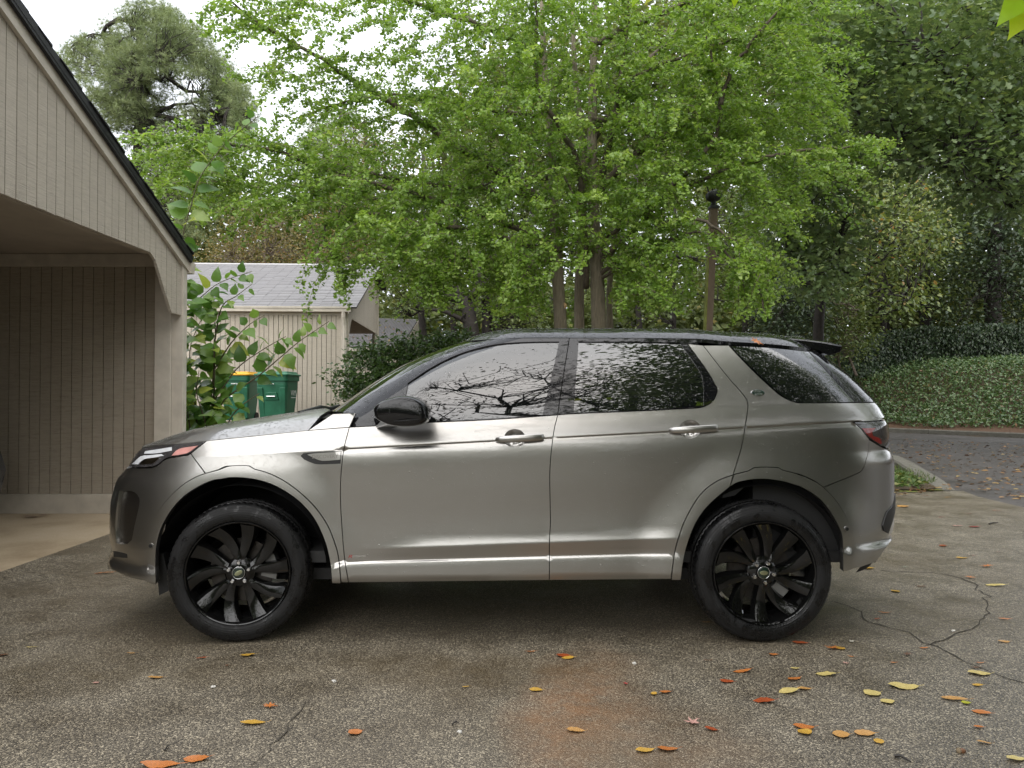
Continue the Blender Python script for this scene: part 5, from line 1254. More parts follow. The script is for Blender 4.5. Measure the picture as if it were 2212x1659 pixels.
def wander(p0, p1, r, k=6, amp=.08):
    p0, p1 = np.asarray(p0, float), np.asarray(p1, float); L = np.linalg.norm(p1 - p0); T = np.linspace(0, 1, k)
    o = r.normal(0, amp * L, (k, 3)) * np.sin(np.pi * T)[:, None]; return p0 + (p1 - p0) * T[:, None] + o
def trunk_of(root, base, top, r0, r1, mat, r, name='trunk'):
    P_ = wander(base, top, r, 9, .012); rad = np.linspace(r0, r1, 9); rad[0] *= 1.25
    mb = MB(); mb.tube([tuple(p) for p in P_], list(rad), 14); return mb.build(name, mat, root, smooth=True), P_
def connect(C, skel, r, frac, r0=.03, r1=.006, amp=.06):
    "twigs from the nearest skeleton points to some cluster centres"
    S_ = np.concatenate(skel); out = []
    for c in C[r.random(len(C)) < frac]:
        d = np.linalg.norm(S_ - c, axis=1) + np.maximum(0, S_[:, 2] - c[2]) * .8; j = np.argmin(d)
        if d[j] > .15: out.append((wander(S_[j], c, r, 6, amp), r0, r1))
    return out
def tree(name, label, cat, base, top, r0, polys, tmpl, size, mat, bark, per, spread, seed, group=None, limbs=(), frac=.5, up=.9, droop=.25, mode='px', twig=.03, nlimb=7):
    "polys: list of (region, d0, d1, clusters, gap) or point arrays"
    r = np.random.default_rng(seed); base = np.asarray(base, float); top = np.asarray(top, float)
    root = thing(name, tuple(base), label, cat, group)
    tr, sk = trunk_of(root, base, top, r0, r0 * .35, bark, r)
    C = np.concatenate([crown_px(p[0], p[1], p[2], p[3], r, p[4]) if isinstance(p, tuple) else p for p in polys])
    skel = [sk[3:]] + [l for l, _, _ in limbs]; lb = list(limbs)
    for _ in range(nlimb):                         # main limbs towards far clusters
        c = C[r.integers(len(C))]; j = np.clip(np.searchsorted(sk[:, 2], c[2] - .3 * np.linalg.norm((c - base)[:2])), 4, 8); w = wander(sk[j], c, r, 8, .07); lb.append((w, r0 * .42, .015)); skel.append(w)
    tw = connect(C, skel, r, frac, twig, .006)
    tubes(lb + tw, 'branches', bark, root, 5)['kind'] = 'stuff'
    P_, ax, nr, rc = clump(C, per, spread, r, up, droop)
    sz = r.uniform(size[0], size[1], len(P_)); rn = np.clip(.55 * rc + .45 * r.random(len(P_)), 0, 1)
    leaf_mesh('crown', tmpl[0], tmpl[1], P_, ax, nr, sz, rn, mat, root)
    return root

# ================================================================== THE GINKGO
m_gink = leaf_mat('ginkgo_leaf', [(.0, (.125, .225, .040)), (.4, (.215, .345, .060)), (.75, (.30, .435, .088)), (1, (.42, .53, .15))], .36, .44)
GR = np.random.default_rng(21)
gb = at(1262, 713, 13.0); gz0 = float(terrain(np.array(gb[0]), np.array(13.0)))
G = thing('ginkgo_tree', (gb[0], 13.0, gz0), 'bright green ginkgo tree with several trunks spreading behind the SUV', 'tree')
def px_trunk(pts, ds, r0, r1, rt=None):
    p = limb_pts(pts, ds); return p, r0, r1
trunks = [([(1213, 800), (1211, 713), (1205, 600), (1197, 456), (1192, 342), (1180, 200), (1172, 60), (1168, -60)], [12.7, 12.8], .125, .03),
          ([(1250, 800), (1251, 713), (1252, 600), (1262, 358), (1252, 260), (1240, 120), (1236, -60)], [13.3, 13.2], .105, .03),
          ([(1295, 800), (1294, 713), (1289, 580), (1282, 456), (1279, 325), (1282, 130), (1285, 0), (1290, -120)], [12.9, 13.0], .150, .035),
          ([(1318, 800), (1318, 713), (1316, 640), (1322, 560), (1336, 470)], [13.6, 13.8], .075, .04)]
gsk = []
for pts, ds, r0, r1 in trunks:
    p = limb_pts(pts, ds); p = np.concatenate([[p[0] * [1, 1, 0] + [0, 0, gz0 - .05]], p]); tubes([(p, r0, r1)], 'trunk', m_bark, G, 14); gsk.append(p)
cut = MB(); c_ = at(1218, 660, 12.66); cut.tube([tuple(c_ + [0, .08, 0]), tuple(c_ + [0, -.02, 0])], [.06, .05], 14); cut.build('cut_branch', plain('cut_wood', (.45, .30, .16), .8), G)
LIMBS = [([(1190, 450), (1134, 407), (1039, 348), (977, 309), (906, 260), (824, 208), (763, 172), (680, 118), (567, 55), (500, 5)], [12.8, 11.8, 10.8], .062), ([(1195, 430), (1082, 413), (997, 407), (893, 394), (800, 375), (700, 345)], [12.8, 12.2, 11.8], .045),
         ([(1192, 520), (1046, 469), (994, 452), (909, 423), (828, 402), (746, 378), (668, 353), (590, 325), (480, 310), (380, 300), (310, 290)], [12.8, 11.6, 10.6], .048), ([(1200, 545), (1049, 504), (974, 491), (893, 480), (811, 462), (740, 470)], [12.8, 12.0, 11.4], .05),
         ([(1175, 250), (1080, 240), (994, 225), (867, 205), (760, 215), (660, 250)], [12.8, 12.4, 12.0], .035), ([(1190, 380), (1050, 400), (900, 440), (760, 420), (620, 400), (470, 400)], [13, 13.6, 13.8], .04),
         ([(1290, 420), (1327, 374), (1386, 325), (1484, 260), (1519, 221), (1590, 170)], [12.9, 12.2, 11.6], .06), ([(1300, 560), (1392, 475), (1431, 423), (1503, 355), (1549, 286), (1555, 228), (1549, 182), (1519, 49)], [12.8, 11.6, 11.0], .05),
         ([(1282, 300), (1363, 189), (1392, 140), (1454, 78), (1513, 10)], [13, 13.2, 13.4], .06), ([(1300, 380), (1324, 277), (1340, 179), (1353, 98), (1357, -20)], [12.9, 12.3, 12], .05), ([(1340, 178), (1405, 150), (1500, 114), (1600, 80)], [12.4, 11.6, 11], .03),
         ([(1555, 230), (1581, 153), (1633, 78), (1689, 13), (1720, -30)], [11.2, 10.8, 10.6], .03), ([(1262, 500), (1249, 358), (1210, 277), (1168, 212), (1158, 130), (1158, 16), (1150, -60)], [12.8, 11.8, 11.3], .05), ([(1265, 620), (1265, 514), (1236, 417), (1210, 368)], [12.9, 12.3, 12], .045),
         ([(1300, 590), (1400, 505), (1480, 470), (1560, 500), (1620, 560), (1655, 680)], [12.7, 11.2, 10.4], .03), ([(1295, 520), (1420, 440), (1560, 370), (1700, 330), (1810, 320), (1890, 312)], [12.8, 11.6, 10.8], .035), ([(1280, 260), (1420, 270), (1560, 300), (1700, 260), (1790, 240)], [12.9, 13.2, 13], .035),
         ([(1300, 600), (1370, 560), (1440, 520), (1520, 505), (1580, 560), (1610, 630)], [12.7, 11.6, 11], .025), ([(1200, 560), (1100, 560), (1000, 560), (940, 580), (930, 640)], [12.8, 11.8, 11], .03), ([(1210, 540), (1160, 560), (1120, 620), (1110, 680)], [12.7, 11.6, 11.2], .025),
         ([(1278, 100), (1400, 40), (1560, -20), (1700, -60)], [13, 12, 11], .05), ([(1180, 120), (1050, 60), (900, 10), (760, -30)], [12.8, 12, 11.2], .05), ([(760, 420), (700, 500), (720, 560), (745, 610)], [11.4, 11, 10.9], .015)]
limb3 = []
for pts, ds, r0 in LIMBS:
    p = limb_pts(pts, ds); p = p + GR.normal(0, .012, p.shape); limb3.append((p, r0 * 1.25, .014)); gsk.append(p)
lp = []
def spray(p0, dirn, L, droop, r):
    "one leafy shoot: returns its points"
    n = max(4, int(L / .11)); d = unit(np.asarray(dirn, float)); P_ = [np.asarray(p0, float)]
    for i in range(n):
        d = unit(d + np.array([0, 0, -droop]) + r.normal(0, .10, 3)); P_.append(P_[-1] + d * L / n)
    return np.array(P_)
shoots = []
for p, r0, r1 in limb3:
    sl_ = np.concatenate([[0], np.cumsum(np.linalg.norm(np.diff(p, axis=0), axis=1))])
    for q in np.arange(.35 * GR.random() + sl_[-1] * .10, sl_[-1], .115):
        c = np.array([np.interp(q, sl_, p[:, k]) for k in range(3)]); j = min(np.searchsorted(sl_, q), len(p) - 1); t = unit(p[j] - p[j-1])
        dv = unit(t * .55 + GR.normal(0, .75, 3) * [1, 1, .38] + [0, -.1, .10]); shoots.append(spray(c, dv, GR.uniform(.35, 1.15), GR.uniform(.03, .22), GR))
GPOLY = [(400, -60), (430, 60), (500, 120), (560, 195), (650, 200), (690, 250), (640, 320), (560, 300), (420, 275), (300, 255), (290, 340), (370, 400), (480, 440), (640, 455), (700, 520), (740, 590), (850, 540), (900, 630), (955, 635), (1000, 570), (1080, 610), (1130, 680), (1200, 640), (1350, 650), (1430, 600), (1510, 575), (1570, 600), (1620, 650), (1655, 690), (1690, 600), (1650, 500), (1760, 440), (1850, 370), (1900, 310), (1790, 230), (1810, 130), (1840, 40), (1790, -60)]
for q in samp_poly(GPOLY, 1750, GR):
    if q[0] < 1000 and q[1] < 300 and GR.random() < .45: continue
    if 1400 < q[0] < 1470 and q[1] < 130 and GR.random() < .8: continue
    d = GR.uniform(10.2, 15.4) if q[0] > 700 else GR.uniform(10.2, 13.0); c = at(q[0], q[1], d); o_ = unit((c - np.array([gb[0], 13.0, c[2]])) * [1, 1, 0] + GR.normal(0, .5, 3))
    shoots.append(spray(c - o_ * .4, o_ * .8 + GR.normal(0, .4, 3) * [1, 1, .5] + [0, 0, .12], GR.uniform(.5, 1.2), GR.uniform(.04, .25), GR))
for pl_, nn_ in (([(1000, 520), (1190, 520), (1190, 690), (1080, 660)], 80), ([(1325, 520), (1515, 520), (1505, 650), (1330, 665)], 80), ([(820, 480), (1000, 500), (960, 600), (860, 560)], 50)):
    for q in samp_poly(pl_, nn_, GR):
        c = at(q[0], q[1], GR.uniform(10.5, 13.2)); shoots.append(spray(c, GR.normal(0, 1, 3) * [1, 1, .3], GR.uniform(.4, .9), GR.uniform(.1, .35), GR))
for (x, y, d, L) in ((930, 560, 10.8, .75), (945, 570, 10.9, .7), (915, 560, 10.7, .6), (1650, 600, 10.3, .7), (1640, 560, 10.5, .8), (1600, 560, 10.8, .6), (738, 575, 11, .35), (760, 560, 11, .3), (1120, 600, 11, .6), (1000, 540, 11, .5), (1590, 600, 10.9, .55), (1655, 640, 10.4, .4)):
    for _ in range(3): shoots.append(spray(at(x + GR.normal(0, 10), y + GR.normal(0, 8), d), (GR.normal(0, .2), GR.normal(0, .2), -.6), L, .3, GR))
P_, AX, NR, RN = [], [], [], []
def blocked(s_):
    u = s_[:, 0] / s_[:, 1] * F + CX; w = HZ - (s_[:, 2] - CAMZ) / s_[:, 1] * F
    return bool(np.any((s_[:, 1] < 14.2) & (((np.abs(u - 1533) < 26) & ((w > 560) | ((w > 405) & (w < 490)))) | ((u > 1195) & (u < 1322) & (w > 585)) | (w > 690))))
shoots = [s_ for s_ in shoots if not blocked(s_)]
for s_ in shoots:
    L = np.linalg.norm(np.diff(s_, axis=0), axis=1).sum(); n = max(6, int(L / .0105)); t = np.sort(GR.random(n)) * (len(s_) - 1); j = np.minimum(t.astype(int), len(s_) - 2); f = (t - j)[:, None]
    c = s_[j] * (1 - f) + s_[j+1] * f; pet = unit(GR.normal(0, 1, (n, 3)) * [1, 1, .6] + [0, 0, -.15]); P_.append(c + pet * GR.uniform(.015, .06, (n, 1)))
    a = unit(pet + [0, -.15, -.30] + GR.normal(0, .25, (n, 3))); AX.append(a); nn = GR.normal(0, .75, (n, 3)); nn[:, 2] = np.abs(nn[:, 2]) + .55; nn[:, 1] -= .35; NR.append(nn); RN.append(np.clip(.45 * GR.random() + .55 * GR.random(n), 0, 1))
P_ = np.concatenate(P_); AX = np.concatenate(AX); NR = unit(np.concatenate(NR)); RN = np.concatenate(RN)
leaf_mesh('crown', T_GINK[0], T_GINK[1], P_, AX, NR, GR.uniform(.040, .064, len(P_)), RN, m_gink, G)
N_GINK = len(P_)
tubes(limb3, 'branches', plain('limb_bark', (.10, .08, .058), .85, var=.4, nscale=14, bstr=.5), G, 7)['kind'] = 'stuff'
tubes([(s_[::2] if len(s_) > 5 else s_, .006, .002) for s_ in shoots], 'shoots', m_twig, G, 3)['kind'] = 'stuff'

# ================================================================== OTHER TREES
m_pine = leaf_mat('pine_needle', [(0, (.15, .205, .09)), (.5, (.245, .30, .135)), (1, (.34, .39, .19))], .6, .2)
m_oakl = leaf_mat('oak_leaf', [(0, (.085, .135, .060)), (.5, (.165, .235, .105)), (.85, (.26, .335, .16)), (1, (.38, .42, .12))], .25, .42)
m_mid = leaf_mat('woodland_leaf', [(0, (.075, .115, .033)), (.5, (.14, .19, .055)), (.85, (.22, .265, .08)), (1, (.38, .34, .10))], .42, .30)
m_aut = leaf_mat('autumn_leaf', [(0, (.11, .13, .04)), (.45, (.20, .17, .06)), (.85, (.29, .21, .075)), (1, (.42, .15, .06))], .5, .3)
m_dog = leaf_mat('dogwood_leaf', [(0, (.085, .135, .045)), (.55, (.17, .225, .07)), (.86, (.33, .36, .11)), (.95, (.50, .24, .08)), (1, (.62, .20, .11))], .35, .34)
m_ever = leaf_mat('evergreen_leaf', [(0, (.030, .052, .026)), (.6, (.062, .095, .046)), (1, (.11, .15, .07))], .35, .15)
m_far = leaf_mat('far_wood_leaf', [(0, (.07, .10, .035)), (.5, (.14, .175, .06)), (.85, (.22, .25, .085)), (1, (.42, .33, .10))], .55, .35)
def gpt(px, d, dz=0): p = at(px, 854, d); return np.array([p[0], d, float(terrain(p[0], np.array(d))) + dz])
def upt(px, py, d): return at(px, py, d)
tree('pine_tree', 'tall grey-green pine rising above the near carport roof', 'tree', gpt(322, 31), upt(300, 40, 31), .32,
     [([(120, 130), (190, 70), (240, 45), (290, 5), (370, 15), (430, 70), (480, 130), (525, 180), (545, 250), (540, 310), (500, 350), (410, 390), (330, 340), (250, 300), (190, 200)], 28.5, 33.5, 1150, .47), ([(300, 330), (420, 330), (480, 420), (430, 520), (330, 480)], 29, 33, 90, .4)],
     T_NEED, (.22, .36), m_pine, m_barkd, 11, (.20, .20, .13), 31, frac=.75, up=.2, droop=-.3, twig=.035, nlimb=14)
tree('pine_tree', 'dark pine behind the ginkgo, left of its crown', 'tree', gpt(742, 36), upt(735, 240, 36), .25, [([(640, 380), (660, 290), (700, 250), (760, 240), (800, 300), (810, 390), (740, 440)], 34.5, 37.5, 190, .35)], T_NEED, (.22, .34), m_pine, m_barkd, 12, (.35, .35, .2), 32, frac=.7, up=.2, droop=-.3, nlimb=8)
tree('autumn_tree', 'thin tan and yellow autumn tree above the rear carport roof', 'tree', gpt(560, 27), upt(575, 430, 27), .10, [([(440, 560), (470, 480), (540, 450), (620, 455), (700, 480), (740, 540), (730, 590), (440, 585)], 24.5, 28.5, 330, .3)], T_OVAL2, (.07, .12), m_aut, m_twig, 26, (.35, .35, .25), 33, frac=.9, up=.4, twig=.018)
tree('maple_tree', 'orange tinged tree showing through the left of the ginkgo', 'tree', gpt(800, 30), upt(790, 260, 30), .14, [([(700, 480), (720, 330), (770, 260), (840, 290), (880, 400), (880, 520), (760, 560)], 28, 31.5, 300, .36)], T_OVAL2, (.09, .15), m_aut, m_barkd, 24, (.4, .4, .3), 34, frac=.6, up=.4)
# the dark crooked oak left of the ginkgo trunks
cl = [(limb_pts(p, d), a, b2) for p, d, a, b2 in (([(1022, 735), (1011, 660), (1003, 647), (971, 639), (933, 623), (863, 580)], [24], .30, .05), ([(1003, 647), (1006, 626), (987, 604), (971, 588), (950, 540)], [24, 23.6], .14, .05),
      ([(1053, 735), (1052, 690), (1047, 626), (1038, 599), (1008, 577), (984, 566), (960, 530)], [24.4, 24], .20, .06), ([(1038, 599), (1065, 570), (1100, 560)], [24.2, 24], .08, .03), ([(1015, 700), (981, 682), (949, 670), (906, 672), (888, 684)], [24, 23.5], .10, .03), ([(1047, 640), (1015, 665), (995, 690)], [24, 23.8], .06, .03))]
tree('oak_tree', 'dark crooked oak with low twisting limbs between the hedge and the ginkgo', 'tree', gpt(1024, 24), upt(1010, 650, 24), .30, [([(820, 560), (880, 520), (1000, 500), (1150, 520), (1200, 620), (1180, 720), (1060, 700), (1000, 600), (900, 640), (840, 680), (830, 620)], 22.5, 26, 330, .45)], T_OVAL2, (.10, .16), m_mid, m_barkd, 22, (.4, .4, .28), 35, limbs=cl, frac=.6)
for px, d, w, lab, sd in ((918, 27, .17, 'straight grey pine trunk just left of the crooked oak', 41), (983, 30, .15, 'slim trunk behind the low limb of the crooked oak', 42), (1097, 28, .14, 'dark slim trunk between the crooked oak and the ginkgo', 43), (1460, 26, .15, 'slender dark trunk half way between ginkgo and light post', 44), (1380, 30, .16, 'distant trunk just right of the ginkgo stems', 45), (1608, 27, .14, 'slender trunk just right of the light post', 46)):
    tree('woodland_tree', lab, 'tree', gpt(px, d), upt(px - 4, 330, d), w, [([(px - 110, 690), (px - 130, 560), (px - 90, 440), (px, 400), (px + 100, 440), (px + 130, 560), (px + 100, 680)], d - 1.5, d + 2.5, 110, .42)], T_OVAL2, (.11, .19), m_mid, m_barkd, 22, (.5, .5, .3), sd, 'slim woodland trunks behind the car', frac=.5)
# right hand oaks
tree('oak_tree', 'big dark green oak filling the upper right corner', 'tree', gpt(2290, 19), upt(2240, -120, 18), .38,
     [([(1700, -60), (1680, 60), (1740, 140), (1700, 230), (1740, 330), (1850, 350), (1960, 380), (2060, 420), (2130, 440), (2260, 470), (2300, 200), (2300, -60)], 14.5, 20, 760, .40)], T_OAK, (.12, .20), m_oakl, m_barkd, 34, (.42, .42, .20), 51, frac=.5, up=1.3, droop=.35, nlimb=16, twig=.03)
tree('oak_tree', 'dark lobed-leaf oak branch mass just right of the light post', 'tree', gpt(1770, 22), upt(1750, 300, 21), .20,
     [([(1630, 460), (1650, 360), (1720, 330), (1800, 370), (1850, 430), (1840, 540), (1790, 610), (1740, 640), (1690, 560)], 16.5, 20.5, 230, .38)], T_OAK, (.13, .20), m_oakl, m_barkd, 30, (.38, .38, .22), 52, frac=.6, up=1.1, droop=.4, nlimb=8)
tree('dogwood_tree', 'dogwood with yellow-green leaves turning red above the ivy bank', 'tree', gpt(1908, 33.6), upt(1905, 520, 33.2), .17,
     [([(1740, 590), (1790, 480), (1860, 400), (1960, 380), (2040, 420), (2060, 500), (1990, 580), (1990, 660), (1900, 690), (1830, 660)], 26, 32.5, 300, .46)], T_OVAL, (.15, .23), m_dog, m_barkd, 20, (.5, .5, .3), 53, frac=.8, up=.7, droop=.5, nlimb=10)
tree('holly_tree', 'near-black evergreen behind the rear end of the SUV roof', 'tree', gpt(1700, 27), upt(1700, 560, 27), .12, [([(1630, 730), (1650, 610), (1710, 560), (1770, 620), (1790, 730)], 25, 28, 230, .3)], T_OVAL2, (.10, .16), m_ever, m_barkd, 30, (.35, .35, .3), 54, frac=.3)
tree('shrub', 'loose grey-green bush above the spoiler of the SUV', 'bush', gpt(1815, 28), upt(1815, 690, 28), .06, [([(1740, 760), (1760, 660), (1820, 620), (1880, 660), (1880, 720), (1850, 770)], 26, 29, 170, .35)], T_OVAL2, (.09, .14), m_mid, m_twig, 22, (.35, .35, .3), 55, frac=.7)
tree('ivy_clad_tree', 'dark ivy-clad tree at the right edge over the ivy wall', 'tree', gpt(2150, 33), upt(2140, 250, 33), .40, [([(2040, 720), (2050, 560), (2030, 440), (2100, 380), (2300, 360), (2320, 720)], 30, 36, 420, .35)], T_OVAL2, (.16, .26), m_ever, m_barkd, 26, (.55, .55, .4), 56, frac=.3)
tree('beech_tree', 'green-yellow tree behind the dogwood', 'tree', gpt(2000, 36), upt(1990, 150, 36), .3, [([(1820, 640), (1850, 420), (1900, 330), (2020, 380), (2080, 560), (2060, 700)], 33, 38, 360, .42)], T_OVAL2, (.14, .24), m_mid, m_barkd, 24, (.6, .6, .4), 57, frac=.4)
# far wood as one mass
r_ = np.random.default_rng(61)
fw = np.concatenate([crown_px([(430, 700), (440, 600), (600, 560), (760, 470), (900, 400), (1050, 330), (1250, 260), (1400, 230), (1500, 120), (1560, -80), (2320, -80), (2320, 700)], 42, 62, 2000, r_, .37, 3.0),
                     crown_px([(1500, 700), (1520, 300), (1620, 100), (2320, -80), (2320, 700)], 38, 46, 700, r_, .36, 3.0), crown_px([(760, 800), (800, 640), (1700, 620), (1760, 760)], 34, 44, 620, r_, .32, 2.0), crown_px([(300, 620), (310, 400), (420, 400), (560, 450), (700, 430), (800, 450), (800, 620)], 38, 46, 420, r_, .32, 2.0), crown_px([(1600, 800), (1600, 630), (2320, 590), (2320, 800)], 40, 50, 520, r_, .28, 2.0), crown_px([(860, 430), (900, 270), (1050, 130), (1560, -60), (1560, 430)], 36, 46, 620, r_, .36, 2.5)])
P_, ax, nr, rc = clump(fw, 30, (.9, .9, .6), r_, .6)
tag(leaf_mesh('far_wood', *T_OVAL2, P_, ax, nr, r_.uniform(.34, .60, len(P_)), np.clip(.5*rc + .5*r_.random(len(P_)), 0, 1), m_far), kind='stuff')
ftr = MB()
for k in range(46):
    px = r_.uniform(760, 2260); d = r_.uniform(38, 58); b_ = gpt(px, d); h = r_.uniform(9, 16); ftr.tube([tuple(p) for p in wander(b_, b_ + [r_.normal(0, .5), 0, h], r_, 5, .01)], list(np.linspace(r_.uniform(.12, .26), .06, 5)), 6)
tag(ftr.build('far_wood_trunks', m_barkd), kind='stuff')
# hedge
m_hedge = leaf_mat('laurel_leaf', [(0, (.045, .09, .026)), (.5, (.09, .16, .047)), (.9, (.15, .23, .07)), (1, (.26, .29, .08))], .28, .22)
hx0, hx1 = at(768, 800, 13.5)[0], at(1010, 800, 13.5)[0]; HD = thing('laurel_hedge', ((hx0 + hx1) / 2, 13.6, float(terrain((hx0+hx1)/2, np.array(13.6)))), 'clipped glossy green hedge ahead of the windscreen', 'hedge')
r_ = np.random.default_rng(62); hp = crown_px([(757, 900), (755, 800), (768, 768), (800, 752), (860, 742), (905, 735), (980, 728), (1040, 730), (1060, 900)], 12.7, 14.4, 1500, r_)
fr_ = np.where(r_.random(len(hp)) < .6, 1, 0); hp[:, 1] = np.where(fr_ == 1, 12.7 + .25 * r_.random(len(hp)) + .12 * np.sin(hp[:, 0] * 4) + .1 * np.sin(hp[:, 2] * 7), hp[:, 1])
P_, ax, nr, rc = clump(hp, 9, (.09, .09, .07), r_, .6, 0); nr[:, 1] -= .4
leaf_mesh('foliage', *T_OVAL2, P_, ax, unit(nr), r_.uniform(.07, .115, len(P_)), np.clip(.4*rc + .6*r_.random(len(P_)), 0, 1), m_hedge, HD)
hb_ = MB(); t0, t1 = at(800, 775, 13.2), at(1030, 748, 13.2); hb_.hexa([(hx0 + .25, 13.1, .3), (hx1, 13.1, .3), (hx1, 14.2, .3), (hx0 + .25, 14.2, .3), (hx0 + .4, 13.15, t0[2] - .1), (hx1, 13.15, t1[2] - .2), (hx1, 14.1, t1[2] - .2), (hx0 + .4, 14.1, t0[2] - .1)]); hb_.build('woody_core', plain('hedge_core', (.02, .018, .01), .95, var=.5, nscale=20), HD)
# ivy bank and ivy wall
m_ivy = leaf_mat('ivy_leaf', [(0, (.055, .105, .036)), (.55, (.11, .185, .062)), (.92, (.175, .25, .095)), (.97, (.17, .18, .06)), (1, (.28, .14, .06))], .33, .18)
r_ = np.random.default_rng(63); L = np.array(FAR_KERB[1:7], float); seg_ = np.linalg.norm(np.diff(L, axis=0), axis=1); cs = np.concatenate([[0], np.cumsum(seg_)])
n = 30; t = r_.uniform(4, cs[-1], n); k = np.clip(np.searchsorted(cs, t) - 1, 0, len(seg_) - 1); f = ((t - cs[k]) / seg_[k])[:, None]; p = L[k] * (1 - f) + L[k+1] * f; dr = unit(L[k+1] - L[k]); nn = np.stack([dr[:, 1], -dr[:, 0]], -1)
off = .95 + .25 * np.sin(t * 1.7) + r_.random(n) ** 1.3 * 9.5; q = p + nn * off[:, None]; z = terrain(q[:, 0], q[:, 1]) + r_.uniform(.02, .22, n) + .12 * vnoise(np.stack([q[:, 0], q[:, 1], q[:, 0]*0], -1), .8)
q = r_.uniform((6, 14), (30, 40), (160000, 2)); q = q[inside(_fk, q)]; dd = dist_line(FAR_KERB, q[:, 0], q[:, 1]); q = q[(dd > .95 + .25 * np.sin(q[:, 1] * 1.7)) & (dd < 10.5)]; z = terrain(q[:, 0], q[:, 1]) + r_.uniform(.02, .22, len(q)) + .12 * vnoise(np.stack([q[:, 0], q[:, 1], q[:, 0]*0], -1), .8)
pos = np.stack([q[:, 0], q[:, 1], z], -1); keep = (pos[:, 0] / pos[:, 1] * F + CX > 1700) & (pos[:, 0] / pos[:, 1] * F + CX < 2330); pos = pos[keep]; n = len(pos)
ax = r_.normal(0, 1, (n, 3)); ax[:, 2] -= .5; nr = r_.normal(0, .55, (n, 3)); nr[:, 2] += 1; nr[:, 1] -= .45
tag(leaf_mesh('ivy_ground_cover', *T_OVAL2, pos, ax, nr, r_.uniform(.10, .17, n), r_.random(n), m_ivy), 'glossy dark ivy covering the bank beyond the road', kind='stuff')
IW = thing('ivy_wall', tuple(gpt(2020, 31.5)), 'ivy-smothered wall standing at the top of the bank', 'wall')
wl = MB(); wa, wb = gpt(1765, 32.5), gpt(2330, 31.0); wl.hexa([tuple(wa), tuple(wb), tuple(wb + [0, .4, 0]), tuple(wa + [0, .4, 0]), tuple(upt(1790, 745, 32.5)), tuple(upt(2330, 712, 31.0)), tuple(upt(2330, 712, 31.0) + [0, .4, 0]), tuple(upt(1790, 745, 32.5) + [0, .4, 0])]); wl.build('wall_core', plain('wall_core', (.03, .028, .02), .95), IW)
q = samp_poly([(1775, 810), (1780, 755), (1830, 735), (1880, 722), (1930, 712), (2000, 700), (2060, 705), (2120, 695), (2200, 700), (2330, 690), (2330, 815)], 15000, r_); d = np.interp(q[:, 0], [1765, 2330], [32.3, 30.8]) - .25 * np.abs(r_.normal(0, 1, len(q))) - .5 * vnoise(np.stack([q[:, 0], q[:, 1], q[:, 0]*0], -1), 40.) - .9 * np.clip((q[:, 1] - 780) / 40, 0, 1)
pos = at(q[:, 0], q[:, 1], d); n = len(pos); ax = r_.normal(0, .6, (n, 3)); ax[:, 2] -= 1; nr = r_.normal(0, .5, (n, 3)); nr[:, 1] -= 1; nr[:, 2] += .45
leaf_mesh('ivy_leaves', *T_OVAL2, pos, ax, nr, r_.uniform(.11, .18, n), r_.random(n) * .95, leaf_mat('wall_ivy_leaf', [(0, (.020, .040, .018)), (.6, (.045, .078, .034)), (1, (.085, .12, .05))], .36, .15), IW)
bt = MB(); bt.tube([tuple(at(1818, 742, 28)), tuple(at(1838, 780, 27.6)), tuple(at(1850, 812, 27.3))], [.03, .045, .055], 6); tag(bt.build('fallen_branch', m_twig), 'pale bare branch leaning on the ivy just right of the spoiler', 'branch')
# mulch strip along the far kerb, grass and litter
mst = [(np.array(a) + .10 * np.array(u)).tolist() for a, u in zip(L, np.vstack([unit(np.diff(L, axis=0)), unit(L[-1:] - L[-2:-1])])[:, [1, 0]] * [1, -1])]
mst2 = [(np.array(a) + 1.5 * np.array(u)).tolist() for a, u in zip(L, np.vstack([unit(np.diff(L, axis=0)), unit(L[-1:] - L[-2:-1])])[:, [1, 0]] * [1, -1])]
poly_sheet('mulch_strip', mst + mst2[::-1], .012, m_mulch, .5)
m_grass = leaf_mat('grass_blade', [(0, (.05, .10, .02)), (.6, (.11, .18, .04)), (1, (.28, .27, .09))], .5, .3)
r_ = np.random.default_rng(64); n = 2600; gp_ = samp_poly([(4.6, 9.85), (5.5, 9.95), (6.1, 10.35), (6.5, 11.3), (6.85, 12.6), (6.0, 13), (4.6, 11.5)], n, r_); pos = np.stack([gp_[:, 0], gp_[:, 1], gp_[:, 0]*0 + .03], -1)
ax = r_.normal(0, .45, (n, 3)); ax[:, 2] = 1; nr = r_.normal(0, 1, (n, 3))
tag(leaf_mesh('grass', [(0, -.03, 0), (0, .03, 0), (.6, .02, .08), (1, 0, .22)], [(0, 1, 2), (0, 2, 3)], pos, ax, nr, r_.uniform(.05, .13, n), r_.random(n), m_grass), kind='stuff')
gp_ = samp_poly([(4.4, 9.72), (5.5, 9.7), (5.75, 10.0), (6.0, 10.8), (6.3, 11.8), (5.0, 12)], 1500, r_); n = len(gp_); pos = np.stack([gp_[:, 0], gp_[:, 1], .06 + .05 * r_.random(n)], -1); nr = r_.normal(0, .5, (n, 3)); nr[:, 2] += 1
tag(leaf_mesh('clover_weeds', *T_OVAL, pos, r_.normal(0, 1, (n, 3)) * [1, 1, .3], nr, r_.uniform(.04, .09, n), r_.random(n), m_grass), kind='stuff')
mo = MB(); 
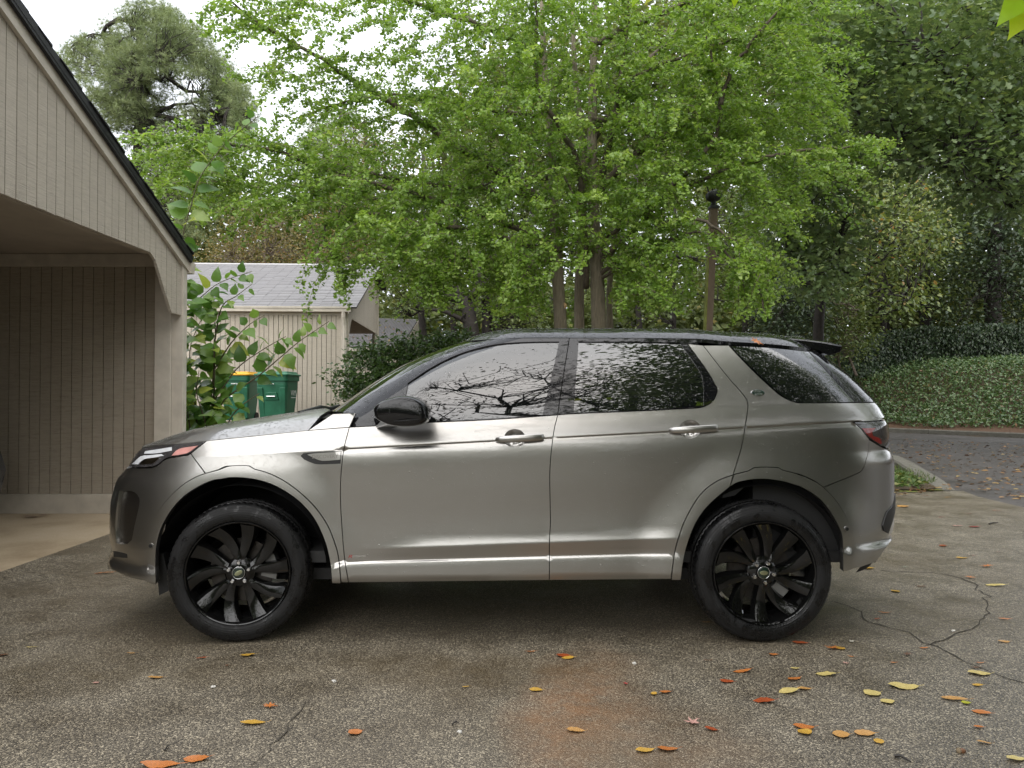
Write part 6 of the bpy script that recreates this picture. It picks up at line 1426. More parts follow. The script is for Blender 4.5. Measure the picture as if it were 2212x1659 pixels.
for k in range(2):
    c = on_ground((1960, 2010, 1945)[k], (1063, 1058, 1075)[k]); A_ = np.linspace(0, 2*np.pi, 22, endpoint=False); rr_ = (.12, .17, .22)[k] * (1 + .35 * r_.normal(0, .5, 22)); q = [(c[0] + 1.3*rr_[i]*math.cos(a), c[1] + .7*rr_[i]*math.sin(a), .011) for i, a in enumerate(A_)]; mo.add(q + [(c[0], c[1], .020)], [[i, (i+1) % 22, 22] for i in range(22)])
tag(mo.build('moss_patch', m_moss), kind='stuff')
m_lit = leaf_mat('litter_leaf', [(0, (.06, .035, .02)), (.4, (.20, .10, .045)), (.75, (.36, .20, .08)), (1, (.50, .36, .14))], .45, .15)
def litter(name, pts, sz, seed, z=.004):
    r = np.random.default_rng(seed); n = len(pts); pos = np.stack([pts[:, 0], pts[:, 1], terrain(pts[:, 0], pts[:, 1]) + z + .006], -1); nr = r.normal(0, .22, (n, 3)); nr[:, 2] += 1
    return tag(leaf_mesh(name, *T_OVAL, pos, r.normal(0, 1, (n, 3)) * [1, 1, .05], nr, r.uniform(sz[0], sz[1], n), r.random(n), m_lit), kind='stuff')
q = samp_poly([(1925, 985), (1925, 947), (2230, 962), (2230, 1090), (2060, 1052), (2000, 1005)], 1000, r_); q = q[r_.random(len(q)) < np.clip(.25 + .9 * np.exp(-(q[:, 1] - np.interp(q[:, 0], [1925, 2230], [945, 962])) / 22.), 0, 1)]
litter('road_leaf_litter', on_ground(q[:, 0], q[:, 1])[:, :2], (.05, .11), 65)
q = samp_poly([(1930, 1062), (2040, 1048), (2060, 1062), (1930, 1078)], 60, r_); litter('verge_leaf_litter', on_ground(q[:, 0], q[:, 1])[:, :2], (.04, .09), 66, .03)
q = samp_poly([(760, 750), (770, 700), (900, 695), (870, 745)], 46, r_); uu, tt = r_.random(46), r_.random(46); pos = np.array([bil(u, t) + [0, -.02, .06] for u, t in zip(uu, tt)]); nr = r_.normal(0, .2, (46, 3)) + [0, -.4, 1]
leaf_mesh('leaf_litter', *T_OVAL, pos, r_.normal(0, 1, (46, 3)), nr, r_.uniform(.09, .15, 46), .6 + .4 * r_.random(46), m_lit, Cb)

# ================================================================== TREES BEHIND THE CAMERA (mirrored in the windows and paint)
r_ = np.random.default_rng(71)
def box_pts(lo, hi, n, thr, ns, r):
    out = []; need = n
    while need > 0:
        p = r.uniform(lo, hi, (n * 3, 3)); p = p[vnoise(p, ns) > thr][:need]; out.append(p); need -= len(p)
    return np.concatenate(out)
m_brown = leaf_mat('brown_leaf', [(0, (.03, .035, .012)), (.6, (.06, .06, .02)), (1, (.20, .09, .03))], .5, .25)
lim = [(limb, a, b2) for limb, a, b2 in ((wander((2.6, -6.5, 4.0), (-1.9, -1.2, 8.2), r_, 10, .05), .12, .03), (wander((2.6, -6.5, 4.6), (.2, -2.2, 9.5), r_, 10, .05), .10, .02), (wander((2.6, -6.5, 5), (3.4, -1.0, 8.5), r_, 10, .05), .10, .02), (wander((2.6, -6.5, 5.5), (-3.5, -4.5, 10), r_, 10, .05), .10, .02), (wander((2.6, -6.5, 4), (-2.5, -3.2, 6.4), r_, 10, .06), .09, .02))]
tree('bare_tree', 'thinning tree mirrored in the front door window of the SUV', 'tree', (2.6, -6.5, 0), (2.4, -6.5, 12), .26, [box_pts((-4, -6, 4.5), (2.5, 1.0, 10.5), 260, .35, 1.5, r_), box_pts((0, -7, 4.0), (5.5, .5, 9), 300, .3, 1.5, r_)], T_OVAL, (.07, .11), m_brown, m_barkd, 9, (.3, .3, .2), 72, limbs=lim, frac=1.0, nlimb=8, twig=.022)
tree('dense_tree', 'dense dark tree mirrored in the rear windows of the SUV', 'tree', (7.5, -6.0, 0), (7.2, -6, 13), .35, [box_pts((1.4, -7, 4.5), (10, 2.0, 11), 2300, .33, 1.6, r_)], T_OVAL2, (.12, .18), m_oakl, m_barkd, 22, (.45, .45, .3), 73, frac=.4)
tree('edge_tree', 'dark roadside tree mirrored in the rear pillar of the SUV', 'tree', (20.5, 8, 0), (20.5, 8, 13), .35, [box_pts((14, 2, 3.0), (25, 15, 16), 1500, .25, 1.8, r_)], T_OVAL2, (.18, .27), m_oakl, m_barkd, 22, (.5, .5, .35), 74, frac=.3)
bw = np.concatenate([box_pts((-14, -17, 0), (3, -12, 3.2), 500, .3, 2., r_), box_pts((3, -12, 0), (17, -8, 5.0), 800, .25, 2., r_), box_pts((4.5, -8, 0), (13, -3.2, 4.6), 620, .25, 2., r_), box_pts((-34, -24, 0), (40, -15, 8.5), 700, .3, 3., r_), box_pts((22, -15, 0), (34, 14, 12), 420, .3, 3., r_)])
P_, ax, nr, rc = clump(bw, 20, (.9, .9, .7), r_, .5); tag(leaf_mesh('woodland_behind', *T_OVAL2, P_, ax, nr, r_.uniform(.3, .5, len(P_)), np.clip(.5*rc + .5*r_.random(len(P_)), 0, 1), m_mid), kind='stuff')
# ================================================================== BROAD-LEAVED SHRUB BY THE CARPORT
r_ = np.random.default_rng(81)
m_shrub = leaf_mat('shrub_leaf', [(0, (.07, .155, .033)), (.5, (.135, .265, .052)), (.8, (.21, .35, .08)), (.92, (.31, .41, .11)), (1, (.42, .47, .07))], .30, .46)
m_stem = plain('green_stem', (.10, .085, .045), .6, var=.3)
def heart_leaf(name, L=1.0, W=.40, fold=.14, curl=.16, seed=0):
    "a heart-shaped leaf with midrib, folded halves and toothed edge; lies along x, normal z"
    r = np.random.default_rng(seed); V, Fc = [], []; n = 9
    prof = [0, .62, .92, 1.0, .93, .77, .56, .34, .14, 0][:n + 1]
    for i in range(n + 1):
        t = i / n; x = t * L; w = prof[i] * W * L; zc = -curl * t * t * L + .05 * math.sin(t * 3)
        x_e = x - (.09 * L if i == 1 else 0)
        j = 1 + .05 * r.normal()
        V += [(x_e, -w * j, zc + fold * w + .02 * r.normal() * L * .4), (x, 0, zc), (x_e, w * j, zc + fold * w + .02 * r.normal() * L * .4)]
    for i in range(n):
        a = i * 3
        Fc += [(a, a + 3, a + 4, a + 1), (a + 1, a + 4, a + 5, a + 2)]
    me = bpy.data.meshes.new(name); me.from_pydata(V, [], Fc); me.polygons.foreach_set('use_smooth', np.ones(len(me.polygons), bool))
    return me
def with_rnd(me, val, mat):
    me = me.copy(); a = me.attributes.new('rnd', 'FLOAT', 'POINT'); a.data.foreach_set('value', np.full(len(me.vertices), val, np.float32)); me.materials.append(mat); return me
base_l = [heart_leaf('leaf', seed=k, W=(.36, .40, .43, .34)[k], curl=(.14, .22, .10, .28)[k]) for k in range(4)]
LV = [with_rnd(base_l[k % 4], v_, m_shrub) for k, v_ in enumerate([.05, .2, .35, .5, .6, .7, .82, .9, .98, .3, .55, .75])]
def place_leaf(pool, pos, axis, nrm, size, parent, name='leaf'):
    X = Vector(axis).normalized(); Z = Vector(nrm); Z = (Z - X * Z.dot(X)).normalized(); Y = Z.cross(X)
    M = Matrix((X, Y, Z)).transposed().to_4x4(); M = Matrix.Translation(Vector(pos)) @ M @ Matrix.Scale(size, 4)
    o = bpy.data.objects.new(name, pool[r_.integers(len(pool))]); COL.objects.link(o)
    if parent is not None:
        o.parent = parent; o.matrix_parent_inverse = Matrix.Translation(-ORIG[parent.name]) if parent.name in ORIG else Matrix()
    o.matrix_basis = M; return o
SH = thing('broad_leaved_shrub', (at(462, 900, 9.4)[0], 9.4, .05), 'leggy shrub with large heart-shaped leaves beside the near carport corner', 'shrub')
STEMS = [([(465, 960), (457, 870), (462, 790), (465, 716), (460, 666), (470, 620)], [9.3, 9.2], 1.0), ([(465, 940), (475, 880), (496, 854), (554, 815), (601, 776), (642, 741), (678, 716), (711, 694)], [9.3, 9.0, 8.8], .9),
         ([(460, 940), (457, 879), (490, 826), (518, 790), (573, 752), (617, 727)], [9.3, 9.1, 8.9], .9), ([(440, 960), (400, 820), (393, 680), (435, 641), (476, 610), (545, 586)], [9.4, 9.2, 9.1], 1.0), ([(463, 740), (479, 663), (510, 640), (545, 613)], [9.2, 9.1], .9),
         ([(462, 800), (500, 740), (540, 700), (570, 682)], [9.2, 9.0], 1.0), ([(398, 960), (392, 800), (386, 650), (394, 519), (412, 447), (430, 387), (462, 340), (486, 311), (518, 283), (558, 251)], [8.9, 8.8, 8.6], 1.05), ([(430, 960), (420, 860), (410, 760), (430, 700), (440, 680)], [9.2, 9.1], 1.0), ([(415, 960), (405, 890), (395, 860), (388, 830)], [9.0, 8.9], .9),
         ([(455, 960), (440, 900), (425, 850), (430, 800)], [8.9, 8.8], 1.0), ([(480, 950), (500, 900), (530, 870), (560, 850)], [8.9, 8.7], .8)]
nleaf = 0
for pts, ds, sc in STEMS:
    p = limb_pts(pts, ds); p = np.concatenate([[p[0] * [1, 1, 0] + [0, 0, .02]], p]); tubes([(p, .013, .004)], 'stem', m_stem, SH, 6)
    sl_ = np.concatenate([[0], np.cumsum(np.linalg.norm(np.diff(p, axis=0), axis=1))]); side = 1
    q = sl_[-1] * .22
    while q < sl_[-1] + .01:
        c = np.array([np.interp(q, sl_, p[:, k]) for k in range(3)]); j = min(max(1, np.searchsorted(sl_, q)), len(p) - 1); t = unit(p[j] - p[j-1]); side = -side
        frac = q / sl_[-1]; lat = unit(np.cross(t, [0, 1, 0]) + r_.normal(0, .35, 3)) * side
        axd = unit(t * .55 + lat * .9 + [0, -.25, -.28] + r_.normal(0, .22, 3)); size = sc * r_.uniform(.18, .27) * (1 - .45 * max(0, frac - .75) / .25)
        pet = c + axd * .03; nrm = unit(np.array([0, -.55, .75]) + r_.normal(0, .35, 3))
        u_ = pet[0] / pet[1] * F + CX; w_ = HZ - (pet[2] - CAMZ) / pet[1] * F
        if not (478 < u_ < 556 and 775 < w_ < 880 and r_.random() < .7): place_leaf(LV, pet, axd, nrm, size, SH)
        nleaf += 1; q += r_.uniform(.05, .085)
for k in range(70):      # leaves of the thick base
    q = samp_poly([(385, 930), (382, 640), (430, 620), (465, 700), (470, 800), (490, 860), (500, 930)], 1, r_)[0]; c = at(q[0], q[1], r_.uniform(8.8, 9.6)); place_leaf(LV, c, r_.normal(0, 1, 3) * [1, .7, .5] + [0, -.2, -.5], [r_.normal(0, .3), -.5, .8], r_.uniform(.15, .23), SH); nleaf += 1

# ================================================================== LEAVES OVERHANGING THE LENS SIDE OF THE DRIVE
m_over = leaf_mat('yellow_green_leaf', [(0, (.34, .56, .03)), (.6, (.45, .60, .03)), (1, (.56, .60, .04))], .35, .6)
LO = [with_rnd(heart_leaf('leaf', seed=20 + k, W=.30, curl=.10, fold=.10), v_, m_over) for k, v_ in enumerate([.1, .4, .7, .95])]
OV = thing('overhanging_branch', tuple(at(2300, -260, 2.2)), 'yellow-green leaves of a branch hanging into the top right corner', 'branch')
tw_ = limb_pts([(2420, -260), (2330, -120), (2260, -50), (2216, -14), (2204, 6)], [2.2, 2.1]); tubes([(tw_, .005, .0018)], 'twig', m_stem, OV, 6)
tw2 = limb_pts([(2330, -120), (2100, -70), (1800, -50), (1600, -35), (1480, -28), (1400, -30)], [2.1, 2.3, 2.3]); tubes([(tw2, .005, .0015)], 'twig', m_stem, OV, 6)
for a, b2, d, w in (((2212, -8), (2156, 52), 2.1, 1.0), ((2216, 20), (2180, 84), 2.12, .9), ((2240, -30), (2290, 30), 2.1, 1), ((1385, -35), (1366, 13), 2.3, .9), ((1430, -34), (1392, 8), 2.3, .7), ((1585, -36), (1588, 16), 2.3, 1.1), ((2170, -40), (2190, -4), 2.1, .8)):
    p0, p1 = at(a[0], a[1], d), at(b2[0], b2[1], d - .01); place_leaf(LO, p0, p1 - p0, [.15, -.8, .5], float(np.linalg.norm(p1 - p0)), OV)

# ================================================================== FALLEN LEAVES, EACH ITS OWN
LC = {'yellow': (.56, .33, .05), 'pale': (.60, .48, .17), 'orange': (.50, .17, .04), 'rust': (.36, .075, .022), 'brown': (.13, .060, .030), 'tan': (.52, .28, .085), 'red': (.42, .035, .04), 'pink': (.50, .28, .23), 'green': (.42, .42, .03), 'white': (.60, .56, .48), 'grey': (.26, .30, .22)}
lm_ = {}
for k, c in LC.items():
    m, nt, b = newmat('fallen_' + k); v = objco(nt); sp1 = N(nt, 'ShaderNodeTexVoronoi', Scale=16.0); nt.links.new(v, sp1.inputs['Vector']); n1 = noise(nt, v, 4, 5, .7)
    cc = mixc(nt, n1, tuple(x * .72 for x in c), tuple(min(1, x * 1.18) for x in c)); spot = math_(nt, 'LESS_THAN', sp1.outputs['Distance'], .24)
    cc = mixc(nt, math_(nt, 'MULTIPLY', spot, .55), cc, (.16, .06, .02) if k not in ('brown', 'rust') else (.05, .02, .01))
    nt.links.new(cc, b.inputs['Base Color']); b.inputs['Roughness'].default_value = .36; lm_[k] = m
def outline_leaf(kind, seed):
    r = np.random.default_rng(seed); 
    if kind == 'oval': W = .26
    elif kind == 'round': W = .40
    elif kind == 'long': W = .17
    elif kind == 'thin': W = .11
    if kind in ('oval', 'round', 'long', 'thin'):
        n = 8; up, lo, mid = [], [], []
        for i in range(n + 1):
            t = i / n; w = W * math.sin(math.pi * t ** (.85)) ** (.8 if kind != 'round' else .55) * (1 + .06 * r.normal()); bx_ = t - .5; z = .02 * math.sin(t * 5 + seed) + .05 * (2*t - 1) ** 2 * (.4 + r.random()*.2)
            up.append((bx_, w, z + .06 * w + .01 * r.normal())); lo.append((bx_, -w, z + .08 * w + .01 * r.normal())); mid.append((bx_, .02 * math.sin(t * 4), z))
        V = lo + mid + up; m = n + 1; Fc = [(i, i + 1, m + i + 1, m + i) for i in range(n)] + [(m + i, m + i + 1, 2*m + i + 1, 2*m + i) for i in range(n)]
        k = len(V); V += [(.5, 0, mid[-1][2]), (.5, .012, mid[-1][2] + .008), (.66, .05, .05), (.66, .06, .056)]; Fc += [(k, k + 2, k + 3, k + 1)]
    else:                                             # lobed / starry
        lob = 5 if kind == 'star' else 7; V = [(0, 0, .03)]; Fc = []; n = lob * 4
        for i in range(n):
            a = 2*math.pi*i/n; ph = (i % 4); rr = (.50, .30, .17, .30)[ph] * (1 + .15 * r.normal()); V.append((rr * math.cos(a) * (1.0 if kind == 'star' else 1.15), rr * math.sin(a) * (1.0 if kind == 'star' else .7), .02 + .06 * r.random() + (.05 if ph == 0 else 0)))
        Fc = [(0, 1 + i, 1 + (i + 1) % n) for i in range(n)]; k = len(V); V += [(.0, -.01, .02), (.0, .012, .025), (.66, -.02, .04), (.66, .0, .045)]; Fc.append((k, k + 2, k + 3, k + 1))
    me = bpy.data.meshes.new('fallen_leaf'); me.from_pydata(V, [], Fc); me.polygons.foreach_set('use_smooth', np.ones(len(me.polygons), bool)); return me
kinds_ = {}
def fallen(px, py, ln, col, kind, ang, label, name='fallen_leaf', cat='leaf'):
    i = len(kinds_); p = on_ground(px, py, .006); size = ln / F * p[1] * (1.0 if abs(math.cos(R(ang))) > .6 else 1.25)
    me = outline_leaf(kind, i); me.materials.append(lm_[col]); o = bpy.data.objects.new(name, me); COL.objects.link(o)
    o.location = (p[0], p[1], .010); o.scale = (size, size, size); o.rotation_euler = (r_.normal(0, .05), r_.normal(0, .05), R(ang)); kinds_[label] = 1
    tag(o, label, cat, 'fallen leaves on the driveway'); return o
RX = lambda zx, zy: (1080 + zx * .5117, 1242 + zy * .5117)
LX = lambda zx, zy: (zx * .5127, 1134 + zy * .5127)
VX = lambda zx, zy: (1836 + zx * .2278, 864 + zy * .2278)
FL = [(RX, 130, 325, 50, 'orange', 'thin', 5, 'thin orange leaf below the door gap at the top of the rusty stain'), (RX, 268, 342, 66, 'rust', 'oval', 10, 'rust leaf under a yellow one on the rusty stain'), (RX, 288, 352, 56, 'yellow', 'oval', -5, 'small yellow leaf lying half over a rust one'),
      (RX, 153, 487, 62, 'yellow', 'oval', -12, 'golden leaf left of the rusty stain'), (RX, 319, 658, 80, 'tan', 'oval', -14, 'tan leaf low in the rusty stain with a dark tip'), (RX, 612, 742, 84, 'yellow', 'oval', 8, 'yellow leaf touching an orange one near the bottom edge'), (RX, 707, 736, 95, 'orange', 'oval', -6, 'orange leaf beside a yellow one near the bottom edge'),
      (RX, 650, 503, 26, 'yellow', 'round', 60, 'tiny yellow leaf left of a small orange leaf'), (RX, 698, 496, 52, 'orange', 'oval', 8, 'small orange leaf right of a tiny yellow leaf'), (RX, 531, 462, 24, 'red', 'star', 20, 'tiny crimson starry leaf alone on the tarmac'), (RX, 813, 625, 70, 'pink', 'star', 35, 'pale pink five-pointed leaf in the foreground'),
      (RX, 893, 653, 58, 'rust', 'oval', -12, 'red-brown leaf right of the pale starry leaf'), (RX, 880, 362, 46, 'brown', 'thin', 8, 'thin brown curl below the rear of the sill'), (RX, 1022, 408, 80, 'orange', 'long', 4, 'long two-tone orange leaf with a brown end'), (RX, 958, 451, 60, 'rust', 'oval', -14, 'rust oval leaf left below the rear wheel'),
      (RX, 1115, 533, 92, 'rust', 'oval', -16, 'large brick-red leaf below the rear wheel'), (RX, 1220, 492, 92, 'pale', 'oval', 8, 'large pale yellow leaf overlapping a tan one'), (RX, 1285, 482, 60, 'tan', 'oval', -8, 'tan leaf tucked behind a large pale yellow one'), (RX, 1243, 440, 68, 'orange', 'oval', 20, 'orange leaf just above a pale yellow pair'),
      (RX, 1245, 396, 42, 'pale', 'long', -5, 'small pale boat-shaped leaf under the rear wheel'), (RX, 1155, 338, 40, 'orange', 'oval', 0, 'small orange leaf in front of the rear tyre'), (RX, 1267, 288, 62, 'rust', 'oval', -14, 'rust leaf nearest the rear tyre contact'), (RX, 1405, 312, 66, 'orange', 'lobed', 5, 'ragged orange leaf right of the rear tyre'),
      (RX, 1440, 312, 42, 'yellow', 'round', 30, 'yellow leaf stuck on a ragged orange one'), (RX, 1482, 283, 32, 'white', 'star', 10, 'little whitish starry leaf right of the rear tyre'), (RX, 1483, 346, 34, 'orange', 'thin', -8, 'short thin orange stalk-like leaf below the ragged one'), (RX, 1663, 372, 34, 'orange', 'thin', -4, 'thin orange sliver left of the forked crack'),
      (RX, 1378, 421, 90, 'pale', 'oval', -4, 'pale yellow oval leaf with thin stalk'), (RX, 1458, 375, 28, 'pink', 'lobed', 0, 'small curled pinkish leaf above the pale oval'), (RX, 1573, 502, 74, 'pale', 'round', 10, 'round pale yellow leaf, upper of a pair'), (RX, 1636, 537, 58, 'pale', 'round', 0, 'round pale yellow leaf, lower of a pair'),
      (RX, 1705, 472, 128, 'pale', 'oval', -6, 'largest pale yellow leaf with pointed ends'), (RX, 1720, 338, 42, 'brown', 'lobed', 30, 'curled brown leaf by the crack'), (RX, 1790, 310, 44, 'orange', 'thin', -3, 'thin orange leaf lying on the crack fork'), (RX, 1920, 525, 110, 'tan', 'long', -14, 'long tan leaf with a lime tip leaf'),
      (RX, 1968, 542, 38, 'green', 'round', 0, 'lime green leaf scrap at the end of a long tan leaf'), (RX, 2024, 417, 95, 'pale', 'oval', -6, 'pale yellow leaf under the lower crack'), (RX, 2027, 373, 40, 'orange', 'thin', 0, 'short orange leaf on the lower crack'), (RX, 2008, 392, 52, 'brown', 'thin', 0, 'dark brown leaf just under the short orange one'),
      (RX, 2017, 467, 44, 'yellow', 'oval', -25, 'small golden leaf near the right edge'), (RX, 2033, 583, 74, 'orange', 'oval', -28, 'folded orange leaf near the right edge'), (RX, 2022, 644, 44, 'orange', 'oval', -8, 'small orange leaf below the folded one'), (RX, 2045, 710, 62, 'tan', 'long', -14, 'slim tan leaf low at the right edge'),
      (RX, 1283, 643, 90, 'orange', 'oval', -10, 'orange leaf under a golden one, low centre right'), (RX, 1287, 665, 66, 'yellow', 'round', 20, 'golden leaf on top of an orange one, low centre right'), (RX, 1440, 676, 72, 'tan', 'round', -8, 'round tan leaf, left of a low trio'), (RX, 1540, 671, 92, 'tan', 'oval', -3, 'broad tan leaf in the middle of a low trio'),
      (RX, 1599, 705, 38, 'yellow', 'round', 80, 'small yellow leaf, lowest of a trio'), (RX, 2180, 778, 90, 'pale', 'oval', 8, 'pale yellow leaf at the bottom right corner'), (RX, 1670, 70, 40, 'yellow', 'round', 20, 'yellow leaf on the tarmac behind the rear wheel'), (RX, 1620, 160, 52, 'orange', 'thin', -5, 'slim orange leaf above a small rust scrap'),
      (RX, 1592, 189, 32, 'rust', 'lobed', 0, 'small rust scrap between crack and rear wheel'), (RX, 1780, 50, 50, 'brown', 'thin', -4, 'thin brown leaf inside the ring-shaped crack'), (RX, 2092, 45, 80, 'pale', 'long', -10, 'slender pale leaf right of the ring-shaped crack'), (RX, 1983, 12, 40, 'orange', 'lobed', 0, 'small orange leaf on the top of the ring crack'),
      (RX, 2130, 187, 50, 'orange', 'thin', -8, 'thin orange leaf by the right edge, upper one'), (RX, 2128, 283, 50, 'tan', 'oval', -6, 'tan leaf by the right edge, lower one'), (RX, 870, 203, 36, 'tan', 'lobed', 0, 'ragged tan leaf in the shade beside the rear tyre'),
      (LX, 1045, 550, 64, 'yellow', 'oval', 10, 'amber leaf below the front tyre'), (LX, 850, 562, 44, 'rust', 'thin', 14, 'thin dark rust leaf left below the front tyre'), (LX, 956, 595, 24, 'brown', 'lobed', 0, 'tiny brown scrap under the front tyre'), (LX, 655, 645, 66, 'tan', 'long', 8, 'twisted tan leaf left foreground'), (LX, 405, 667, 30, 'pink', 'oval', 4, 'tiny peach leaf at far left'),
      (LX, 555, 542, 40, 'tan', 'thin', 6, 'thin buff leaf left of the front tyre'), (LX, 132, 517, 46, 'pale', 'thin', 6, 'thin pale yellow leaf near the left edge'), (LX, 14, 550, 44, 'brown', 'oval', 10, 'brown-pink leaf cut by the left edge'), (LX, 1135, 766, 66, 'orange', 'lobed', -20, 'torn bright orange leaf left of centre'), (LX, 1068, 836, 108, 'yellow', 'long', 4, 'long amber leaf with a curved stalk'),
      (LX, 1497, 876, 62, 'orange', 'round', 25, 'orange roundish leaf in the bottom centre'), (LX, 828, 988, 108, 'orange', 'oval', 5, 'coral orange leaf near the bottom edge, left'), (LX, 675, 1012, 165, 'orange', 'long', 3, 'long coral orange leaf cut by the bottom edge'), (LX, 1963, 684, 34, 'yellow', 'thin', 2, 'tiny pale gold leaf below the front door'), (LX, 440, 204, 84, 'orange', 'thin', 4, 'thin orange leaf under the front bumper'),
      (VX, 505, 1012, 112, 'tan', 'round', 12, 'curled golden leaf right behind the bumper'), (VX, 710, 912, 70, 'brown', 'lobed', 0, 'brown lobed leaf at the edge of the verge'), (VX, 1015, 1200, 90, 'pink', 'lobed', 5, 'pinkish oak leaf left of a red leaf'), (VX, 1180, 1205, 100, 'red', 'oval', -10, 'red leaf right of the pinkish oak leaf'), (VX, 1130, 1085, 60, 'brown', 'lobed', 20, 'dark curled leaf above the red leaf'),
      (VX, 885, 1385, 75, 'rust', 'round', 10, 'squarish rust leaf behind the car'), (VX, 865, 1115, 56, 'red', 'thin', 4, 'small scarlet leaf behind the car'), (VX, 1060, 1500, 120, 'yellow', 'long', 4, 'slim yellow leaf behind the car'), (VX, 1155, 1475, 80, 'pink', 'thin', 4, 'faded reddish leaf above the slim yellow one'), (VX, 1300, 1580, 110, 'orange', 'lobed', 8, 'orange-tan oak leaf at the far right of the driveway'),
      (VX, 515, 1587, 66, 'grey', 'thin', 10, 'grey-green leaf beside the rear bumper'), (VX, 170, 1597, 130, 'yellow', 'oval', 6, 'yellow leaf right under the rear bumper corner'), (VX, 925, 925, 64, 'tan', 'thin', 0, 'tan leaf at the near edge of the verge'), (VX, 1385, 1050, 80, 'rust', 'thin', 5, 'rust leaf near the dark road patch'), (VX, 1410, 1440, 36, 'red', 'thin', 4, 'tiny pinkish red leaf at the far right')]
for px_, py_, lab in ((68, 1117, 'larger brown curled leaf on the carport slab by the wall'), (94, 1113, 'smaller brown leaf on the carport slab by the wall')):
    fallen(px_, py_, 34 if px_ < 80 else 20, 'brown', 'oval', 5, lab)
for fn, zx, zy, ln, col, kd, an, lab in FL:
    s_ = .5117 if fn is RX else .5127 if fn is LX else .2278; x, y_ = fn(zx, zy); fallen(x, y_, ln * s_, col, kd, an, lab)
# leaf stuck on the roof edge
s_, z_ = hit(1632, 741, 'low'); p = surf(s_, z_, 'low'); n_ = surf_n(s_, z_, 'low'); me = outline_leaf('lobed', 99); me.materials.append(lm_['orange']); o = bpy.data.objects.new('stuck_leaf', me); COL.objects.link(o)
Z = Vector(n_); X = Vector((.75, 0, -.65)); X = (X - Z * X.dot(Z)).normalized(); o.matrix_basis = Matrix.Translation(Vector(p) + Z * .012) @ Matrix((X, Z.cross(X), Z)).transposed().to_4x4() @ Matrix.Scale(.062, 4); tag(o, 'small orange leaf stuck to the wet roof edge above the quarter window', 'leaf')
# acorn, pebbles, twigs
ac = thing('acorn', tuple(on_ground(2077, 1628)), 'brown acorn on the driveway near the bottom right corner', 'acorn'); c = on_ground(2077, 1628); mb = MB(); mb.tube([(c[0] - .012, c[1], .010), (c[0] - .008, c[1], .010), (c[0] + .004, c[1], .010), (c[0] + .012, c[1], .010), (c[0] + .016, c[1], .010)], [.003, .008, .010, .007, .001], 12); mb.build('nut', plain('acorn_brown', (.16, .075, .035), .35), ac, smooth=True)
mb = MB(); mb.tube([(c[0] - .018, c[1], .010), (c[0] - .014, c[1], .010), (c[0] - .007, c[1], .010)], [.002, .010, .0112], 12); mb.build('cup', plain('acorn_cup', (.20, .15, .09), .8), ac, smooth=True)
m_peb = plain('pale_pebble', (.62, .60, .55), .6)
for fn, zx, zy, lab in ((LX, 898, 690, 'small white pebble left of centre in the foreground'), (LX, 1408, 666, 'small white pebble below the front door'), (LX, 1937, 881, 'small white pebble near the bottom centre'), (RX, 1915, 242, 'white pebble beside the ring-shaped crack'), (RX, 567, 381, 'tiny white pebble above the crimson leaf')):
    x, y_ = fn(zx, zy); c = on_ground(x, y_); bm = bmesh.new(); bmesh.ops.create_icosphere(bm, subdivisions=2, radius=.0085)
    for v_ in bm.verts: v_.co = Vector((v_.co.x * 1.2, v_.co.y, v_.co.z * .7)) * (1 + .14 * r_.normal())
    me = bpy.data.meshes.new('pebble'); bm.to_mesh(me); bm.free(); me.materials.append(m_peb); o = bpy.data.objects.new('pebble', me); COL.objects.link(o); o.location = (c[0], c[1], .009); tag(o, lab, 'pebble', 'pale pebbles on the driveway')
m_stick = plain('wet_twig', (.02, .016, .012), .6)
for fn, a, b2, rad, lab in ((LX, (1905, 850), (1935, 846), .0035, 'short black twig near the bottom centre'), (LX, (692, 962), (712, 938), .003, 'crooked black twig at the lower left'), (VX, (1320, 1185), (1405, 1172), .008, 'dark twig on the driveway at the far right'), (RX, (1665, 775), (1735, 800), .006, 'frayed dark bark scrap at the bottom right')):
    p0, p1 = on_ground(*fn(*a)), on_ground(*fn(*b2)); mb = MB(); mid_ = (p0 + p1) / 2 + [0, .012, .004]; mb.tube([tuple(p0 + [0, 0, .010]), tuple(mid_ + [0, 0, .010]), tuple(p1 + [0, 0, .010])], [rad, rad * .8, rad * .4], 6); tag(mb.build('twig', m_stick), lab, 'twig')

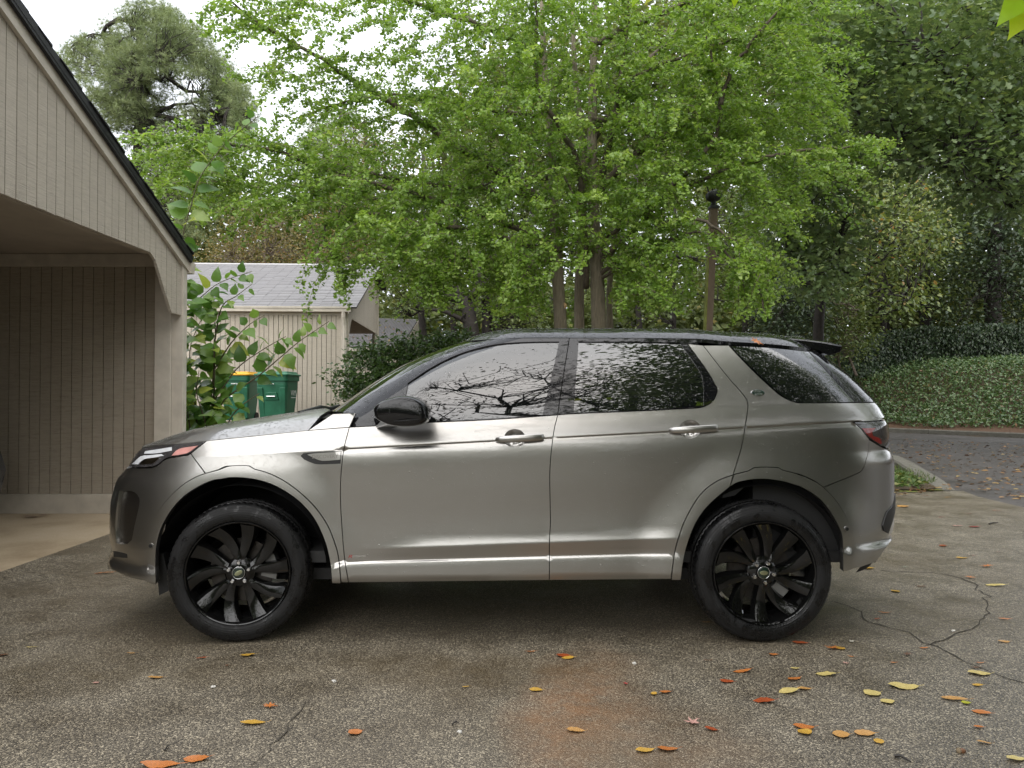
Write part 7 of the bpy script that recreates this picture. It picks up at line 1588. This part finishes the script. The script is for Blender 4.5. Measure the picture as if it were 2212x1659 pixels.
# ================================================================== DARK CAR INSIDE THE CARPORT (only its nose shows at the left edge)
DK = thing('dark_car', (-7.3, 6.4, 0), 'nose of a dark blue-grey car inside the carport at the left edge', 'car')
m_dk = plain('dark_car_paint', (.018, .022, .030), .2, coat=1, var=.1)
prof = [(-4.66, .30), (-4.60, .55), (-4.66, .74), (-4.95, .84), (-5.55, .95), (-6.15, 1.36), (-6.6, 1.46), (-7.6, 1.47), (-8.3, 1.30), (-8.85, 1.02), (-9.05, .90), (-9.1, .45), (-9.0, .26), (-8.5, .24), (-5.2, .22)]
sec = [(5.62, .55), (5.58, .75), (5.56, 1.0), (7.34, 1.0), (7.32, .75), (7.28, .55)]
V, Fc = [], []; npf = len(prof)
for yy, k in ((5.60, .965), (5.55, .99), (5.68, 1.0), (7.12, 1.0), (7.25, .99), (7.20, .965)):
    for x, z in prof:
        tum = .16 * max(0, (z - .9)) * (1 if yy < 6.4 else -1); V.append((-7.33 + (x + 6.85) * k, yy + tum, .24 + (z - .24) * (k if k < 1 else 1)))
for i in range(5):
    for k in range(npf): Fc.append([i*npf + k, i*npf + (k+1) % npf, (i+1)*npf + (k+1) % npf, (i+1)*npf + k])
Fc += [list(range(npf))[::-1], [5*npf + k for k in range(npf)]]
mk('car_body', V, Fc, m_dk, DK, smooth=False)
gl = MB(); gl.prism([(-6.23, 5.60, 1.03), (-6.73, 5.66, 1.36), (-8.03, 5.66, 1.38), (-8.68, 5.60, 1.06)], (0, -.012, 0)); gl.build('side_window', m_privacy, DK)
for xx in (-5.93, -8.58):
    for yy in (5.56, 7.04):
        w_ = MB(); w_.tube([(xx, yy, .32), (xx, yy + .2, .32)], .32, 28); w_.build('wheel', m_tyre, DK, smooth=False)
hl_ = MB(); hl_.hexa([(x_ - .48, y_, z_) for x_, y_, z_ in [(-4.74, 5.64, .66), (-4.66, 5.85, .66), (-4.72, 5.86, .66), (-4.8, 5.66, .66), (-4.86, 5.66, .78), (-4.75, 5.85, .78), (-4.80, 5.86, .78), (-4.9, 5.68, .78)]]); hl_.build('headlamp', m_lens_w, DK)
